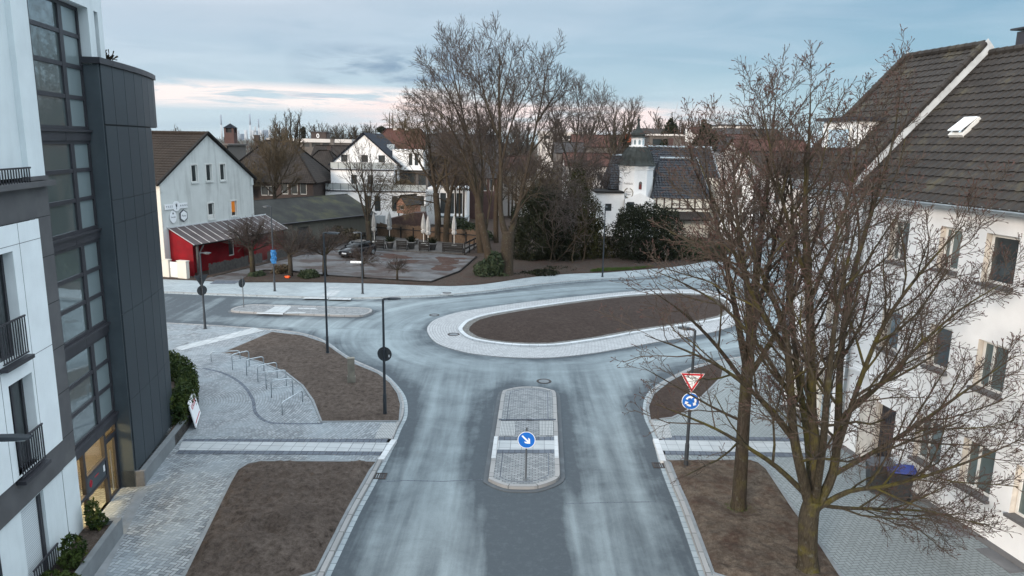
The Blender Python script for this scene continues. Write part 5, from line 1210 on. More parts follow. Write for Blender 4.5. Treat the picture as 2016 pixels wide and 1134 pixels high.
def near_trees():
    # the big maple close to the camera: its limbs are laid out one by one
    y0 = 17.6; b = g(1590, 1134, HP)
    A = lambda u, v, dy=0.0: aty(u, v, y0 + dy)
    T = Tree(41, rmin=.0062, ratio=.47, up=.07, wig=.14, nch=(13, 9, 7, 4), ang=(26, 58), maxl=3, minlen=.10, t0=.2, buds=.42)
    tr = MB(); base = Vector((A(1588, 1134).x, y0, HP)); P, Q = spline([base - Vector((0, 0, .1)), base + Vector((0, 0, .25)), A(1590, 1080), A(1592, 1020), A(1600, 985)], [.36, .27, .245, .25, .22]); tr.tube(P, Q, 16)
    limbs = [([(1596, 1000, 0), (1578, 930, -.2), (1562, 850, -.3), (1556, 760, -.4), (1545, 650, -.5), (1500, 540, -.7), (1445, 430, -.9)], [.15, .13, .115, .10, .08, .05, .02]),
             ([(1600, 990, .1), (1606, 900, .2), (1598, 800, .3), (1597, 680, .4), (1590, 540, .5), (1585, 400, .6), (1592, 290, .6), (1596, 185, .7)], [.15, .14, .125, .11, .09, .065, .035, .012]),
             ([(1606, 1000, .0), (1640, 930, .1), (1650, 830, .2), (1655, 700, .3), (1675, 560, .3), (1715, 420, .5), (1755, 290, .7), (1772, 185, .8)], [.14, .12, .105, .09, .07, .05, .03, .01]),
             ([(1645, 900, .1), (1690, 760, -.3), (1740, 640, -.6), (1810, 540, -.9), (1900, 440, -1.2)], [.075, .062, .05, .034, .012]),
             ([(1600, 985, .2), (1590, 860, 1.0), (1570, 730, 1.7), (1555, 560, 2.2), (1560, 400, 2.6), (1545, 270, 2.8)], [.12, .10, .085, .065, .04, .012]),
             ([(1605, 985, -.1), (1620, 880, -.9), (1630, 760, -1.5), (1650, 600, -1.9), (1690, 430, -2.2)], [.11, .09, .075, .05, .015]),
             ([(1610, 1000, 0), (1670, 968, -.2), (1740, 958, -.4), (1830, 935, -.6), (1930, 900, -.7), (2010, 865, -.8)], [.085, .065, .052, .04, .026, .010]),
             ([(1640, 935, .1), (1720, 890, -.1), (1800, 840, -.3), (1900, 770, -.5), (2000, 700, -.6)], [.07, .055, .045, .03, .010]),
             ([(1650, 830, .1), (1720, 770, .3), (1800, 690, .5), (1890, 610, .6), (1970, 560, .7)], [.06, .05, .04, .026, .010]),
             ([(1602, 992, 0), (1660, 1000, .1), (1740, 1002, .3), (1830, 1008, .5), (1920, 1030, .6)], [.06, .05, .04, .028, .010]),
             ([(1588, 975, 0), (1530, 920, -.2), (1470, 880, -.3), (1410, 845, -.4), (1340, 815, -.5), (1290, 795, -.6)], [.085, .065, .052, .038, .024, .009]),
             ([(1565, 870, -.2), (1500, 790, -.4), (1430, 730, -.6), (1350, 690, -.8), (1270, 660, -1.0)], [.07, .055, .042, .028, .009]),
             ([(1557, 780, -.3), (1500, 690, .1), (1430, 610, .4), (1350, 560, .7), (1280, 530, .9)], [.06, .05, .038, .025, .009]),
             ([(1550, 700, -.4), (1490, 600, -.1), (1440, 480, .2), (1400, 380, .4), (1370, 300, .5)], [.06, .05, .035, .022, .008]),
             ([(1592, 600, .4), (1640, 480, .2), (1680, 350, .1), (1690, 230, .1)], [.06, .045, .028, .009]),
             ([(1590, 560, .5), (1550, 430, .6), (1520, 310, .7), (1500, 200, .8)], [.06, .045, .028, .009])]
    for q, (pl, rl) in enumerate(limbs):
        T.nch = (7, 5, 4, 3) if q in (10, 11, 12) else (14, 10, 7, 4)
        P, Q = spline([A(*p) for p in pl], rl, 3); T.limb(P, Q, 0, min(6.0, sum((c - d).length for c, d in zip(P, P[1:]))))
    finish('maple_tree', 'large bare mossy maple nearest the camera with forked trunk and red buds', tuple(base), tr, T, ['bark1', 'twig1', 'bud1'])
    # the second street tree behind it
    y0 = 20.9; A2 = lambda u, v, dy=0.0: aty(u, v, y0 + dy); base = Vector((g(1458, 1012, HP)[0], y0, HP))
    T = Tree(57, rmin=.007, ratio=.46, up=.08, wig=.14, nch=(13, 10, 7, 4), ang=(26, 55), maxl=3, minlen=.12, t0=.22, buds=.42)
    tr = MB(); P, Q = spline([base - Vector((0, 0, .1)), base + Vector((0, 0, .3)), A2(1460, 900), A2(1466, 800), A2(1474, 700)], [.30, .23, .20, .185, .18]); tr.tube(P, Q, 14)
    limbs = [([(1474, 710, 0), (1484, 600, .1), (1495, 480, .2), (1510, 370, .3), (1522, 250, .4), (1528, 190, .4)], [.15, .13, .10, .065, .03, .01]),
             ([(1470, 730, 0), (1450, 620, -.3), (1425, 500, -.5), (1400, 390, -.6), (1385, 290, -.7)], [.11, .09, .065, .04, .012]),
             ([(1470, 760, 0), (1410, 680, -.3), (1350, 620, -.5), (1280, 570, -.7)], [.075, .055, .035, .010]),
             ([(1476, 740, 0), (1530, 650, .3), (1580, 540, .5), (1620, 420, .7), (1650, 300, .8)], [.09, .075, .055, .035, .012]),
             ([(1476, 690, .1), (1470, 560, 1.0), (1450, 420, 1.6), (1445, 340, 2.0), (1442, 270, 2.2)], [.10, .085, .06, .035, .012]),
             ([(1476, 690, -.1), (1500, 580, -1.0), (1530, 460, -1.6), (1560, 330, -2.0)], [.09, .07, .045, .014]),
             ([(1462, 830, 0), (1400, 800, .4), (1330, 760, .8), (1260, 720, 1.0)], [.05, .04, .026, .009])]
    for q, (pl, rl) in enumerate(limbs):
        T.nch = (6, 5, 4, 2) if q in (2, 6) else (14, 10, 7, 4)
        P, Q = spline([A2(*p) for p in pl], rl, 3); T.limb(P, Q, 0, min(6, sum((c - d).length for c, d in zip(P, P[1:]))))
    finish('maple_tree', 'second bare street tree with a straight dark trunk behind the big maple', tuple(base), tr, T, ['bark2', 'twig1', 'bud1'])
near_trees()

def mid_trees():
    def guided(name, label, y0, base_px, trunk, limbs, seed, mats, **kw):
        A = lambda u, v, dy=0.0: aty(u, v, y0 + dy); o = dict(rmin=.0165, ratio=.55, up=.07, wig=.10, nch=(13, 9, 7, 3), ang=(25, 56), maxl=2, minlen=.35, t0=.2, thick=.85); o.update(kw); T = Tree(seed, **o)
        base = A(*base_px); base.z = .08; tr = MB(); pts = [base - Vector((0, 0, .2))] + [A(*p[:3]) for p in trunk]; P, Q = spline(pts, [trunk[0][-1] * 1.25] + [p[-1] for p in trunk], 4); tr.tube(P, Q, 12)
        for pl, r0, r1 in limbs:
            n = len(pl); P, Q = spline([A(*p) for p in pl], [(r0 + (r1 - r0) * (i / (n - 1)) ** .55) * .82 for i in range(n)], 4); T.limb(P, Q, 0, min(9.0, sum((c - d).length for c, d in zip(P, P[1:]))))
        return finish(name, label, tuple(base), tr, T, mats, 'tall bare trees beside the beer garden')
    m3 = ['bark3', 'twig2']; m4 = ['bark3', 'twig3']
    guided('lime_tree', 'tallest bare tree with a trunk forked into two leaders by the far pavement', 61, (997, 545), [(997, 540, 0, .62), (998, 500, 0, .56), (1000, 470, 0, .55), (1000, 455, 0, .5)],
           [([(996, 465, 0), (986, 420, 0), (986, 340, 0), (984, 250, .2), (982, 180, .3), (984, 130, .3), (982, 88, .3)], .40, .03), ([(1003, 465, 0), (1020, 410, .5), (1038, 330, 1), (1055, 250, 1.4), (1070, 180, 1.7), (1080, 120, 1.8)], .34, .03),
            ([(986, 330, 0), (1005, 250, -1), (1030, 190, -2), (1050, 150, -2.5)], .14, .03), ([(985, 280, 0), (960, 210, .5), (945, 150, 1), (935, 115, 1.2)], .15, .03), ([(1058, 240, 1.4), (1090, 190, 1), (1115, 150, .6)], .13, .03), ([(984, 210, 0), (1000, 150, 1.5), (1010, 100, 2)], .10, .02),
            ([(1045, 300, 1.2), (1080, 260, 2), (1120, 230, 2.6), (1150, 225, 3)], .12, .02), ([(1005, 440, 0), (1045, 385, -1), (1090, 390, -2), (1110, 430, -2.5)], .10, .02), ([(1022, 400, .5), (1080, 320, -.5), (1110, 340, -1.5), (1120, 390, -2)], .10, .02)], 101, m3)
    guided('lime_tree', 'bare tree with several dark leaning trunks left of the tallest one', 66, (968, 525), [(966, 520, 0, .42), (955, 470, 0, .36), (945, 420, 0, .34)],
           [([(946, 425, 0), (938, 360, 0), (925, 290, .3), (900, 220, .5), (870, 160, .7), (845, 130, .8)], .28, .03), ([(946, 425, 0), (950, 350, 1), (945, 270, 1.5), (935, 190, 2), (925, 130, 2.2)], .24, .03), ([(940, 390, 0), (915, 310, -1), (880, 240, -1.6), (840, 200, -2)], .2, .03), ([(955, 460, 0), (968, 380, 1), (975, 300, 1.5), (965, 220, 2)], .18, .03), ([(930, 300, 0), (905, 200, 1.4), (890, 130, 2), (885, 100, 2)], .12, .03)], 102, m3)
    guided('lime_tree', 'slender bare tree rising between the beer garden steps and the forked tree', 74, (948, 500), [(946, 496, 0, .36), (942, 450, 0, .32), (940, 400, 0, .28)], [([(940, 410, 0), (930, 330, 0), (915, 250, .5), (905, 180, .8), (900, 130, 1)], .22, .03), ([(940, 400, 0), (955, 320, 1), (970, 240, 2), (985, 170, 2.4)], .2, .03), ([(938, 390, 0), (905, 320, -1), (870, 280, -2)], .16, .03)], 103, m3)
    guided('beech_tree', 'bare tree with a straight brown trunk standing inside the beer garden, left of its pair', 81.5, (862, 478), [(862, 474, 0, .40), (862, 430, 0, .36), (858, 380, 0, .34)],
           [([(858, 385, 0), (850, 330, 0), (845, 280, 0), (835, 230, 0), (830, 200, 0)], .28, .04), ([(858, 380, 0), (880, 310, 1), (890, 250, 1), (885, 200, 1)], .22, .03), ([(856, 370, 0), (820, 310, -1), (800, 270, -1.5), (790, 240, -2)], .2, .03), ([(860, 360, 0), (900, 330, -1), (930, 310, -2)], .15, .03), ([(856, 350, 0), (810, 340, 1), (775, 345, 1.5), (745, 360, 2)], .13, .02), ([(858, 400, 0), (810, 390, -1), (770, 385, -2), (735, 375, -2.5)], .10, .02)], 104, m4, droop=.35, ang=(30, 65))
    guided('beech_tree', 'bare tree with a straight brown trunk inside the beer garden, right of its pair', 81, (879, 478), [(879, 474, 0, .40), (880, 430, 0, .36), (884, 390, 0, .32)],
           [([(884, 395, 0), (878, 330, .4), (870, 260, .8), (868, 205, 1)], .25, .04), ([(884, 395, 0), (900, 330, -1), (915, 280, -1.5), (920, 240, -2)], .22, .03), ([(882, 380, 0), (850, 320, 1), (820, 270, 1.6), (800, 220, 2)], .2, .03), ([(884, 380, 0), (920, 350, 1.4), (945, 350, 2)], .12, .02), ([(884, 400, 0), (850, 385, -1.4), (820, 395, -2), (800, 410, -2.4)], .10, .02)], 105, m4, droop=.35, ang=(30, 65))
    guided('lime_tree', 'bare brown tree behind the forked one, standing against the white house', 82, (977, 482), [(977, 478, 0, .3), (976, 430, 0, .27), (978, 380, 0, .25)], [([(978, 385, 0), (985, 310, 0), (1000, 240, 0), (1010, 180, 0)], .2, .03), ([(978, 380, 0), (960, 300, 1), (950, 230, 1)], .18, .03), ([(978, 380, 0), (1010, 320, -1), (1040, 270, -1.5)], .15, .03)], 106, m3)
    guided('lime_tree', 'vase shaped bare tree growing between the grey shed and the beer garden', 78, (728, 487), [(728, 482, 0, .30), (725, 450, 0, .28), (724, 435, 0, .27)],
           [([(724, 440, 0), (712, 400, 0), (700, 360, 0), (685, 325, 0), (668, 300, 0)], .19, .03), ([(724, 440, 0), (730, 390, .5), (732, 340, .6), (728, 295, .8)], .2, .03), ([(724, 440, 0), (718, 380, 1), (712, 330, 1.4), (705, 290, 1.6)], .17, .03), ([(725, 440, 0), (722, 390, -1), (710, 340, -1.4), (705, 300, -1.6)], .15, .03), ([(728, 420, 0), (750, 370, .4), (765, 335, .6)], .12, .03)], 107, ['bark2', 'twig2'], ratio=.42, up=.12, nch=(12, 8, 6, 3), rmin=.015)
    guided('lime_tree', 'bare spreading tree right of the forked tree, above the evergreens', 84, (1130, 470), [(1130, 460, 0, .3), (1130, 400, 0, .28), (1128, 350, 0, .25)], [([(1128, 355, 0), (1110, 290, 0), (1090, 230, 0), (1075, 190, 0)], .18, .03), ([(1128, 350, 0), (1135, 280, 1), (1140, 220, 1.2), (1135, 185, 1.4)], .18, .03), ([(1128, 350, 0), (1155, 290, 0), (1175, 235, 0), (1188, 195, 0)], .17, .03), ([(1128, 360, 0), (1160, 330, -1), (1190, 310, -1.5), (1210, 330, -2)], .13, .02), ([(1128, 370, 0), (1090, 340, -1), (1060, 330, -2)], .13, .02)], 108, ['bark2', 'twig2'])
    guided('lime_tree', 'bare reddish tree standing behind the dome tower house on its left', 118, (1205, 400), [(1205, 380, 0, .3), (1205, 340, 0, .28), (1205, 310, 0, .25)], [([(1205, 315, 0), (1190, 270, 0), (1180, 235, 0), (1172, 212, 0)], .18, .04), ([(1205, 310, 0), (1210, 260, 1), (1208, 215, 1)], .18, .04), ([(1205, 310, 0), (1228, 270, 0), (1240, 235, 0), (1246, 215, 0)], .17, .04), ([(1205, 315, 0), (1160, 290, 0), (1140, 260, 0)], .13, .03)], 109, ['bark2', 'twig4'], rmin=.02)
    guided('birch_tree', 'olive brown bare tree between the pub gable and the brick house', 84, (540, 470), [(541, 440, 0, .25), (541, 400, 0, .22), (540, 375, 0, .2)], [([(540, 380, 0), (530, 340, 0), (522, 305, 0), (515, 285, 0)], .15, .03), ([(540, 380, 0), (545, 330, 0), (545, 290, 0), (540, 270, 0)], .15, .03), ([(540, 380, 0), (562, 340, 0), (575, 310, 0), (580, 290, 0)], .14, .03), ([(540, 385, 0), (515, 360, 0), (500, 345, 0)], .12, .03), ([(541, 390, 0), (570, 370, 0), (588, 350, 0)], .12, .03), ([(540, 385, 0), (540, 340, -1.5), (530, 300, -2)], .12, .03), ([(540, 385, 0), (550, 340, 1.5), (560, 300, 2)], .12, .03)], 110, ['bark3', 'twig3'], rmin=.02, nch=(16, 12, 8, 3), ratio=.5)
    # round headed little trees of the car park strip
    proto = None
    specs = [(498, 541, 1.7, 2.1, 'small round headed bare tree beside the pub lean-to'), (572, 545, 1.5, 0.3, 'small round headed bare tree behind the blue tarp lamp'), (640, 543, 1.45, 4.0, 'small round headed bare tree hidden behind the tall lamp post'), (714, 548, .98, 1.2, 'small round headed bare tree in front of the black car'), (782, 551, .70, 5.0, 'smallest round headed bare tree at the right end of the strip')]
    for k, (u, v, s, rz, lab) in enumerate(specs):
        if k == 0 or k == 3:
            T = Tree(200 + k, rmin=.0085, ratio=.55, up=.03, wig=.14, nch=(9, 7, 5, 2), ang=(22, 50), maxl=2, minlen=.12, t0=.12, thick=.9); e = origin_empty('globe_tree', lab, 'tree', 'round headed trees along the car park'); tr = MB(); tr.tube([Vector((0, 0, -.1)), Vector((.02, 0, .7)), Vector((0, .03, 1.35))], [.15, .125, .12], 10); tr.build('trunk', 'bark2', e, True)
            rg = random.Random(9 + k)
            for q in range(11):
                an = q * 2.4; el = R(rg.uniform(22, 85)); d = Vector((math.cos(an) * math.cos(el), math.sin(an) * math.cos(el), math.sin(el))); P, Q = T.line(Vector((0, .03, 1.28)), d, rg.uniform(1.3, 1.9), .05, 1); T.limb(P, Q, 0, 1.9)
            T.mb.build('crown', ['bark2', 'twig2'], e); proto = e
        else: e = copy_tree(proto)
        x, y = g(u, v, .15); place(e, (x, y, .12), rz, (s * .95, s * .95, s * .92), lab)
mid_trees()
# ------------------------------------------------------------------ houses of the middle distance
def slope(mb, a, b, c, d, mi=0):
    """roof quad a-b along the eave, c-d along the ridge, uv in metres"""
    a, b, c, d = map(Vector, (a, b, c, d)); u = (b - a).normalized(); n = u.cross(d - a); v = n.cross(u).normalized()
    mb.face([a, b, c, d], mi, [((p - a).dot(u), (p - a).dot(v)) for p in (a, b, c, d)])
def house(name, label, cx, cy, w, dp, ze, zr, wall, roof, axis='x', rot=0.0, hip=0.0, wins=(), z0=0.0, chimney=None, over=.35, gm='glass', fm='pvc', group=None, cat='house', verge=None, side=()):
    """w across (local x), dp deep (local y, front at -dp/2); axis = ridge direction; wins (xa, xb, za, zb) on the front"""
    c, s = math.cos(rot), math.sin(rot); W = lambda x, y, z: (cx + x * c - y * s, cy + x * s + y * c, z)
    e = empty(name, (cx, cy, z0), label, cat, group); m = MB(); hx, hy = w / 2, dp / 2
    Ff = Frame(W(0, -hy, 0), (c, s), (s, -c)); Fr_ = Frame(W(hx, 0, 0), (-s, c), (c, s))
    if axis == 'y': facade(m, Ff, -hx, hx, z0, [(-hx, ze), (0, zr - .12), (hx, ze)], wins, 0, .15)
    else: facade(m, Ff, -hx, hx, z0, ze, wins, 0, .15)
    if axis == 'x' and not hip:
        for F_, h in ((Fr_, hy),): facade(m, F_, -h, h, z0, [(-h, ze), (0, zr - .12), (h, ze)], side, 0, .15)
        m.face([W(-hx, -hy, z0), W(-hx, hy, z0), W(-hx, hy, ze), W(-hx, 0, zr - .12), W(-hx, -hy, ze)])
    else:
        facade(m, Fr_, -hy, hy, z0, ze, side, 0, .15); m.face([W(-hx, -hy, z0), W(-hx, hy, z0), W(-hx, hy, ze), W(-hx, -hy, ze)])
    m.face([W(-hx, hy, z0), W(hx, hy, z0), W(hx, hy, ze), W(-hx, hy, ze)]); m.build('wall', wall, e)
    r = MB(); o = over; k = (zr - ze) / (hy if axis == 'x' else hx); zo = ze - o * k
    if axis == 'x':
        rx = hx - hip + (o if not hip else 0)
        for sg in (-1, 1): slope(r, W(-hx - o, sg * (hy + o), zo), W(hx + o, sg * (hy + o), zo), W(rx, 0, zr), W(-rx, 0, zr))
        if hip:
            for sg in (-1, 1): slope(r, W(sg * (hx + o), -hy - o, zo), W(sg * (hx + o), hy + o, zo), W(sg * rx, 0.001, zr), W(sg * rx, 0, zr))
    else:
        for sg in (-1, 1): slope(r, W(sg * (hx + o), -hy - o, zo), W(sg * (hx + o), hy + o, zo), W(0, hy + o, zr), W(0, -hy - o, zr))
    ro = r.build('roof', roof, e); sd = ro.modifiers.new('thick', 'SOLIDIFY'); sd.thickness = .14; sd.offset = -1
    q = MB()
    if axis == 'x': half_round(q, W(-hx + hip, 0, zr + .03), W(hx - hip, 0, zr + .03), .12, .45)
    else: half_round(q, W(0, -hy - o, zr + .03), W(0, hy + o, zr + .03), .12, .45)
    if hip:
        for sx in (-1, 1):
            for sy in (-1, 1): half_round(q, W(sx * (hx + o), sy * (hy + o), zo + .05), W(sx * (hx - hip), 0, zr + .05), .11, .45)
    q.build('ridge_tiles', roof, ro)
    for o_ in wins: window(e, Ff, (o_[0] + .01, o_[1] - .01, o_[2] + .01, o_[3] - .01), -.1, fm, gm, .06)
    for o_ in side: window(e, Fr_, (o_[0] + .01, o_[1] - .01, o_[2] + .01, o_[3] - .01), -.1, fm, gm, .06)
    for ch in (chimney or []): m = MB(); m.box(lambda a, b, z: W(a, b, z), ch[0] - .3, ch[0] + .3, ch[1] - .3, ch[1] + .3, zr - 1.5, ch[2]); m.box(lambda a, b, z: W(a, b, z), ch[0] - .36, ch[0] + .36, ch[1] - .36, ch[1] + .36, ch[2], ch[2] + .1); m.build('chimney', ch[3], ro)
    return e, W, ro

def pub():
    F = fr((-28.3, 58.4), 18); e = empty('pub', F(5.7, -4, 0), 'pub with a stained pale gable, round brewery signs and a red lean-to', 'pub')
    wins = [(3.6, 4.3, 7.5, 8.95), (5.35, 6.05, 7.5, 8.95), (7.1, 7.8, 7.5, 8.95), (5.3, 6.05, 4.2, 5.6), (8.3, 9.05, 4.2, 5.6)]
    m = MB(); facade(m, F, 0, 11.5, 0, [(0, 7.6), (5.75, 11.45), (11.5, 7.6)], wins, 0, .16); m.face([F(11.5, 0, 0), F(11.5, -14, 0), F(11.5, -14, 7.6), F(11.5, 0, 7.6)]); m.build('gable_wall', 'pub', e)
    Fs = Frame(F(0, 0, 0), (-F.o[0], -F.o[1]), (-F.a[0], -F.a[1])); m = MB(); facade(m, Fs, 0, 14, 0, 7.6, [(1.2, 2.1, 1, 2.8), (3.2, 4.1, 1, 2.8), (1.2, 2.1, 4.4, 6.2), (3.2, 4.1, 4.4, 6.2)], 0, .16); m.face([F(0, -14, 0), F(11.5, -14, 0), F(11.5, -14, 7.6), F(5.75, -14, 11.45), F(0, -14, 7.6)])
    m.box(Fs, -.02, 14, 0, .08, 7.25, 7.55); m.box(Fs, 0, 14, 0, .06, 3.4, 3.6); m.box(Fs, 0, .5, .0, .05, 0, 7.2); m.build('front_wall', 'cream', e)
    m = MB(); m.tube([F(-.1, .08, 7.4), F(-.1, .08, .2)], .05, 8); m.build('downpipe', 'cream', e)
    for k, o in enumerate(wins):
        f = window(e, F, o, -.1, 'pvc', 'glass', .07, name='window')
        m = MB(); m.box(F, o[0] - .1, o[1] + .1, 0, .10, o[2] - .12, o[2] - .01); m.build('sill', 'pub', f)
        m = MB(); m.box(F, o[0] - .09, o[0], 0, .05, o[2], o[3] + .08); m.box(F, o[1], o[1] + .09, 0, .05, o[2], o[3] + .08); m.box(F, o[0], o[1], 0, .05, o[3] + .0, o[3] + .09); m.build('surround', 'pvc', f)
        if k == 4: m = MB(); m.face([F(o[0] + .05, -.16, o[2] + .35), F(o[1] - .05, -.16, o[2] + .35), F(o[1] - .05, -.16, o[3] - .05), F(o[0] + .05, -.16, o[3] - .05)]); f['label'] = 'window glowing orange'; m.build('lit_curtain', 'orange_lit', f); [c.data.materials.__setitem__(0, MT['clear']) for c in f.children if c.name.startswith('pane')]
        if k == 3: m = MB(); m.box(F, o[0] + .08, o[1] - .08, -.085, -.08, o[2] + .08, o[2] + .42); m.build('privacy_film', 'pvc', f)
    for t in (-.02, 11.2): m = MB(); m.box(F, t, t + .32, .0, .09, 6.9, 7.55); m.build('gable_shoulder', 'pub', e)
    L = math.hypot(5.75, 3.85); N = Vector((0, 0, 1)); r = MB()
    O = Vector(F(-.35, .22, 7.6 - .35 * .67)); U = Vector((-F.o[0], -F.o[1], 0)); V = Vector((F.a[0] * 5.75, F.a[1] * 5.75, 3.85)).normalized(); NN = U.cross(V); NN = NN if NN.z > 0 else -NN
    tiles(r, O + NN * .08, U, V, NN, [(0, 0), (14.4, 0), (14.4, L + .45), (0, L + .45)], .36, .33, .045, .03, sub=3)
    V2 = Vector((-F.a[0] * 5.75, -F.a[1] * 5.75, 3.85)).normalized(); O2 = Vector(F(11.85, .22, 7.6 - .35 * .67)); N2 = V2.cross(U); N2 = N2 if N2.z > 0 else -N2
    r.face([O2 + N2 * .1, O2 + U * 14.4 + N2 * .1, O2 + U * 14.4 + V2 * (L + .45) + N2 * .1, O2 + V2 * (L + .45) + N2 * .1]); ro = r.build('roof', 'tile_pub', e)
    m = MB(); 
    for a, b in ((F(-.4, .18, 7.36), F(5.75, .18, 11.56)), (F(11.9, .18, 7.36), F(5.75, .18, 11.56))): 
        a, b = Vector(a), Vector(b); h = Vector((0, 0, .2)); o = Vector((F.o[0], F.o[1], 0)) * .06; m.face([a + o, b + o, b + o + h, a + o + h]); m.face([a + o, b + o, b - o * 3, a - o * 3]); m.face([a + o + h, b + o + h, b - o * 3 + h, a - o * 3 + h])
    m.build('verge_board', 'woodd', ro)
    m = MB(); half_round(m, F(5.75, .2, 11.62), F(5.75, -14.2, 11.62), .13, .42); m.build('ridge_tiles', 'tile_pub', ro)
    m = MB(); m.box(F, 5.3, 6.0, -8.4, -7.7, 11, 12.5); m.build('chimney', 'far_grey', ro)
    # lean-to
    m = MB(); za, zb = 3.9, 2.65; d = 2.55; O = Vector(F(.5, 0, za)); T = lambda t, k, h: F(.5 + t, k * d, za + (zb - za) * k + h)
    m.face([T(0, 0, 0), T(12.6, 0, 0), T(12.6, 1, 0), T(0, 1, 0)]); m.face([T(0, 0, .05), T(12.6, 0, .05), T(12.6, 1, .05), T(0, 1, .05)]); m.face([T(0, 1, 0), T(12.6, 1, 0), T(12.6, 1, .05), T(0, 1, .05)]); m.face([T(0, 0, 0), T(0, 1, 0), T(0, 1, .05), T(0, 0, .05)])
    lt = m.build('lean_to_roof', 'lean', e)
    for k in range(15): m = MB(); m.box(T, k * .9 - .03, k * .9 + .03, -.01, 1.01, .052, .09); m.build('roof_batten', 'batten', lt)
    m = MB(); m.box(F, .4, 13.2, .0, .06, 3.92, 4.02); m.build('wall_flashing', 'lead', lt)
    m = MB(); m.face([F(.6, .02, 0), F(.6, 2.3, 0), F(.6, 2.3, 2.7), F(.6, .02, 3.84)]); m.face([F(.64, .02, 0), F(.64, 2.3, 0), F(.64, 2.3, 2.7), F(.64, .02, 3.84)]); m.face([F(.6, 2.3, 0), F(.64, 2.3, 0), F(.64, 2.3, 2.7), F(.6, 2.3, 2.7)]); m.build('side_wall', 'red', e)
    dw = (6.2, 6.95, .9, 2.35); m = MB(); facade(m, F, .64, 8.2, 0, 3.0, [dw], 1.2, .1); m.build('porch_wall', 'red', e); window(e, F, dw, 1.12, 'pvc', 'glass', .08)
    m = MB(); facade(m, F, 8.2, 12.9, 0, 2.6, [], 2.2); m.face([F(8.2, 1.2, 0), F(8.2, 2.2, 0), F(8.2, 2.2, 2.7), F(8.2, 1.2, 3.1)]); m.build('porch_wall', 'redwood', e)
    m = MB(); m.box(F, .9, 1.06, 2.32, 2.48, 0, 2.62); m.tube([F(1.0, 2.4, 1.7), F(1.75, 2.4, 2.55)], .06, 6); m.build('porch_post', 'wood', e)
    m = MB(); m.box(F, .6, 13, 2.34, 2.46, 2.56, 2.66); m.build('porch_beam', 'woodd', e); m = MB(); m.box(F, 8.0, 8.3, 2.2, 2.5, 0, 2.55); m.build('porch_post', 'red', e)
    # signs
    b = MB(); P = lambda a, z, c: F(1.55 + a, .05 + c, 5.65 + z); flatpoly(b, P, [(-1.25, -.22), (-.36, -.22)] + [(.42 * math.cos(R(-150 + 60 * k / 6)), .42 * math.sin(R(-150 + 60 * k / 6))) for k in range(1, 6)] + [(.42 * math.cos(R(-90 + 60 * k / 6)), .42 * math.sin(R(-90 + 60 * k / 6))) for k in range(0, 6)] + [(.36, -.22), (1.25, -.22), (1.25, .22), (.36, .22)] + [(.42 * math.cos(R(30 + 120 * k / 10)), .42 * math.sin(R(30 + 120 * k / 10))) for k in range(1, 10)] + [(-.36, .22), (-1.25, .22)], 0, .05); b = b.build('name_sign', 'swhite', e)
    text('P A S S', .24, lambda a, n, z: F(a, n, z), .78, .104, 5.65, b, 'letters', 'lettering', .002); text('A N N S', .24, lambda a, n, z: F(a, n, z), 2.36, .104, 5.65, b, 'letters', 'lettering', .002)
    m = MB(); flatpoly(m, P, [(-.05, -.1), (.05, -.1), (.12, .22), (.04, .12), (0, .3), (-.04, .12), (-.12, .22)], .052, .056); flatpoly(m, P, [(-.03, -.26), (.03, -.26), (.02, -.14), (-.02, -.14)], .052, .056); m.build('emblem', 'letters', b)
    P2 = lambda a, z, c: F(1.12 + a, .05 + c, 4.8 + z); m = MB(); flatpoly(m, P2, [(.36 * math.cos(R(15 * k)), .5 * math.sin(R(15 * k))) for k in range(24)], 0, .05); b = m.build('oval_sign', 'swhite', e)
    m = MB(); flatpoly(m, P2, [(-.1, .22), (.1, .22), (.06, .3), (.0, .4), (-.06, .3)], .052, .056); m.build('emblem', 'letters', b); text('Stauder', .17, lambda a, n, z: F(a, n, z), 1.12, .104, 4.78, b, 'letters', 'lettering', .002, .2)
    P3 = lambda a, z, c: F(2.3 + a, .05 + c, 4.8 + z); hx = lambda r, q=0: [(r * .92 * math.sin(R(60 * k)), r * math.cos(R(60 * k))) for k in range(6)]
    m = MB(); flatpoly(m, P3, hx(.52), 0, .05); b = m.build('hexagonal_sign', 'letters', e); m = MB(); flatpoly(m, P3, hx(.43), .052, .056); m.build('white_field', 'swhite', b); text('Potts', .24, lambda a, n, z: F(a, n, z), 2.3, .108, 4.8, b, 'letters', 'lettering', .002, .15)
    # gate with cream piers, picket fence
    ge = empty('garden_gate', F(-.25, 1.2, 0), 'white garden gate between two cream piers at the pub corner', 'gate')
    for a, b in ((.1, .75), (1.62, 2.5)): m = MB(); m.box(F, -.5, -.15, a, b, 0, 1.45); m.box(F, -.54, -.11, a - .04, b + .04, 1.452, 1.52); m.build('pier', 'cream', ge)
    m = MB(); m.box(F, -.36, -.3, .78, 1.58, .1, .78); m.box(F, -.36, -.3, .78, 1.58, .8, 1.35); m.build('gate_leaf', 'pvc', ge)
    fe = empty('picket_fence', F(5, 3, 0), 'weathered grey picket fence in front of the red lean-to', 'fence'); rnd = random.Random(2)
    k = 0
    for s0, s1 in ((1.6, 6.6), (7.3, 8.6), (9.3, 12.6)):
        m = MB(); m.box(F, s0, s1, 2.86, 2.9, .35, .42); m.box(F, s0, s1, 2.86, 2.9, .75, .82); m.build('rail', 'wood', fe)
        n = int((s1 - s0) / .125)
        for i in range(n): m = MB(); s = s0 + i * .125; h = .98 + rnd.uniform(-.07, .07); m.box(F, s, s + .105, 2.902, 2.925, .08, h); m.build('picket', 'wood', fe)
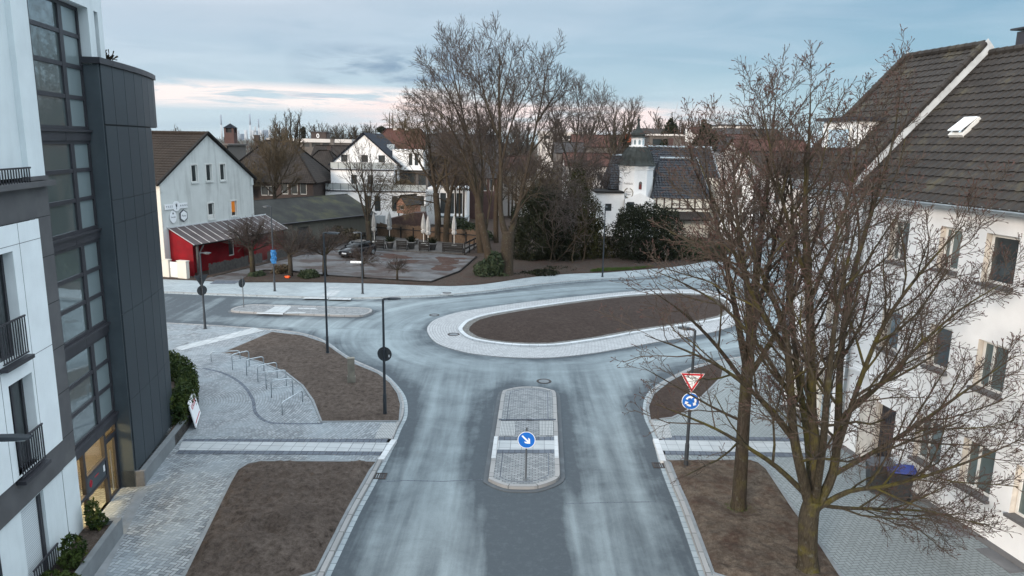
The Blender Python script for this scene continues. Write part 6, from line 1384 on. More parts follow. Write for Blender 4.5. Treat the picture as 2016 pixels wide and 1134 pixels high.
    m = MB(); ribbon(m, [F(1, 3.5, 0)[:2], F(13, 3.3, 0)[:2], F(28, 1.2, 0)[:2]], -.3, .3, 0, .16); o = struct(m.build('border_strip', 'verge'))
pub()

def shed():
    F = fr((-24.2, 71.0), 30.6); e = empty('shed', F(7.5, -4, 0), 'long low grey shed with a mossy felt roof behind the car park', 'shed'); L = 15.4
    m = MB(); facade(m, F, 0, L, 0, 3.05, [(4.0, 5.6, .1, 2.3)], 0, .2); m.face([F(L, 0, 0), F(L, -8, 0), F(L, -8, 3.05), F(L, -4, 4.85), F(L, 0, 3.05)]); m.face([F(0, 0, 0), F(0, -8, 0), F(0, -8, 3.05), F(0, -4, 4.85), F(0, 0, 3.05)]); m.face([F(0, -8, 0), F(L, -8, 0), F(L, -8, 3.05), F(0, -8, 3.05)]); m.build('wall', 'shed', e)
    m = MB(); m.box(F, 4.0, 5.6, -.22, -.16, .1, 2.3); m.build('door', 'wood', e)
    r = MB(); slope(r, F(-.3, .35, 2.92), F(L + .3, .35, 2.92), F(L + .3, -4, 4.92), F(-.3, -4, 4.92)); slope(r, F(-.3, -8.35, 2.92), F(L + .3, -8.35, 2.92), F(L + .3, -4, 4.92), F(-.3, -4, 4.92)); ro = r.build('roof', 'felt', e); sd = ro.modifiers.new('t', 'SOLIDIFY'); sd.thickness = .1; sd.offset = -1
    m = MB(); m.tube([F(-.3, .42, 2.88), F(L + .3, .42, 2.88)], .06, 8); m.build('gutter', 'frame_d', e)
shed()

def villa():
    y0 = 97.0; X = Frame((0, y0), (1, 0), (0, -1)); e = empty('white_villa', (-18, 101, 0), 'modern white terraced villa with glass balconies and a dark tiled gable roof', 'villa')
    w1 = [(-19.75, -19.05, 2.0, 4.0), (-18.5, -17.7, 2.0, 4.0), (-16.2, -15.4, 2.0, 4.0), (-23.6, -22.8, 2.0, 4.0), (-18.5, -17.6, .3, 1.0), (-13.6, -11.9, 2.1, 4.15)]
    m = MB(); facade(m, X, -25.0, -11.7, 0, 4.7, w1, 0, .22); m.face([X(-11.7, 0, 0), X(-11.7, -9, 0), X(-11.7, -9, 4.7), X(-11.7, 0, 4.7)]); m.face([X(-25, 0, 0), X(-25, -12, 0), X(-25, -12, 4.7), X(-25, 0, 4.7)]); m.face([X(-25, .05, 4.7), X(-11.65, .05, 4.7), X(-11.65, -9, 4.7), X(-25, -9, 4.7)]); m.build('lower_storey', 'villa', e)
    for o in w1: window(e, X, o, -.16, 'frame_d', 'glass', .06, mull=(((o[0] + o[1]) / 2,) if o[1] - o[0] > 1 else ()))
    w2 = [(-21.8, -21.0, 5.5, 6.7), (-19.6, -18.8, 5.5, 6.7)]
    m = MB(); facade(m, X, -24.5, -16.1, 4.7, 7.45, w2, -1.1, .2); m.face([X(-16.1, -1.1, 4.7), X(-16.1, -6, 4.7), X(-16.1, -6, 7.45), X(-16.1, -1.1, 7.45)]); m.face([X(-24.5, -1.05, 7.45), X(-16.05, -1.05, 7.45), X(-16.05, -4, 7.45), X(-24.5, -4, 7.45)]); m.build('middle_storey', 'villa', e)
    for o in w2: window(e, X, o, -1.26, 'frame_d', 'glass', .06)
    m = MB(); m.box(X, -24.55, -16.0, -1.1, -.98, 7.28, 7.46); m.box(X, -25.05, -11.6, 0, .1, 4.55, 4.71); m.build('terrace_edge', 'frame_d', e)
    w3 = [(-23.35, -22.45, 8.35, 9.3), (-20.6, -19.7, 8.35, 9.3), (-18.3, -17.4, 8.35, 9.3)]
    m = MB(); facade(m, X, -24.4, -15.8, 7.45, [(-24.4, 8.3), (-20.1, 12.0), (-15.8, 8.3)], w3, -2.3, .2); m.face([X(-15.8, -2.3, 4.7), X(-15.8, -13, 4.7), X(-15.8, -13, 8.3), X(-15.8, -2.3, 8.3)]); m.build('gable', 'villa', e)
    for o in w3: window(e, X, o, -2.46, 'frame_d', 'glass', .06)
    r = MB(); slope(r, X(-15.2, -2.0, 7.85), X(-15.2, -16, 7.85), X(-20.1, -16, 12.15), X(-20.1, -2.0, 12.15)); slope(r, X(-24.95, -2.0, 7.85), X(-24.95, -16, 7.85), X(-20.1, -16, 12.15), X(-20.1, -2.0, 12.15)); ro = r.build('roof', 'r_dark', e); sd = ro.modifiers.new('t', 'SOLIDIFY'); sd.thickness = .16; sd.offset = -1
    # skylight hatch and the white dormer box
    m = MB(); m.box(X, -18.1, -17.2, -9.0, -8.0, 9.9, 10.75); m.build('roof_hatch', 'pvc', ro)
    d = MB(); o = [(-14.4, -13.9, 8.0, 9.6), (-13.6, -13.1, 8.0, 9.6)]; facade(d, X, -16.6, -12.4, 7.35, 10.1, o, -3.6, .15); d.face([X(-16.6, -3.6, 10.1), X(-12.4, -3.6, 10.1), X(-12.4, -9, 10.1), X(-16.6, -9, 10.1)]); d.face([X(-12.4, -3.6, 7.35), X(-12.4, -9, 7.35), X(-12.4, -9, 10.1), X(-12.4, -3.6, 10.1)]); dd = d.build('dormer', 'villa', e)
    for q in o: window(dd, X, q, -3.7, 'frame_d', 'glass', .05)
    m = MB(); m.box(X, -15.8, -11.9, -9, -4.4, 4.7, 7.3); m.build('recessed_storey', 'far_grey', e)
    for q in ((-15.3, -13.6, 4.9, 7.0), (-13.2, -12.2, 4.9, 7.0)): window(e, X, q, -4.3, 'frame_d', 'glass', .06)
    def rail(name, x0, x1, n, z):
        m = MB(); m.box(X, x0, x1, n - .02, n + .02, z + .86, z + .9); r_ = m.build(name, 'frame_d', e); k = int((x1 - x0) / 1.0)
        for i in range(k + 1): x = x0 + (x1 - x0) * i / k; m = MB(); m.box(X, x - .02, x + .02, n - .02, n + .02, z, z + .86); m.build('baluster', 'frame_d', r_)
        m = MB(); m.face([X(x0, n - .025, z + .06), X(x1, n - .025, z + .06), X(x1, n - .025, z + .84), X(x0, n - .025, z + .84)]); m.build('glass_panel', 'railglass', r_)
    rail('balcony_railing', -25, -11.6, .06, 4.71); rail('balcony_railing', -24.5, -16, -1.02, 7.46); rail('balcony_railing', -13.7, -11.6, .3, 2.0)
    # lower wing on the right with tall windows and a glass canopy
    w4 = [(-10.0, -9.2, 1.6, 4.4), (-8.9, -8.1, 1.6, 4.4), (-7.8, -7.0, 1.6, 4.4)]; m = MB(); facade(m, X, -11.7, -6.4, 0, 5.1, w4, -2.5, .2); m.face([X(-6.4, -2.5, 0), X(-6.4, -9, 0), X(-6.4, -9, 5.1), X(-6.4, -2.5, 5.1)]); m.face([X(-11.7, -2.45, 5.1), X(-6.35, -2.45, 5.1), X(-6.35, -9, 5.1), X(-11.7, -9, 5.1)]); m.build('side_wing', 'villa', e)
    for o in w4: window(e, X, o, -2.65, 'frame_d', 'glass', .06)
    m = MB(); m.box(X, -9.9, -6.0, -2.45, .6, 1.35, 1.43); cn = m.build('canopy', 'glass_t', e)
    for x in (-9.8, -6.1): m = MB(); m.box(X, x - .05, x + .05, .45, .55, 0, 1.35); m.build('canopy_post', 'frame_d', cn)
    leaves('balcony_shrub', 'brownish shrub growing on the upper balcony of the white villa', 'shrub', 'dryshrub', X(-14.5, -.8, 5.2), [(X(-14.6, -.9, 5.5), (1.4, .4, .6))], 700, .12, 61)
    w = MB(); w.box(Frame((-19.6, 92.5), (1, 0), (0, -1)), 0, 3.3, -.15, .15, .0, 1.9); o = w.build('garden_wall', 'tact', base=(-18, 92.5, 0)); tag(o, 'pale tiled garden wall in front of the white villa', 'garden wall')
villa()

def tower_house():
    c = Vector((15.3, 92, 0)); e = empty('tower_house', (19, 94, 0), 'white inn with an onion domed tower and black glazed tile roofs', 'inn')
    rot = R(30); S = lambda r, n=8: [(c.x + r * math.cos(rot + 2 * math.pi * k / n), c.y + r * math.sin(rot + 2 * math.pi * k / n)) for k in range(n)]
    m = MB(); m.prism(S(2.08), 0, 8.7); tw = m.build('tower', 'tower', e)
    m = MB(); m.prism(S(2.2), 8.45, 8.62); m.prism(S(2.28), 8.625, 8.75)
    m.build('cornice', 'tower', tw)
    for k in range(8):
        a, b = Vector((*S(2.1)[k], 0)), Vector((*S(2.1)[(k + 1) % 8], 0))
        if (a + b).y / 2 > 92.5: continue
        for i in range(7): p = a.lerp(b, (i + .5) / 7); q = (p - Vector((c.x, c.y, 0))).normalized(); m = MB(); m.box(lambda u, v, z: (p.x + u, p.y + v, z), -.07, .07, -.07, .07, 8.22, 8.45); m.build('dentil', 'tower', tw)
    m = MB(); pr = [(2.42, 8.76), (2.40, 8.84), (2.2, 9.0), (2.02, 9.3), (1.93, 9.7), (1.82, 10.1), (1.62, 10.5), (1.3, 10.85), (.95, 11.05)]; m.lathe(pr, 16, (c.x, c.y, 0), 0, rot); dm = m.build('dome', 'copper', tw)
    for k in range(16): an = rot + 2 * math.pi * k / 16; m = MB(); m.tube([(c.x + (r + .01) * math.cos(an), c.y + (r + .01) * math.sin(an), z) for r, z in pr[1:]], .045, 5); m.build('dome_seam', 'copper', dm)
    m = MB(); m.prism(S(1.05), 11.0, 11.18); m.prism(S(.80), 11.182, 12.05); m.prism(S(.90), 12.052, 12.14); ln = m.build('lantern', 'tower', tw)
    for k in range(8):
        an = rot + math.pi / 8 + 2 * math.pi * k / 8; ap = .80 * math.cos(math.pi / 8); d = Vector((math.cos(an), math.sin(an), 0)); s = Vector((-d.y, d.x, 0)); m = MB(); P = lambda a, z, q: (c.x + d.x * (ap + q) + s.x * a, c.y + d.y * (ap + q) + s.y * a, 11.3 + z)
        flatpoly(m, P, [(-.14, 0), (.14, 0), (.14, .42), (.08, .54), (0, .58), (-.08, .54), (-.14, .42)], .004, .012); m.build('lantern_window', 'glass_f', ln)
    m = MB(); m.lathe([(.98, 12.15), (.98, 12.22), (.80, 12.3), (.86, 12.5), (.80, 12.72), (.55, 12.95), (.34, 13.15), (.22, 13.4), (.15, 13.8), (.11, 14.15)], 16, (c.x, c.y, 0)); m.lathe([(.05, 14.1), (.2, 14.2), (.2, 14.32), (.05, 14.42)], 10, (c.x, c.y, 0)); m.lathe([(.06, 14.35), (.03, 15.0)], 6, (c.x, c.y, 0)); m.build('onion_cap', 'copper', tw)
    # niche windows, lettering
    def face(k): a, b = Vector((*S(2.08)[k], 0)), Vector((*S(2.08)[(k + 1) % 8], 0)); o = ((a + b) / 2 - c).normalized(); al = Vector((-o.y, o.x, 0)); al = al if al.x > 0 else -al; mid = (a + b) / 2; return lambda u, z, d: (mid.x + al.x * u + o.x * d, mid.y + al.y * u + o.y * d, z)
    ks = sorted(range(8), key=lambda k: -((Vector((*S(2.08)[k], 0)) + Vector((*S(2.08)[(k + 1) % 8], 0))) / 2 - c).normalized().dot(Vector((-.15, -1, 0))))
    fl, frr = (ks[0], ks[1]) if face(ks[0])(0, 0, 0)[0] < face(ks[1])(0, 0, 0)[0] else (ks[1], ks[0])
    P = face(frr); A = lambda cx, cz, w_, h: [(cx - w_, cz), (cx + w_, cz), (cx + w_, cz + h)] + [(cx + w_ * math.cos(R(30 * q)), cz + h + w_ * math.sin(R(30 * q))) for q in range(1, 6)] + [(cx - w_, cz + h)]
    m = MB(); flatpoly(m, lambda a, z, d: P(a, z, d), A(.0, 5.9, .2, .75), .004, .02); n1 = m.build('niche', 'far_grey', tw); m = MB(); flatpoly(m, lambda a, z, d: P(a, z, d), [(-.15, 5.92), (.15, 5.92), (.13, 6.35), (0, 6.6), (-.13, 6.35)], .022, .05); m.build('niche_figure', 'redwood', n1)
    P = face(fl); 
    text('Fröhlich', .38, lambda a, n, z: P(a, z, n), .0, .012, 6.55, tw, 'far_grey', 'lettering', .004)
    text('Brauerei', .24, lambda a, n, z: P(a, z, n), .1, .012, 5.55, tw, 'letters', 'lettering', .004); text('Bogen', .24, lambda a, n, z: P(a, z, n), .1, .012, 5.25, tw, 'letters', 'lettering', .004)
    m = MB(); m.tube([P(.1 + .62 * math.cos(R(105 + 33 * k)), 5.4 + .62 * math.sin(R(105 + 33 * k)), .03) for k in range(11)], .06, 6); m.build('painted_wreath', 'stele', tw)
    # wings and roofs
    X = Frame((0, 90), (1, 0), (0, -1))
    wl = [(11.3, 12.1, 3.2, 4.1), (13.9, 14.8, 3.4, 4.4)]; m = MB(); facade(m, X, 10.2, 13.6, 0, 5.4, [wl[0]], .2, .2); facade(m, X, 13.6, 17.2, 0, 4.7, [wl[1]], .7, .2); m.face([X(13.6, .7, 4.7), X(17.2, .7, 4.7), X(15.4, .7, 5.5)]); m.face([X(10.2, .2, 0), X(10.2, -8, 0), X(10.2, -8, 5.4), X(10.2, .2, 5.4)]); m.face([X(17.2, .7, 0), X(17.2, -2, 0), X(17.2, -2, 4.7), X(17.2, .7, 4.7)]); m.face([X(13.6, .7, 4.7), X(17.2, .7, 4.7), X(17.2, -2, 4.7), X(13.6, -2, 4.7)]); m.build('left_wing', 'tower', e)
    for o, n in zip(wl, (.04, .54)): window(e, X, o, n, 'frame_d', 'glass', .06)
    m = MB(); m.box(X, 10.0, 13.5, -5, .5, 5.42, 5.62); m.build('wing_roof', 'woodd', e)
    def troof(name, a, b, z0, z1, y0, y1, zz=''):
        r = MB(); U = Vector((1, 0, 0)); V = Vector((0, y1 - y0, z1 - z0)); L = V.length; V.normalize(); N = U.cross(V); tiles(r, (a[0], y0, z0), U, V, N, [(0, 0), (a[1] - a[0], 0), (b[1] - a[0], L), (b[0] - a[0], L)], .42, .36, .06, .045, sub=3)
        r.face([(b[0], y1, z1), (b[1], y1, z1), (a[1], y1 + 6, z0), (a[0], y1 + 6, z0)]); r.face([(a[1], y0, z0), (b[1], y1, z1), (a[1], y1 + 6, z0)]); r.face([(a[0], y0, z0), (b[0], y1, z1), (a[0], y1 + 6, z0)]); o = r.build(name, 'tile_d', e)
        m = MB(); half_round(m, (b[0], y1, z1 + .08), (b[1], y1, z1 + .08), .15, .5); half_round(m, (a[1], y0, z0 + .08), (b[1], y1, z1 + .08), .12, .5); m.build('ridge_tiles', 'zinc', o); return o
    troof('front_roof', (17.0, 24.4), (18.6, 23.4), 4.9, 9.6, 89.6, 94.2); troof('rear_roof', (17.0, 26.2), (17.6, 25.9), 7.2, 11.0, 93.5, 97.5); troof('left_roof', (12.0, 16), (12.9, 16), 5.7, 9.8, 92.6, 97)
    m = MB(); m.face([X(17.2, .2, 0), X(24.2, .2, 0), X(24.2, .2, 4.95), X(17.2, .2, 4.95)]); m.face([X(24.2, .2, 0), X(24.2, -8, 0), X(24.2, -8, 4.95), X(24.2, .2, 4.95)]); m.face([X(17.2, -3.4, 0), X(26, -3.4, 0), X(26, -3.4, 7.3), X(17.2, -3.4, 7.3)]); m.face([X(26, -3.4, 0), X(26, -12, 0), X(26, -12, 7.3), X(26, -3.4, 7.3)]); m.build('timber_wall', 'cream', e)
    for i in range(8): x = 17.6 + i * .95; m = MB(); m.box(X, x - .09, x + .09, .2, .24, 3.75, 4.9); m.build('timber', 'timber', e)
    for z in (3.65, 2.4): m = MB(); m.box(X, 17.2, 24.2, .2, .245, z - .1, z + .08); m.build('timber', 'timber', e)
    m = MB(); slope(m, X(18.4, 2.2, 2.5), X(24.2, 2.2, 2.5), X(24.2, .25, 3.3), X(18.4, .25, 3.3)); o = m.build('porch_roof', 'r_brown', e); sd = o.modifiers.new('t', 'SOLIDIFY'); sd.thickness = .14
    for z, p in ((12.0, 24.6), (12.2, 20.6)): m = MB(); m.box(ID, p - .3, p + .3, 97.6, 98.2, 9, z); m.build('chimney', 'brick_r', e)
    house('gabled_house', 'narrow white gabled house beside the black tiled inn roof', 28.4, 92, 4.0, 9, 6.3, 9.6, 'tower', 'r_grey', 'y', R(-18), wins=[(-.5, .4, 5.2, 6.4), (-1.2, -.3, 2.2, 3.6), (.4, 1.2, 2.2, 3.6)])
tower_house()

def beer_garden():
    grp = 'furniture of the beer garden'
    F = Frame(g(737, 489, .22), (Vector(g(915, 500, .22)) - Vector(g(737, 489, .22))).normalized(), (0, 0)); a = F.a; F.o = (a[1], -a[0])
    # folded parasols
    def parasol():
        e = origin_empty('parasol', 'p', 'parasol', 'folded parasols in the beer garden'); m = MB(); m.tube([(0, 0, 0), (0, 0, 3.3)], .035, 8); m.lathe([(.28, 0), (.28, .06), (.06, .1)], 12); m.build('pole', 'pvc', e)
        m = MB(); n = 32; prof = [(.09, 1.15), (.22, 1.25), (.25, 1.5), (.16, 1.62), (.24, 1.75), (.22, 2.2), (.17, 2.7), (.10, 3.1), (.05, 3.32), (.012, 3.42)]
        for r, z in prof:
            for q in range(n): an = 6.2832 * q / n; k = 1 + .22 * math.cos(8 * an) * min(1, r * 6); m.v.append((r * k * math.cos(an), r * k * math.sin(an), z))
        for k in range(len(prof) - 1):
            for q in range(n): x = k * n + q; y = k * n + (q + 1) % n; m.f.append((x, y, y + n, x + n)); m.m.append(0)
        c = m.build('canopy', 'parasol', e, True); m = MB(); m.lathe([(.17, 1.58), (.18, 1.62), (.17, 1.66)], 14); m.build('strap', 'pvc', c); return e
    labs = ['leftmost folded grey parasol at the corner of the grey shed', 'folded grey parasol standing in front of the playhouse', 'folded parasol, left one of the close pair before the villa', 'folded parasol, right one of the close pair before the villa', 'rightmost folded grey parasol by the dark wooden steps']
    p = None
    for k, (u, v) in enumerate(((737, 476), (767, 472), (834, 480), (843, 483), (894, 483))):
        p = parasol() if p is None else copy_tree(p); place(p, (*g(u, v, .22), .22), k * 1.1, (1, 1, .98 - .03 * (k % 2)), labs[k])
    def bench(w):
        e = origin_empty('bench', 'b', 'bench', 'slatted benches along the terrace edge')
        for i in range(5): m = MB(); m.box(ID, -w / 2, w / 2, -.03, .0, .14 + i * .17, .28 + i * .17); m.build('back_slat', 'woodd', e)
        m = MB(); m.box(ID, -w / 2, w / 2, .04, .5, .42, .47); m.build('seat', 'woodd', e)
        for x in (-w / 2 + .06, w / 2 - .06): m = MB(); m.box(ID, x - .04, x + .04, .002, .08, 0, .98); m.box(ID, x - .04, x + .04, .38, .45, 0, .415); m.build('leg', 'woodd', e)
        return e
    rz = math.atan2(a[1], a[0])
    for u0, u1, v, lab in ((737, 757, 491, 'slatted dark bench nearest the black car'), (780, 801, 493, 'slatted dark bench between the two left flower pots'), (824, 845, 495, 'slatted dark bench between the two right flower pots')):
        p0 = Vector((*g(u0, v - 1, .22), 0)); p1 = Vector((*g(u1, v, .22), 0)); e = bench((p1 - p0).length); place(e, (*((p0 + p1) / 2)[:2], .22), rz, 1, lab)
    p0 = Vector((*g(870, 497, .22), 0)); p1 = Vector((*g(912, 499, .22), 0)); place(bench((p1 - p0).length), (*((p0 + p1) / 2)[:2], .22), rz, 1, 'longest slatted dark bench at the right end of the terrace')
    def pot(s, lab, u, v, plant=True):
        x, y = g(u, v, .22); e = empty('flower_pot', (x, y, .22), lab, 'flower pot', 'flower pots on the terrace'); m = MB(); m.lathe([(.26 * s, 0), (.40 * s, .62 * s), (.44 * s, .62 * s), (.44 * s, .72 * s), (.38 * s, .72 * s), (.36 * s, .64 * s)], 18, (x, y, .22)); m.build('pot', 'pot', e, True)
        if plant:
            rnd = random.Random(int(u)); m = MB()
            for q in range(150): d = Vector((rnd.gauss(0, .55), rnd.gauss(0, .55), rnd.uniform(.5, 1))).normalized(); b = Vector((x + rnd.uniform(-.2, .2), y + rnd.uniform(-.2, .2), .22 + .66 * s)); t = b + d * rnd.uniform(.4, .85); w_ = d.orthogonal().normalized() * .035; m.face([b - w_, b + w_, t + w_ * .4, t - w_ * .4])
            m.build('plant', 'yew', e)
    pot(1, 'big grey pot with a dark plant, left one of three', 768, 489); pot(1.05, 'big grey pot with a dark plant, middle one of three', 810, 490); pot(1.0, 'big grey pot with a dark plant, right one of three', 852, 492); pot(.8, 'smaller empty grey pot standing farther back', 818, 481, False)
    x, y = g(727, 472, .22); e = empty('picnic_table', (x, y, .22), 'dark wooden picnic table under the vase shaped tree', 'picnic table'); T = lambda u, v, z: (x + u, y + v, .22 + z)
    m = MB(); m.box(T, -.9, .9, -.38, .38, .72, .77); m.build('table_top', 'woodd', e)
    for q in (-1, 1): m = MB(); m.box(T, -.9, .9, q * .72 - .13, q * .72 + .13, .43, .47); m.build('seat', 'woodd', e)
    for q in (-.6, .6): m = MB(); m.tube([T(q, -.75, 0), T(q, -.2, .72)], .05, 5); m.tube([T(q, .75, 0), T(q, .2, .72)], .05, 5); m.box(T, q - .04, q + .04, -.8, .8, .36, .42); m.build('leg', 'woodd', e)
    # reed fence with rail
    P0, P1 = Vector((*g(742, 464, .22), 0)), Vector((*g(945, 482, .22), 0)); d = (P1 - P0).normalized(); o = Vector((d.y, -d.x, 0)); L = (P1 - P0).length; Q = lambda s, n, z: (P0.x + d.x * s + o.x * n, P0.y + d.y * s + o.y * n, z)
    e = empty('reed_fence', tuple((P0 + P1) / 2), 'brown reed screen fence with dark posts behind the beer garden', 'fence'); m = MB(); rnd = random.Random(8); s = 0
    while s < L: h = 1.75 + rnd.uniform(-.08, .08); m.box(Q, s, s + .16, -.02 + rnd.uniform(-.01, .01), .02, .2, h); s += .165
    m.build('reed_screen', 'reed', e)
    for i in range(9): m = MB(); s = i * L / 8; m.box(Q, s - .06, s + .06, .03, .13, .1, 1.5); m.build('post', 'woodd', e)
    m = MB(); m.box(Q, 0, L, .135, .19, 1.18, 1.30); m.build('rail', 'woodd', e)
    # dark sloping fence / bank behind, playhouse on it
    e = empty('earth_bank', (-12.5, 90, 0), 'dark rusty brown bank with sloping top behind the reed fence', 'bank'); X = Frame((0, 89.5), (1, 0), (0, -1)); m = MB(); facade(m, X, -15.6, -10.6, 0, [(-15.6, 1.7), (-12.2, 2.6), (-10.9, 2.65), (-10.6, 1.5)], [], 0); facade(m, X, -15.6, -10.6, 0, [(-15.6, 1.7), (-12.2, 2.6), (-10.9, 2.65), (-10.6, 1.5)], [], -1.5)
    for (s0, z0), (s1, z1) in zip([(-15.6, 0), (-15.6, 1.7), (-12.2, 2.6), (-10.9, 2.65), (-10.6, 1.5)], [(-15.6, 1.7), (-12.2, 2.6), (-10.9, 2.65), (-10.6, 1.5), (-10.6, 0)]): m.face([X(s0, 0, z0), X(s1, 0, z1), X(s1, -1.5, z1), X(s0, -1.5, z0)])
    m.build('planking', 'rust', e)
    pe, W, ro = house('playhouse', 'small wooden playhouse with pink front raised behind the beer garden', -13.3, 92.5, 1.7, 2.6, 3.55, 4.5, 'brickpink', 'r_grey', 'y', R(-35), wins=[(-.35, .35, 2.75, 3.3)], z0=2.3, over=.15, cat='playhouse')
    for px in (-.7, .7):
        for py in (-1.1, 1.1): m = MB(); m.box(lambda a_, b_, z: W(px + a_, py + b_, z), -.06, .06, -.06, .06, 0, 2.3); m.build('stilt', 'woodd', pe)
    # wooden steps rail at the right end
    e = empty('wooden_barrier', (*g(930, 497, .2), .2), 'dark wooden barrier with slanting rails at the terrace end', 'barrier'); A, B = Vector((*g(915, 500, .2), .2)), Vector((*g(950, 482, .2), .2)); m = MB()
    for z in (.45, 1.0): m = MB(); dv = (B - A).normalized(); nv = Vector((dv.y, -dv.x, 0)) * .04; u = Vector((0, 0, z)); w_ = Vector((0, 0, .14)); pts = [A + u - nv, A + u + nv, A + u + nv + w_, A + u - nv + w_]; qts = [B + u - nv, B + u + nv, B + u + nv + w_, B + u - nv + w_]; m.face(pts); m.face(qts); [m.face([pts[k], pts[(k + 1) % 4], qts[(k + 1) % 4], qts[k]]) for k in range(4)]; m.build('rail', 'woodd', e)
    for k in range(5): m = MB(); p = A.lerp(B, k / 4); m.box(lambda u_, v_, z: (p.x + u_, p.y + v_, p.z + z), -.06, .06, -.06, .06, -.1, 1.2); m.build('post', 'woodd', e)
beer_garden()

def make_car(paint, label, loc, rz, plate=True):
    e = origin_empty('parked_car', label, 'car')
    def loft(secs, mat, name, par, cap=True):
        m = MB(); n = len(secs[0])
        for s in secs: m.v += s
        for k in range(len(secs) - 1):
            for q in range(n): x, y = k * n + q, k * n + (q + 1) % n; m.f.append((x, y, y + n, x + n)); m.m.append(0)
        if cap: m.f.append(tuple(range(n))[::-1]); m.m.append(0); m.f.append(tuple((len(secs) - 1) * n + q for q in range(n))); m.m.append(0)
        return m.build(name, mat, par, True)
    def sec(x, w, zb, zs, zt, k=.86): return [(x, -w * .9, zb), (x, -w, zb + .12), (x, -w, zs), (x, -w * k, zt), (x, w * k, zt), (x, w, zs), (x, w, zb + .12), (x, w * .9, zb)]
    b = loft([sec(-2.08, .62, .38, .55, .62), sec(-2.0, .76, .24, .60, .72), sec(-1.6, .86, .2, .70, .86), sec(-.9, .89, .2, .78, .96), sec(.2, .9, .2, .80, .98), sec(1.3, .89, .2, .82, .99), sec(1.85, .84, .24, .84, .98), sec(2.02, .72, .36, .75, .9)], paint, 'body', e)
    def cab(x, wb, wt, zb, zt): return [(x, -wb, zb), (x, -wt, zt), (x, wt, zt), (x, wb, zb)]
    loft([cab(-1.15, .74, .72, .93, .95), cab(-.35, .80, .62, .95, 1.40), cab(1.05, .80, .62, .97, 1.42), cab(1.8, .76, .66, .96, 1.02)], 'carglass', 'windows', e)
    m = MB(); m.face([(-.40, -.6, 1.405), (-.40, .6, 1.405), (1.08, .6, 1.43), (1.08, -.6, 1.43)]); m.face([(-.4, -.6, 1.405), (-.4, .6, 1.405), (-.35, .58, 1.44), (-.35, -.58, 1.44)]); m.face([(-.35, -.58, 1.44), (-.35, .58, 1.44), (1.05, .58, 1.465), (1.05, -.58, 1.465)]); m.face([(1.08, -.6, 1.43), (1.08, .6, 1.43), (1.05, .58, 1.465), (1.05, -.58, 1.465)]); m.build('roof', paint, e)
    for x in (-1.3, 1.25):
        for s in (-1, 1):
            m = MB(); m.tube([(x, s * .70, .31), (x, s * .905, .31)], .315, 22); w_ = m.build('wheel', 'tyre', e); m = MB(); m.tube([(x, s * .906, .31), (x, s * .915, .31)], .2, 14); m.build('rim', 'steel', w_)
    for s in (-1, 1):
        m = MB(); m.box(ID, -2.055, -1.93, s * .66 - .14, s * .66 + .12, .58, .70); m.build('headlight', 'glass_f', e)
        m = MB(); m.box(ID, -.72, -.55, s * .9, s * 1.04, .93, 1.05); m.build('wing_mirror', paint, e)
    m = MB(); m.box(ID, -2.11, -2.085, -.26, .26, .42, .54); m.build('number_plate', 'swhite', e); m = MB(); m.box(ID, -2.095, -2.06, -.4, .4, .26, .40); m.build('grille', 'tyre', e)
    return place(e, loc, rz)
x, y = g(705, 506, .11); make_car('carpaint', 'black car with a white number plate parked at the shed corner', (x - .2, y + .9, .105), R(64))
x, y = g(1496, 470, .1); make_car('carsilver', 'silver car half hidden behind the twigs of the big maple', (x, y, .1), R(70))
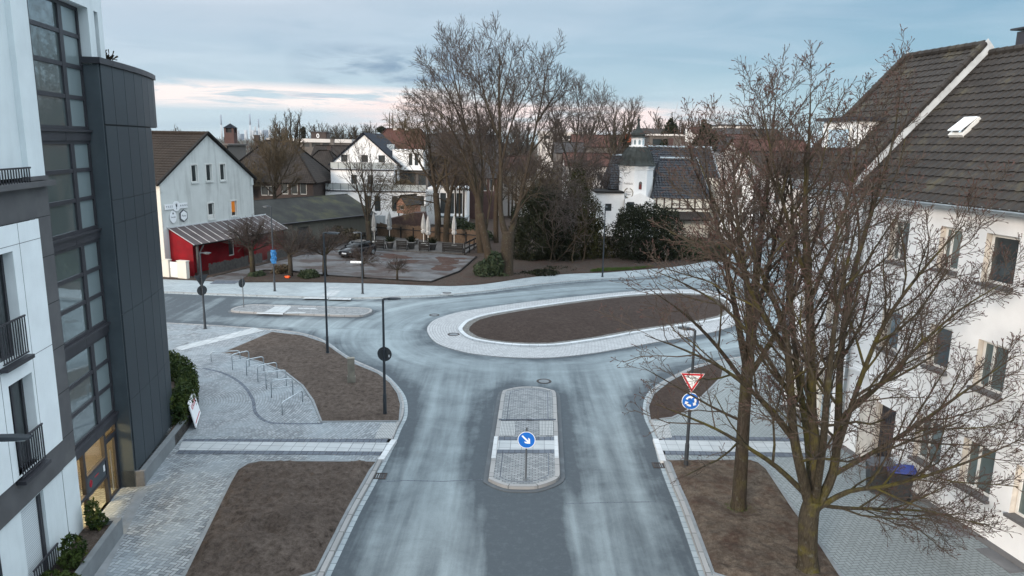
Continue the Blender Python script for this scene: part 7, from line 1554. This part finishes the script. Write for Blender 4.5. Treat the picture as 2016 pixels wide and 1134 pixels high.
# ------------------------------------------------------------------ evergreens and shrubs
def ev(name, label, y, blobs, n, size, seed, mat, cat='shrub', group=None, stem=None):
    """blobs: (u, v, half width px, half height px, depth m)"""
    B = []
    for u, v, du, dv, *dd in blobs:
        c = aty(u, v, y + (dd[1] if len(dd) > 1 else 0)); k = y / 1440; B.append(((c.x, c.y, c.z), (du * k, dd[0] if dd else du * k, dv * k)))
    zb = min(b[0][2] - b[1][2] for b in B)
    return leaves(name, label, cat, mat, (B[0][0][0], B[0][0][1], max(zb, .1)), B, n, size, seed, group=group)
def greens():
    ev('yew_tree', 'very dark yew filling the gap right of the forked lime trunk', 70, [(1060, 470, 45, 65, 2.6), (1035, 430, 30, 45, 2), (1085, 420, 35, 50, 2), (1060, 395, 25, 30, 1.6), (1105, 500, 35, 45, 1.8), (1020, 495, 25, 40, 1.5), (1090, 450, 40, 60, 2.2), (1045, 520, 40, 25, 2)], 30000, .075, 71, 'yew', 'tree')
    ev('thuja_tree', 'tall golden green thuja left of the slim far lamp post', 72, [(1145, 480, 42, 60, 2.4), (1140, 420, 35, 55, 2), (1135, 370, 22, 40, 1.3), (1175, 480, 28, 50, 1.6), (1165, 430, 24, 40, 1.4), (1110, 450, 25, 50, 1.6), (1195, 505, 20, 32, 1.3), (1135, 335, 9, 22, .6), (1120, 505, 30, 35, 1.6)], 26000, .07, 72, 'thuja', 'tree')
    ev('yew_hedge', 'broad dark yew dome in front of the inn tower', 71.5, [(1265, 465, 58, 60, 3.2), (1235, 470, 35, 52, 2.4), (1300, 470, 45, 55, 2.6), (1275, 425, 40, 28, 2), (1315, 440, 30, 32, 1.8), (1245, 430, 30, 28, 1.8)], 24000, .075, 73, 'yew')
    ev('evergreen_shrub', 'wide green shrub at the right end of the yew dome', 72.5, [(1375, 492, 45, 22, 2), (1345, 488, 35, 26, 1.8), (1410, 495, 25, 18, 1.4)], 8000, .075, 74, 'shrub')
    ev('leafy_shrub', 'grey green bush at the foot of the forked lime tree', 60.5, [(958, 535, 24, 24, 1.2), (975, 520, 18, 26, 1.0), (945, 548, 14, 12, .8), (985, 545, 16, 14, .8)], 4200, .09, 75, 'shrub')
    ev('leafy_shrub', 'low dark bush right of the forked lime tree by the pavement', 62, [(1030, 545, 30, 10, 1.2), (1070, 538, 30, 8, 1.0)], 1800, .09, 76, 'yew')
    ev('ground_ivy', 'dark ivy patch on the ground under the yews', 65, [(1110, 531, 50, 5, 1.5), (1060, 534, 40, 5, 1.4)], 2200, .09, 77, 'yew')
    grp = 'low evergreen shrubs of the car park strip'
    ev('evergreen_shrub', 'low dark green shrub at the foot of the leftmost small tree', 58.8, [(507, 545, 18, 11, .8)], 1000, .075, 78, 'shrub', group=grp)
    ev('evergreen_shrub', 'sparse brownish shrub beside the blue tarp lamp', 60, [(550, 535, 16, 14, .7), (560, 528, 8, 8, .5)], 700, .08, 79, 'dryshrub', group=grp)
    ev('evergreen_shrub', 'round dark green shrub right of the orange bag', 58.4, [(608, 543, 20, 13, .9)], 1300, .075, 80, 'shrub', group=grp)
    ev('leafy_shrub', 'dark bush leaning on the shed wall above the black car', 79, [(662, 453, 14, 9, .8), (690, 462, 22, 12, 1), (630, 470, 25, 12, 1)], 1500, .10, 81, 'dryshrub')
    ev('leafy_shrub', 'dull hedge right of the reed fence below the canopy', 84, [(905, 445, 22, 14, 1), (930, 455, 22, 16, 1), (955, 470, 20, 16, 1)], 2600, .10, 82, 'shrub')
    ev('spruce_tree', 'dark spruce standing on the skyline right of the wood', 210, [(1321, 262, 16, 10, 2), (1321, 252, 11, 8, 1.6), (1320, 243, 6, 7, 1), (1320, 237, 2.5, 5, .5)], 1600, .35, 83, 'yew', 'tree')
    ev('conifer_tree', 'tall dark green conifer behind the inn roof', 135, [(1388, 270, 13, 26, 2), (1400, 278, 12, 20, 2), (1376, 285, 12, 14, 2), (1386, 248, 6, 12, 1)], 2600, .26, 84, 'yew', 'tree')
    ev('conifer_tree', 'low round conifer in front of the grey modern building', 130, [(1312, 284, 9, 9, 1.5)], 700, .24, 85, 'yew', 'tree')
    ev('conifer_tree', 'small dark conifer on the skyline left of the poplars', 260, [(751, 255, 8, 5, 2)], 400, .4, 86, 'yew', 'tree')
    ev('conifer_tree', 'thin columnar cypress right of the lone skyline tree', 230, [(597, 262, 3.5, 12, 1)], 500, .3, 87, 'yew', 'tree')
    for k, (u, v, du, dv, y, lab) in enumerate([(1070, 340, 60, 50, 80, 'brown garden thicket above the dark yew'), (1195, 350, 28, 45, 96, 'brown garden thicket left of the dome tower'), (480, 330, 22, 30, 92, 'olive thicket against the brick house roof'), (905, 330, 40, 22, 98, 'reddish thicket behind the beer garden trees'), (1010, 310, 50, 26, 110, 'brown thicket between the far roofs and the limes'), (1115, 410, 60, 80, 69, 'brown tangle of bare shrubs among the yew and thuja'), (1150, 320, 50, 40, 106, 'brown thicket in front of the skyline roofs right of the limes'), (880, 300, 45, 30, 104, 'olive thicket in front of the large dark roof'), (640, 355, 25, 25, 99, 'brown thicket left of the villa gable')]):
        c = aty(u, v, y); T = Tree(300 + k, rmin=.02, ratio=.55, up=.05, wig=.2, nch=(11, 9, 6) if k != 5 else (6, 5, 4), ang=(25, 60), maxl=1, minlen=.3, t0=.1)
        k_ = y / 1440
        for q in range(22 if k != 5 else 8): a = T.r.uniform(0, 6.28); b = Vector((c.x + T.r.uniform(-.7, .7) * du * k_, y + T.r.uniform(-1.5, 1.5), c.z - dv * k_ - 1.5)); P, Q = T.line(b, Vector((math.cos(a) * .5, math.sin(a) * .5, 1)), dv * k_ * 2 * T.r.uniform(.7, 1.1), .07, 0); T.limb(P, Q, 0)
        b0 = (c.x, y, 0.0)
        for q in range(3): T.mb.tube([(c.x + q * .5 - .5, y, -.2), (c.x + q * .6 - .6, y, c.z - dv * k_ - .8)], [.16, .1], 6)
        tag(T.mb.build('bare_thicket', ['bark3', 'twig3' if k in (0, 2) else 'twig4'], base=b0), lab, 'shrub', 'bare garden thickets')
greens()

# ------------------------------------------------------------------ the town beyond
def far_houses():
    def H(name, label, u0, u1, ve, vr, y, dp, wall, roof, axis='x', **kw):
        """front spans u0..u1 px at distance y, eave at ve and ridge at vr (px)"""
        a, b = aty(u0, ve, y), aty(u1, ve, y); yr = y + (dp / 2 if axis == 'x' else 0); zr = aty((u0 + u1) / 2, vr, yr).z
        return house(name, label, (a.x + b.x) / 2, y + dp / 2, b.x - a.x, dp, (a.z + b.z) / 2, zr, wall, roof, axis, **kw)
    x = lambda u, y: aty(u, 270, y).x
    H('brick_house', 'dark brick house with white lattice windows behind the pub', 432, 616, 352, 277, 92, 11, 'brick', 'r_brown', 'x', hip=4.2, wins=[(x(u, 92) - x(524, 92) - .42, x(u, 92) - x(524, 92) + .42, 4.4, 6.0) for u in (560, 579, 597)] + [(x(u, 92) - x(524, 92) - .5, x(u, 92) - x(524, 92) + .5, 4.2, 5.4) for u in (520, 533)], fm='pvc', chimney=[(-3.2, 1.2, 11.6, 'brick')], over=.5)
    H('brown_roofed_house', 'brown hip roofed house between the brick house and the villa', 583, 668, 338, 296, 108, 8, 'brick', 'r_brown', 'x', hip=2.4, wins=[(-2.0, -.9, 4.2, 5.4), (.8, 1.9, 4.2, 5.4)], over=.5, chimney=[(.8, .2, 10.2, 'brick')])
    H('brown_roofed_house', 'second brown roof close behind the hip roofed house', 610, 705, 322, 287, 122, 9, 'brick', 'r_brown', 'x', wins=[(-1.5, -.5, 5, 6.2)], chimney=[(-1.5, 1, 11.3, 'far_grey')])
    H('red_roofed_house', 'red brown roofed house directly behind the white villa', 722, 850, 298, 254, 124, 11, 'far_white', 'r_red', 'x', hip=2.5, chimney=[(-1.5, 0, 13.4, 'far_white'), (.5, 0, 13.4, 'far_white')])
    H('dark_roofed_house', 'large dark roofed house with a red brick end seen between the bare trunks', 835, 978, 345, 266, 108, 12, 'brick_r', 'r_grey', 'x', wins=[(3.3, 3.9, 4.2, 6.0), (4.3, 4.9, 4.2, 6.0), (2.1, 2.7, 4.2, 6.0)], chimney=[(-2, 1, 12.9, 'brick_r')])
    H('white_town_house', 'pale house with red ridge seen behind the forked lime trunk', 982, 1048, 332, 308, 113, 9, 'far_white', 'r_red', 'x', wins=[(-1.8, -1.0, 4.5, 6.0), (.9, 1.7, 4.5, 6.0)])
    H('grey_roofed_house', 'grey roofed house with a pale verge right of the tallest tree', 1095, 1150, 300, 281, 150, 10, 'far_grey', 'r_grey', 'x', wins=[(-1.5, -.5, 5.5, 6.6)])
    H('red_roofed_house', 'long reddish roof on the skyline left of the dome tower', 1130, 1232, 288, 266, 175, 12, 'far_grey', 'r_red', 'x', wins=[(-3, -2, 7.5, 8.7)])
    H('red_roofed_house', 'low red roofed house behind the left wing of the inn', 1115, 1215, 325, 302, 130, 10, 'far_white', 'r_red', 'x', wins=[(-2.5, -1.5, 5, 6.2), (1, 2, 5, 6.2)])
    H('orange_roofed_house', 'house with a bright orange roof behind the onion tower', 1220, 1288, 279, 265, 190, 9, 'far_grey', 'r_orange', 'x', hip=1.5)
    H('dark_roofed_house', 'brown roof on the skyline in front of the bare wood', 1270, 1335, 262, 254, 230, 12, 'far_grey', 'r_brown', 'x')
    H('red_roofed_house', 'small red roof peeping out left of the tall conifer', 1366, 1382, 262, 251, 200, 8, 'far_white', 'r_red', 'x')
    H('grey_roofed_house', 'grey roofed row with four bright skylights behind the maple', 1415, 1540, 266, 254, 200, 10, 'far_grey', 'r_grey', 'x', chimney=[(3, 0, 13.6, 'far_grey')])
    H('red_roofed_house', 'red roof in front of the row with skylights', 1440, 1480, 275, 265, 170, 8, 'far_grey', 'r_red', 'x')
    H('grey_roofed_house', 'pale grey roof behind the gabled white house', 1405, 1455, 295, 270, 140, 9, 'far_white', 'r_grey', 'x', wins=[(-.5, .4, 8.5, 9.3)])
    H('red_roofed_house', 'orange red roof far right behind the big maple', 1460, 1600, 300, 276, 125, 10, 'far_white', 'r_red', 'x', wins=[(-4, -3, 6, 7.2), (0, 1, 6, 7.2)])
    H('brown_roofed_house', 'brown roof behind the maple crown near the corner house', 1500, 1660, 340, 300, 95, 11, 'far_white', 'r_brown', 'x', wins=[(-3.4, -2.5, 4, 5.4), (-.5, .4, 4, 5.4)])
    H('white_town_house', 'narrow white house behind the maple at the far street end', 1455, 1530, 400, 372, 98, 8, 'far_white', 'r_dark', 'x', wins=[(-1.6, -.8, 1.4, 2.6), (.6, 1.4, 1.4, 2.6)])
    # flat roofed blocks
    def block(name, label, u0, u1, vt, y, dp, wall, fascia, wins=(), z0=0.0, fh=.8):
        a, b = aty(u0, vt, y), aty(u1, vt, y); X = Frame((0, y), (1, 0), (0, -1)); e = empty(name, ((a.x + b.x) / 2, y, 0), label, 'building'); zt = (a.z + b.z) / 2; op = [(a.x + q[0] * (b.x - a.x), a.x + q[1] * (b.x - a.x), zt - q[2], zt - q[3]) for q in wins]
        m = MB(); facade(m, X, a.x, b.x, 0, zt - fh, op, 0, .3); m.box(X, a.x, b.x, -dp, -.5, 0, zt - fh - .01); m.build('wall', wall, e); m = MB(); m.box(X, a.x - .4, b.x + .4, -dp - .4, .4, zt - fh, zt); m.build('roof', fascia, e)
        for o in op: window(e, X, o, -.2, 'frame_d', 'glass', .1)
        return e, a, b, zt, X
    block('flat_roofed_building', 'long white flat roofed building on the left skyline', 528, 690, 273, 190, 20, 'far_grey', 'far_white', [(.42, .5, 2.1, 1.0), (.53, .63, 2.1, 1.0), (.66, .74, 2.1, 1.0), (.2, .3, 2.1, 1.0)], fh=.9)
    e, a, b, zt, X = block('rooftop_box', 'dark cube with a white zero on top of the long flat roof', 612, 642, 259, 196, 4, 'brick', 'frame_d', fh=.15); text('0', 1.6, lambda s, n, z: X(s, n, z), (a.x + b.x) / 2 - .2, .02, zt - 1.15, e, 'swhite', 'lettering', .03)
    block('flat_roofed_building', 'low pale flat roof peeping out behind the pub roof', 426, 446, 283, 140, 10, 'far_grey', 'far_grey', fh=.3)
    block('modern_building', 'grey modern building with a white roof edge right of the onion tower', 1280, 1352, 264, 152, 14, 'far_grey', 'far_white', [(.08, .33, 2.3, 1.0)], fh=.35)
    block('flat_roofed_building', 'long pale building on the right skyline behind the maple', 1417, 1482, 245, 270, 14, 'far_white', 'frame_d', fh=.5)
    block('flat_roofed_building', 'pale low block on the skyline between the bare limes', 1062, 1172, 259, 240, 14, 'far_white', 'far_white', [(.1, .2, 2.4, 1.3), (.5, .6, 2.4, 1.3)], fh=.8)
    # the square brick tower
    y = 150; a, b = aty(441, 262, y), aty(460, 262, y); X = Frame((0, y), (1, 0), (0, -1)); zt = aty(450, 252, y).z; e = empty('brick_tower', ((a.x + b.x) / 2, y, 0), 'square brick tower with a pyramid cap rising behind the pub', 'tower'); w_ = b.x - a.x
    m = MB(); m.box(X, a.x, b.x, -w_, 0, 0, zt - .9); m.build('shaft', 'brick_r', e)
    for i in (0, 1):
        for j in (0, 1): m = MB(); m.box(X, a.x + i * (w_ - .4), a.x + i * (w_ - .4) + .4, -w_ + j * (w_ - .4), -w_ + j * (w_ - .4) + .4, zt - .9, zt); m.build('corner_pier', 'brick_r', e)
    m = MB(); m.box(X, a.x + .3, b.x - .3, -w_ + .3, -.3, zt - .9, zt - .02); m.build('belfry', 'bay_b', e); m = MB(); c = X((a.x + b.x) / 2, -w_ / 2, zt + .95); k = [X(a.x - .15, .15, zt), X(b.x + .15, .15, zt), X(b.x + .15, -w_ - .15, zt), X(a.x - .15, -w_ - .15, zt)]
    for i in range(4): m.face([k[i], k[(i + 1) % 4], c])
    m.face(k); m.build('cap', 'r_dark', e); m = MB(); m.tube([c, (c[0], c[1], c[2] + .6)], .06, 6); m.build('finial', 'steel', e)
    # white flue pipe with brick base
    y = 112; p = aty(1351, 282, y); t = aty(1351, 256, y); e = empty('flue_pipe', (p.x, y, 0), 'white flue pipe on a pale chimney block behind the inn roof', 'chimney'); m = MB(); m.tube([p, t], .14, 10); m.build('pipe', 'pvc', e); m = MB(); m.box(lambda u, v, z: (p.x + u, p.y + v, z), -.9, .35, -.5, .5, 0, p.z - .5); m.build('block', 'far_grey', e); m = MB(); m.face([(p.x - 1.1, y - .6, p.z - .5), (p.x + .4, y - .6, p.z - .5), (p.x - .2, y, p.z + .4)]); m.face([(p.x - 1.1, y + .6, p.z - .5), (p.x + .4, y + .6, p.z - .5), (p.x - .2, y, p.z + .4)]); m.face([(p.x - 1.1, y - .6, p.z - .5), (p.x - 1.1, y + .6, p.z - .5), (p.x - .2, y, p.z + .4)]); m.face([(p.x + .4, y - .6, p.z - .5), (p.x + .4, y + .6, p.z - .5), (p.x - .2, y, p.z + .4)]); m.build('cap', 'brick_r', e)
far_houses()

def skyline():
    # power station about five kilometres away
    Y = 5200.0; grp = 'power station on the horizon'
    def stack(u, vt, w, label, top='plant_b', name='chimney_stack'):
        t = aty(u, vt, Y); r = w * Y / 1440 / 2; e = empty(name, (t.x, Y, 0), label, 'chimney', grp); m = MB(); m.lathe([(r * 1.35, -5), (r * 1.1, t.z * .6)], 16, (t.x, Y, 0)); m.build('shaft', 'plant', e, True); m = MB(); m.lathe([(r * 1.1, t.z * .6), (r, t.z)], 16, (t.x, Y, 0)); m.build('upper_shaft', top, e, True)
    stack(434.5, 226, 2.6, 'leftmost tall chimney of the far power station'); stack(491.5, 225, 2.8, 'tallest chimney in the middle of the far power station'); stack(508.5, 234, 2.4, 'dark topped right chimney of the far power station'); stack(502.5, 249, 3, 'short pale stack beside the right chimney', 'plant')
    for u, vt, w, lab in ((467, 256, 9, 'cooling tower right behind the brick tower'), (484, 256, 7, 'cooling tower left of the tallest chimney'), (498, 256, 6, 'cooling tower right of the tallest chimney'), (514, 256, 6, 'cooling tower right of the dark topped chimney'), (531, 256, 6, 'rightmost cooling tower of the power station')):
        t = aty(u, vt, Y); r = w * Y / 1440 / 2; h = t.z; m = MB(); m.lathe([(r * 1.15, -5), (r * .95, h * .4), (r * .85, h * .7), (r * .9, h)], 24, (t.x, Y, 0)); tag(m.build('cooling_tower', 'plant', base=(t.x, Y, 0), smooth=True), lab, 'cooling tower', grp)
    for u0, u1, vt, lab in ((518, 528, 256, 'blue grey boiler house right of the cooling towers'), (505, 511, 258, 'small blue grey boiler house below the chimneys'), (471, 482, 264, 'low blue grey hall between the cooling towers')):
        a, b = aty(u0, vt, Y + 60), aty(u1, vt, Y + 60); m = MB(); m.box(ID, a.x, b.x, Y + 40, Y + 120, -5, a.z); m.box(ID, a.x + (b.x - a.x) * .6, b.x, Y + 30, Y + 39, -5, a.z * 1.05); tag(m.build('boiler_house', 'plant_b', base=(a.x, Y, 0)), lab, 'power station building', grp)
    # wind turbine
    Y = 2600.0; h = aty(1329, 221, Y); e = empty('wind_turbine', (h.x, Y, 0), 'lone wind turbine on the skyline behind the inn', 'wind turbine'); m = MB(); m.lathe([(2.4, 0), (1.5, h.z)], 12, (h.x, Y + 3, 0)); m.build('mast', 'plant', e, True); m = MB(); m.box(ID, h.x - 2, h.x + 2, Y - 3, Y + 6, h.z - 2, h.z + 2); m.build('nacelle', 'plant', e)
    for an in (78, 198, 318): m = MB(); d = Vector((math.cos(R(an)), 0, math.sin(R(an)))); s = Vector((-d.z, 0, d.x)); p = Vector((h.x, Y - 4, h.z)); L = 34; m.face([p + s * 1.2, p - s * 1.2, p + d * L * .25 - s * 1.9, p + d * L - s * .3, p + d * L + s * .3, p + d * L * .25 + s * .9]); o = m.build('rotor_blade', 'plant', e); sd = o.modifiers.new('t', 'SOLIDIFY'); sd.thickness = .8
    # distant bare trees: three kinds, copied
    protos = []
    for k in range(4):
        T = Tree(400 + k, rmin=.035, ratio=.52, up=.10, wig=.13, nch=(9, 7, 5), ang=(22, 52), maxl=2, minlen=.5, t0=.2, thick=1.3); e = origin_empty('bare_tree', 'x', 'tree'); tr = MB(); tr.tube([Vector((0, 0, -.5)), Vector((0, 0, 2)), Vector((.1, .1, 4.5))], [.42, .36, .32], 8); tr.build('trunk', 'bark2', e); rg = random.Random(k)
        for q in range(7 + k): an = q * 2.4; el = R(rg.uniform(35, 85)); P, Q = T.line(Vector((.1, .1, 4.2)), Vector((math.cos(an) * math.cos(el), math.sin(an) * math.cos(el), math.sin(el))), rg.uniform(7, 10.5), .2, 0); T.limb(P, Q, 0, 6.5)
        T.mb.build('crown', ['bark2', 'twig4'], e); protos.append(e)
    rg = random.Random(77); used = set()
    spec = [(569, 226, 170, 'lone bare tree standing tallest on the left skyline'), (545, 250, 175, 'smaller bare tree left of the lone skyline tree'), (620, 250, 280, 'bare skyline tree behind the dark rooftop cube, left'), (640, 248, 290, 'bare skyline tree right of the dark rooftop cube'), (655, 250, 280, 'bare skyline tree between the cube and the villa gable, left'), (672, 250, 285, 'bare skyline tree between the cube and the villa gable, right'), (700, 252, 260, 'bare skyline tree straight above the villa gable'), (718, 250, 260, 'bare skyline tree right above the villa gable'), (735, 250, 265, 'bare skyline tree left of the small dark conifer'), (1292, 250, 260, 'bare skyline tree right of the onion tower'), (1300, 236, 260, 'bare tree at the left edge of the right hand wood'), (1340, 237, 265, 'bare tree right behind the dark spruce'), (1356, 235, 265, 'tallest bare tree of the right hand wood'), (1372, 242, 270, 'bare tree at the right edge of the wood'), (1095, 238, 210, 'bare skyline tree seen left behind the spreading tree'), (1160, 236, 210, 'bare skyline tree seen right behind the spreading tree'), (1222, 222, 150, 'rounded bare tree left above the onion cap'), (460, 268, 240, 'low bare tree right of the brick tower'), (800, 240, 200, 'bare skyline tree left of the beech pair'), (870, 235, 210, 'bare skyline tree behind the beech pair'), (1030, 240, 190, 'bare skyline tree behind the two leaders of the tallest lime'), (1440, 240, 240, 'bare tree on the skyline left of the maple crown'), (1500, 240, 200, 'bare tree on the skyline inside the maple crown'), (1560, 245, 180, 'bare tree far right behind the maple crown'), (1640, 250, 150, 'bare tree beside the corner house dormer'), (350, 255, 200, 'bare tree behind the pub ridge, left'), (1010, 255, 160, 'bare tree behind the pale house with the red ridge'), (930, 250, 170, 'bare tree behind the large dark roof'), (520, 275, 130, 'bare tree between the brick house and the skyline')]
    for k, (u, vt, y, lab) in enumerate(spec):
        i = k % 4; e = protos[i] if i not in used else copy_tree(protos[i]); used.add(i); t = aty(u, vt, y); s = t.z / 13.2; place(e, (t.x, y, 0), rg.uniform(0, 6.28), (s * rg.uniform(.9, 1.15), s, s), lab, 'bare trees along the skyline')
    for k, u in enumerate((766.5, 772.5)):
        y = 240; t = aty(u, 222 + 2 * k, y); T = Tree(500 + k, rmin=.05, ratio=.2, up=.5, wig=.08, nch=(60, 6), ang=(12, 25), maxl=1, minlen=.3, t0=.1); P, Q = T.line(Vector((0, 0, 0)), Vector((0, 0, 1)), t.z, .3, 0); T.limb([Vector((p.x * .1, p.y * .1, p.z)) for p in P], Q, 0, 8); tag(T.mb.build('poplar_tree', ['bark2', 'twig4'], base=(0, 0, 0)), ('left', 'right')[k] + ' one of two slim poplars on the skyline', 'tree', 'pair of poplars'); bpy.context.view_layer.update(); o = [o for o in COL.objects if o.name.startswith('poplar_tree')][-1]; o.location = (t.x, y, 0)
    # the far wood that closes the horizon
    rnd = random.Random(6); m = MB()
    for k in range(15000):
        y = rnd.uniform(330, 900); u = rnd.uniform(-100, 2100); x = aty(u, 270, y).x; top = 9 + 6.5 * mnoise.noise(Vector((x * .02, y * .01, 0))) + 3 * mnoise.noise(Vector((x * .09, y * .05, 4)))
        z = rnd.uniform(0, 1) ** .7 * max(3, top); h = rnd.uniform(.8, 2.6); d = Vector((rnd.gauss(0, .45), rnd.gauss(0, .3), 1)).normalized() * h; w_ = Vector((rnd.uniform(.12, .4) * (1.4 - z / 16), rnd.uniform(-.3, .3), 0)); p = Vector((x, y, z)); m.face([p - w_, p + w_, p + d + w_ * .2, p + d - w_ * .2])
    tag(m.build('far_wood', 'twig4'), kind='stuff')
skyline()
# ------------------------------------------------------------------ the air between here and the power station
def haze():
    m = MB(); m.box(ID, -5200, 4200, -60, 6400, -1.2, 230); o = m.build('haze', 'lens'); o.data.materials.clear()
    mt = bpy.data.materials.new('haze_air'); mt.use_nodes = True; nt = mt.node_tree; nt.nodes.clear()
    out = nt.nodes.new('ShaderNodeOutputMaterial'); v = nt.nodes.new('ShaderNodeVolumePrincipled'); v.inputs['Color'].default_value = (.80, .88, .95, 1); v.inputs['Density'].default_value = .000045; v.inputs['Anisotropy'].default_value = .2
    nt.links.new(v.outputs[0], out.inputs['Volume']); o.data.materials.append(mt); o['kind'] = 'stuff'
haze()
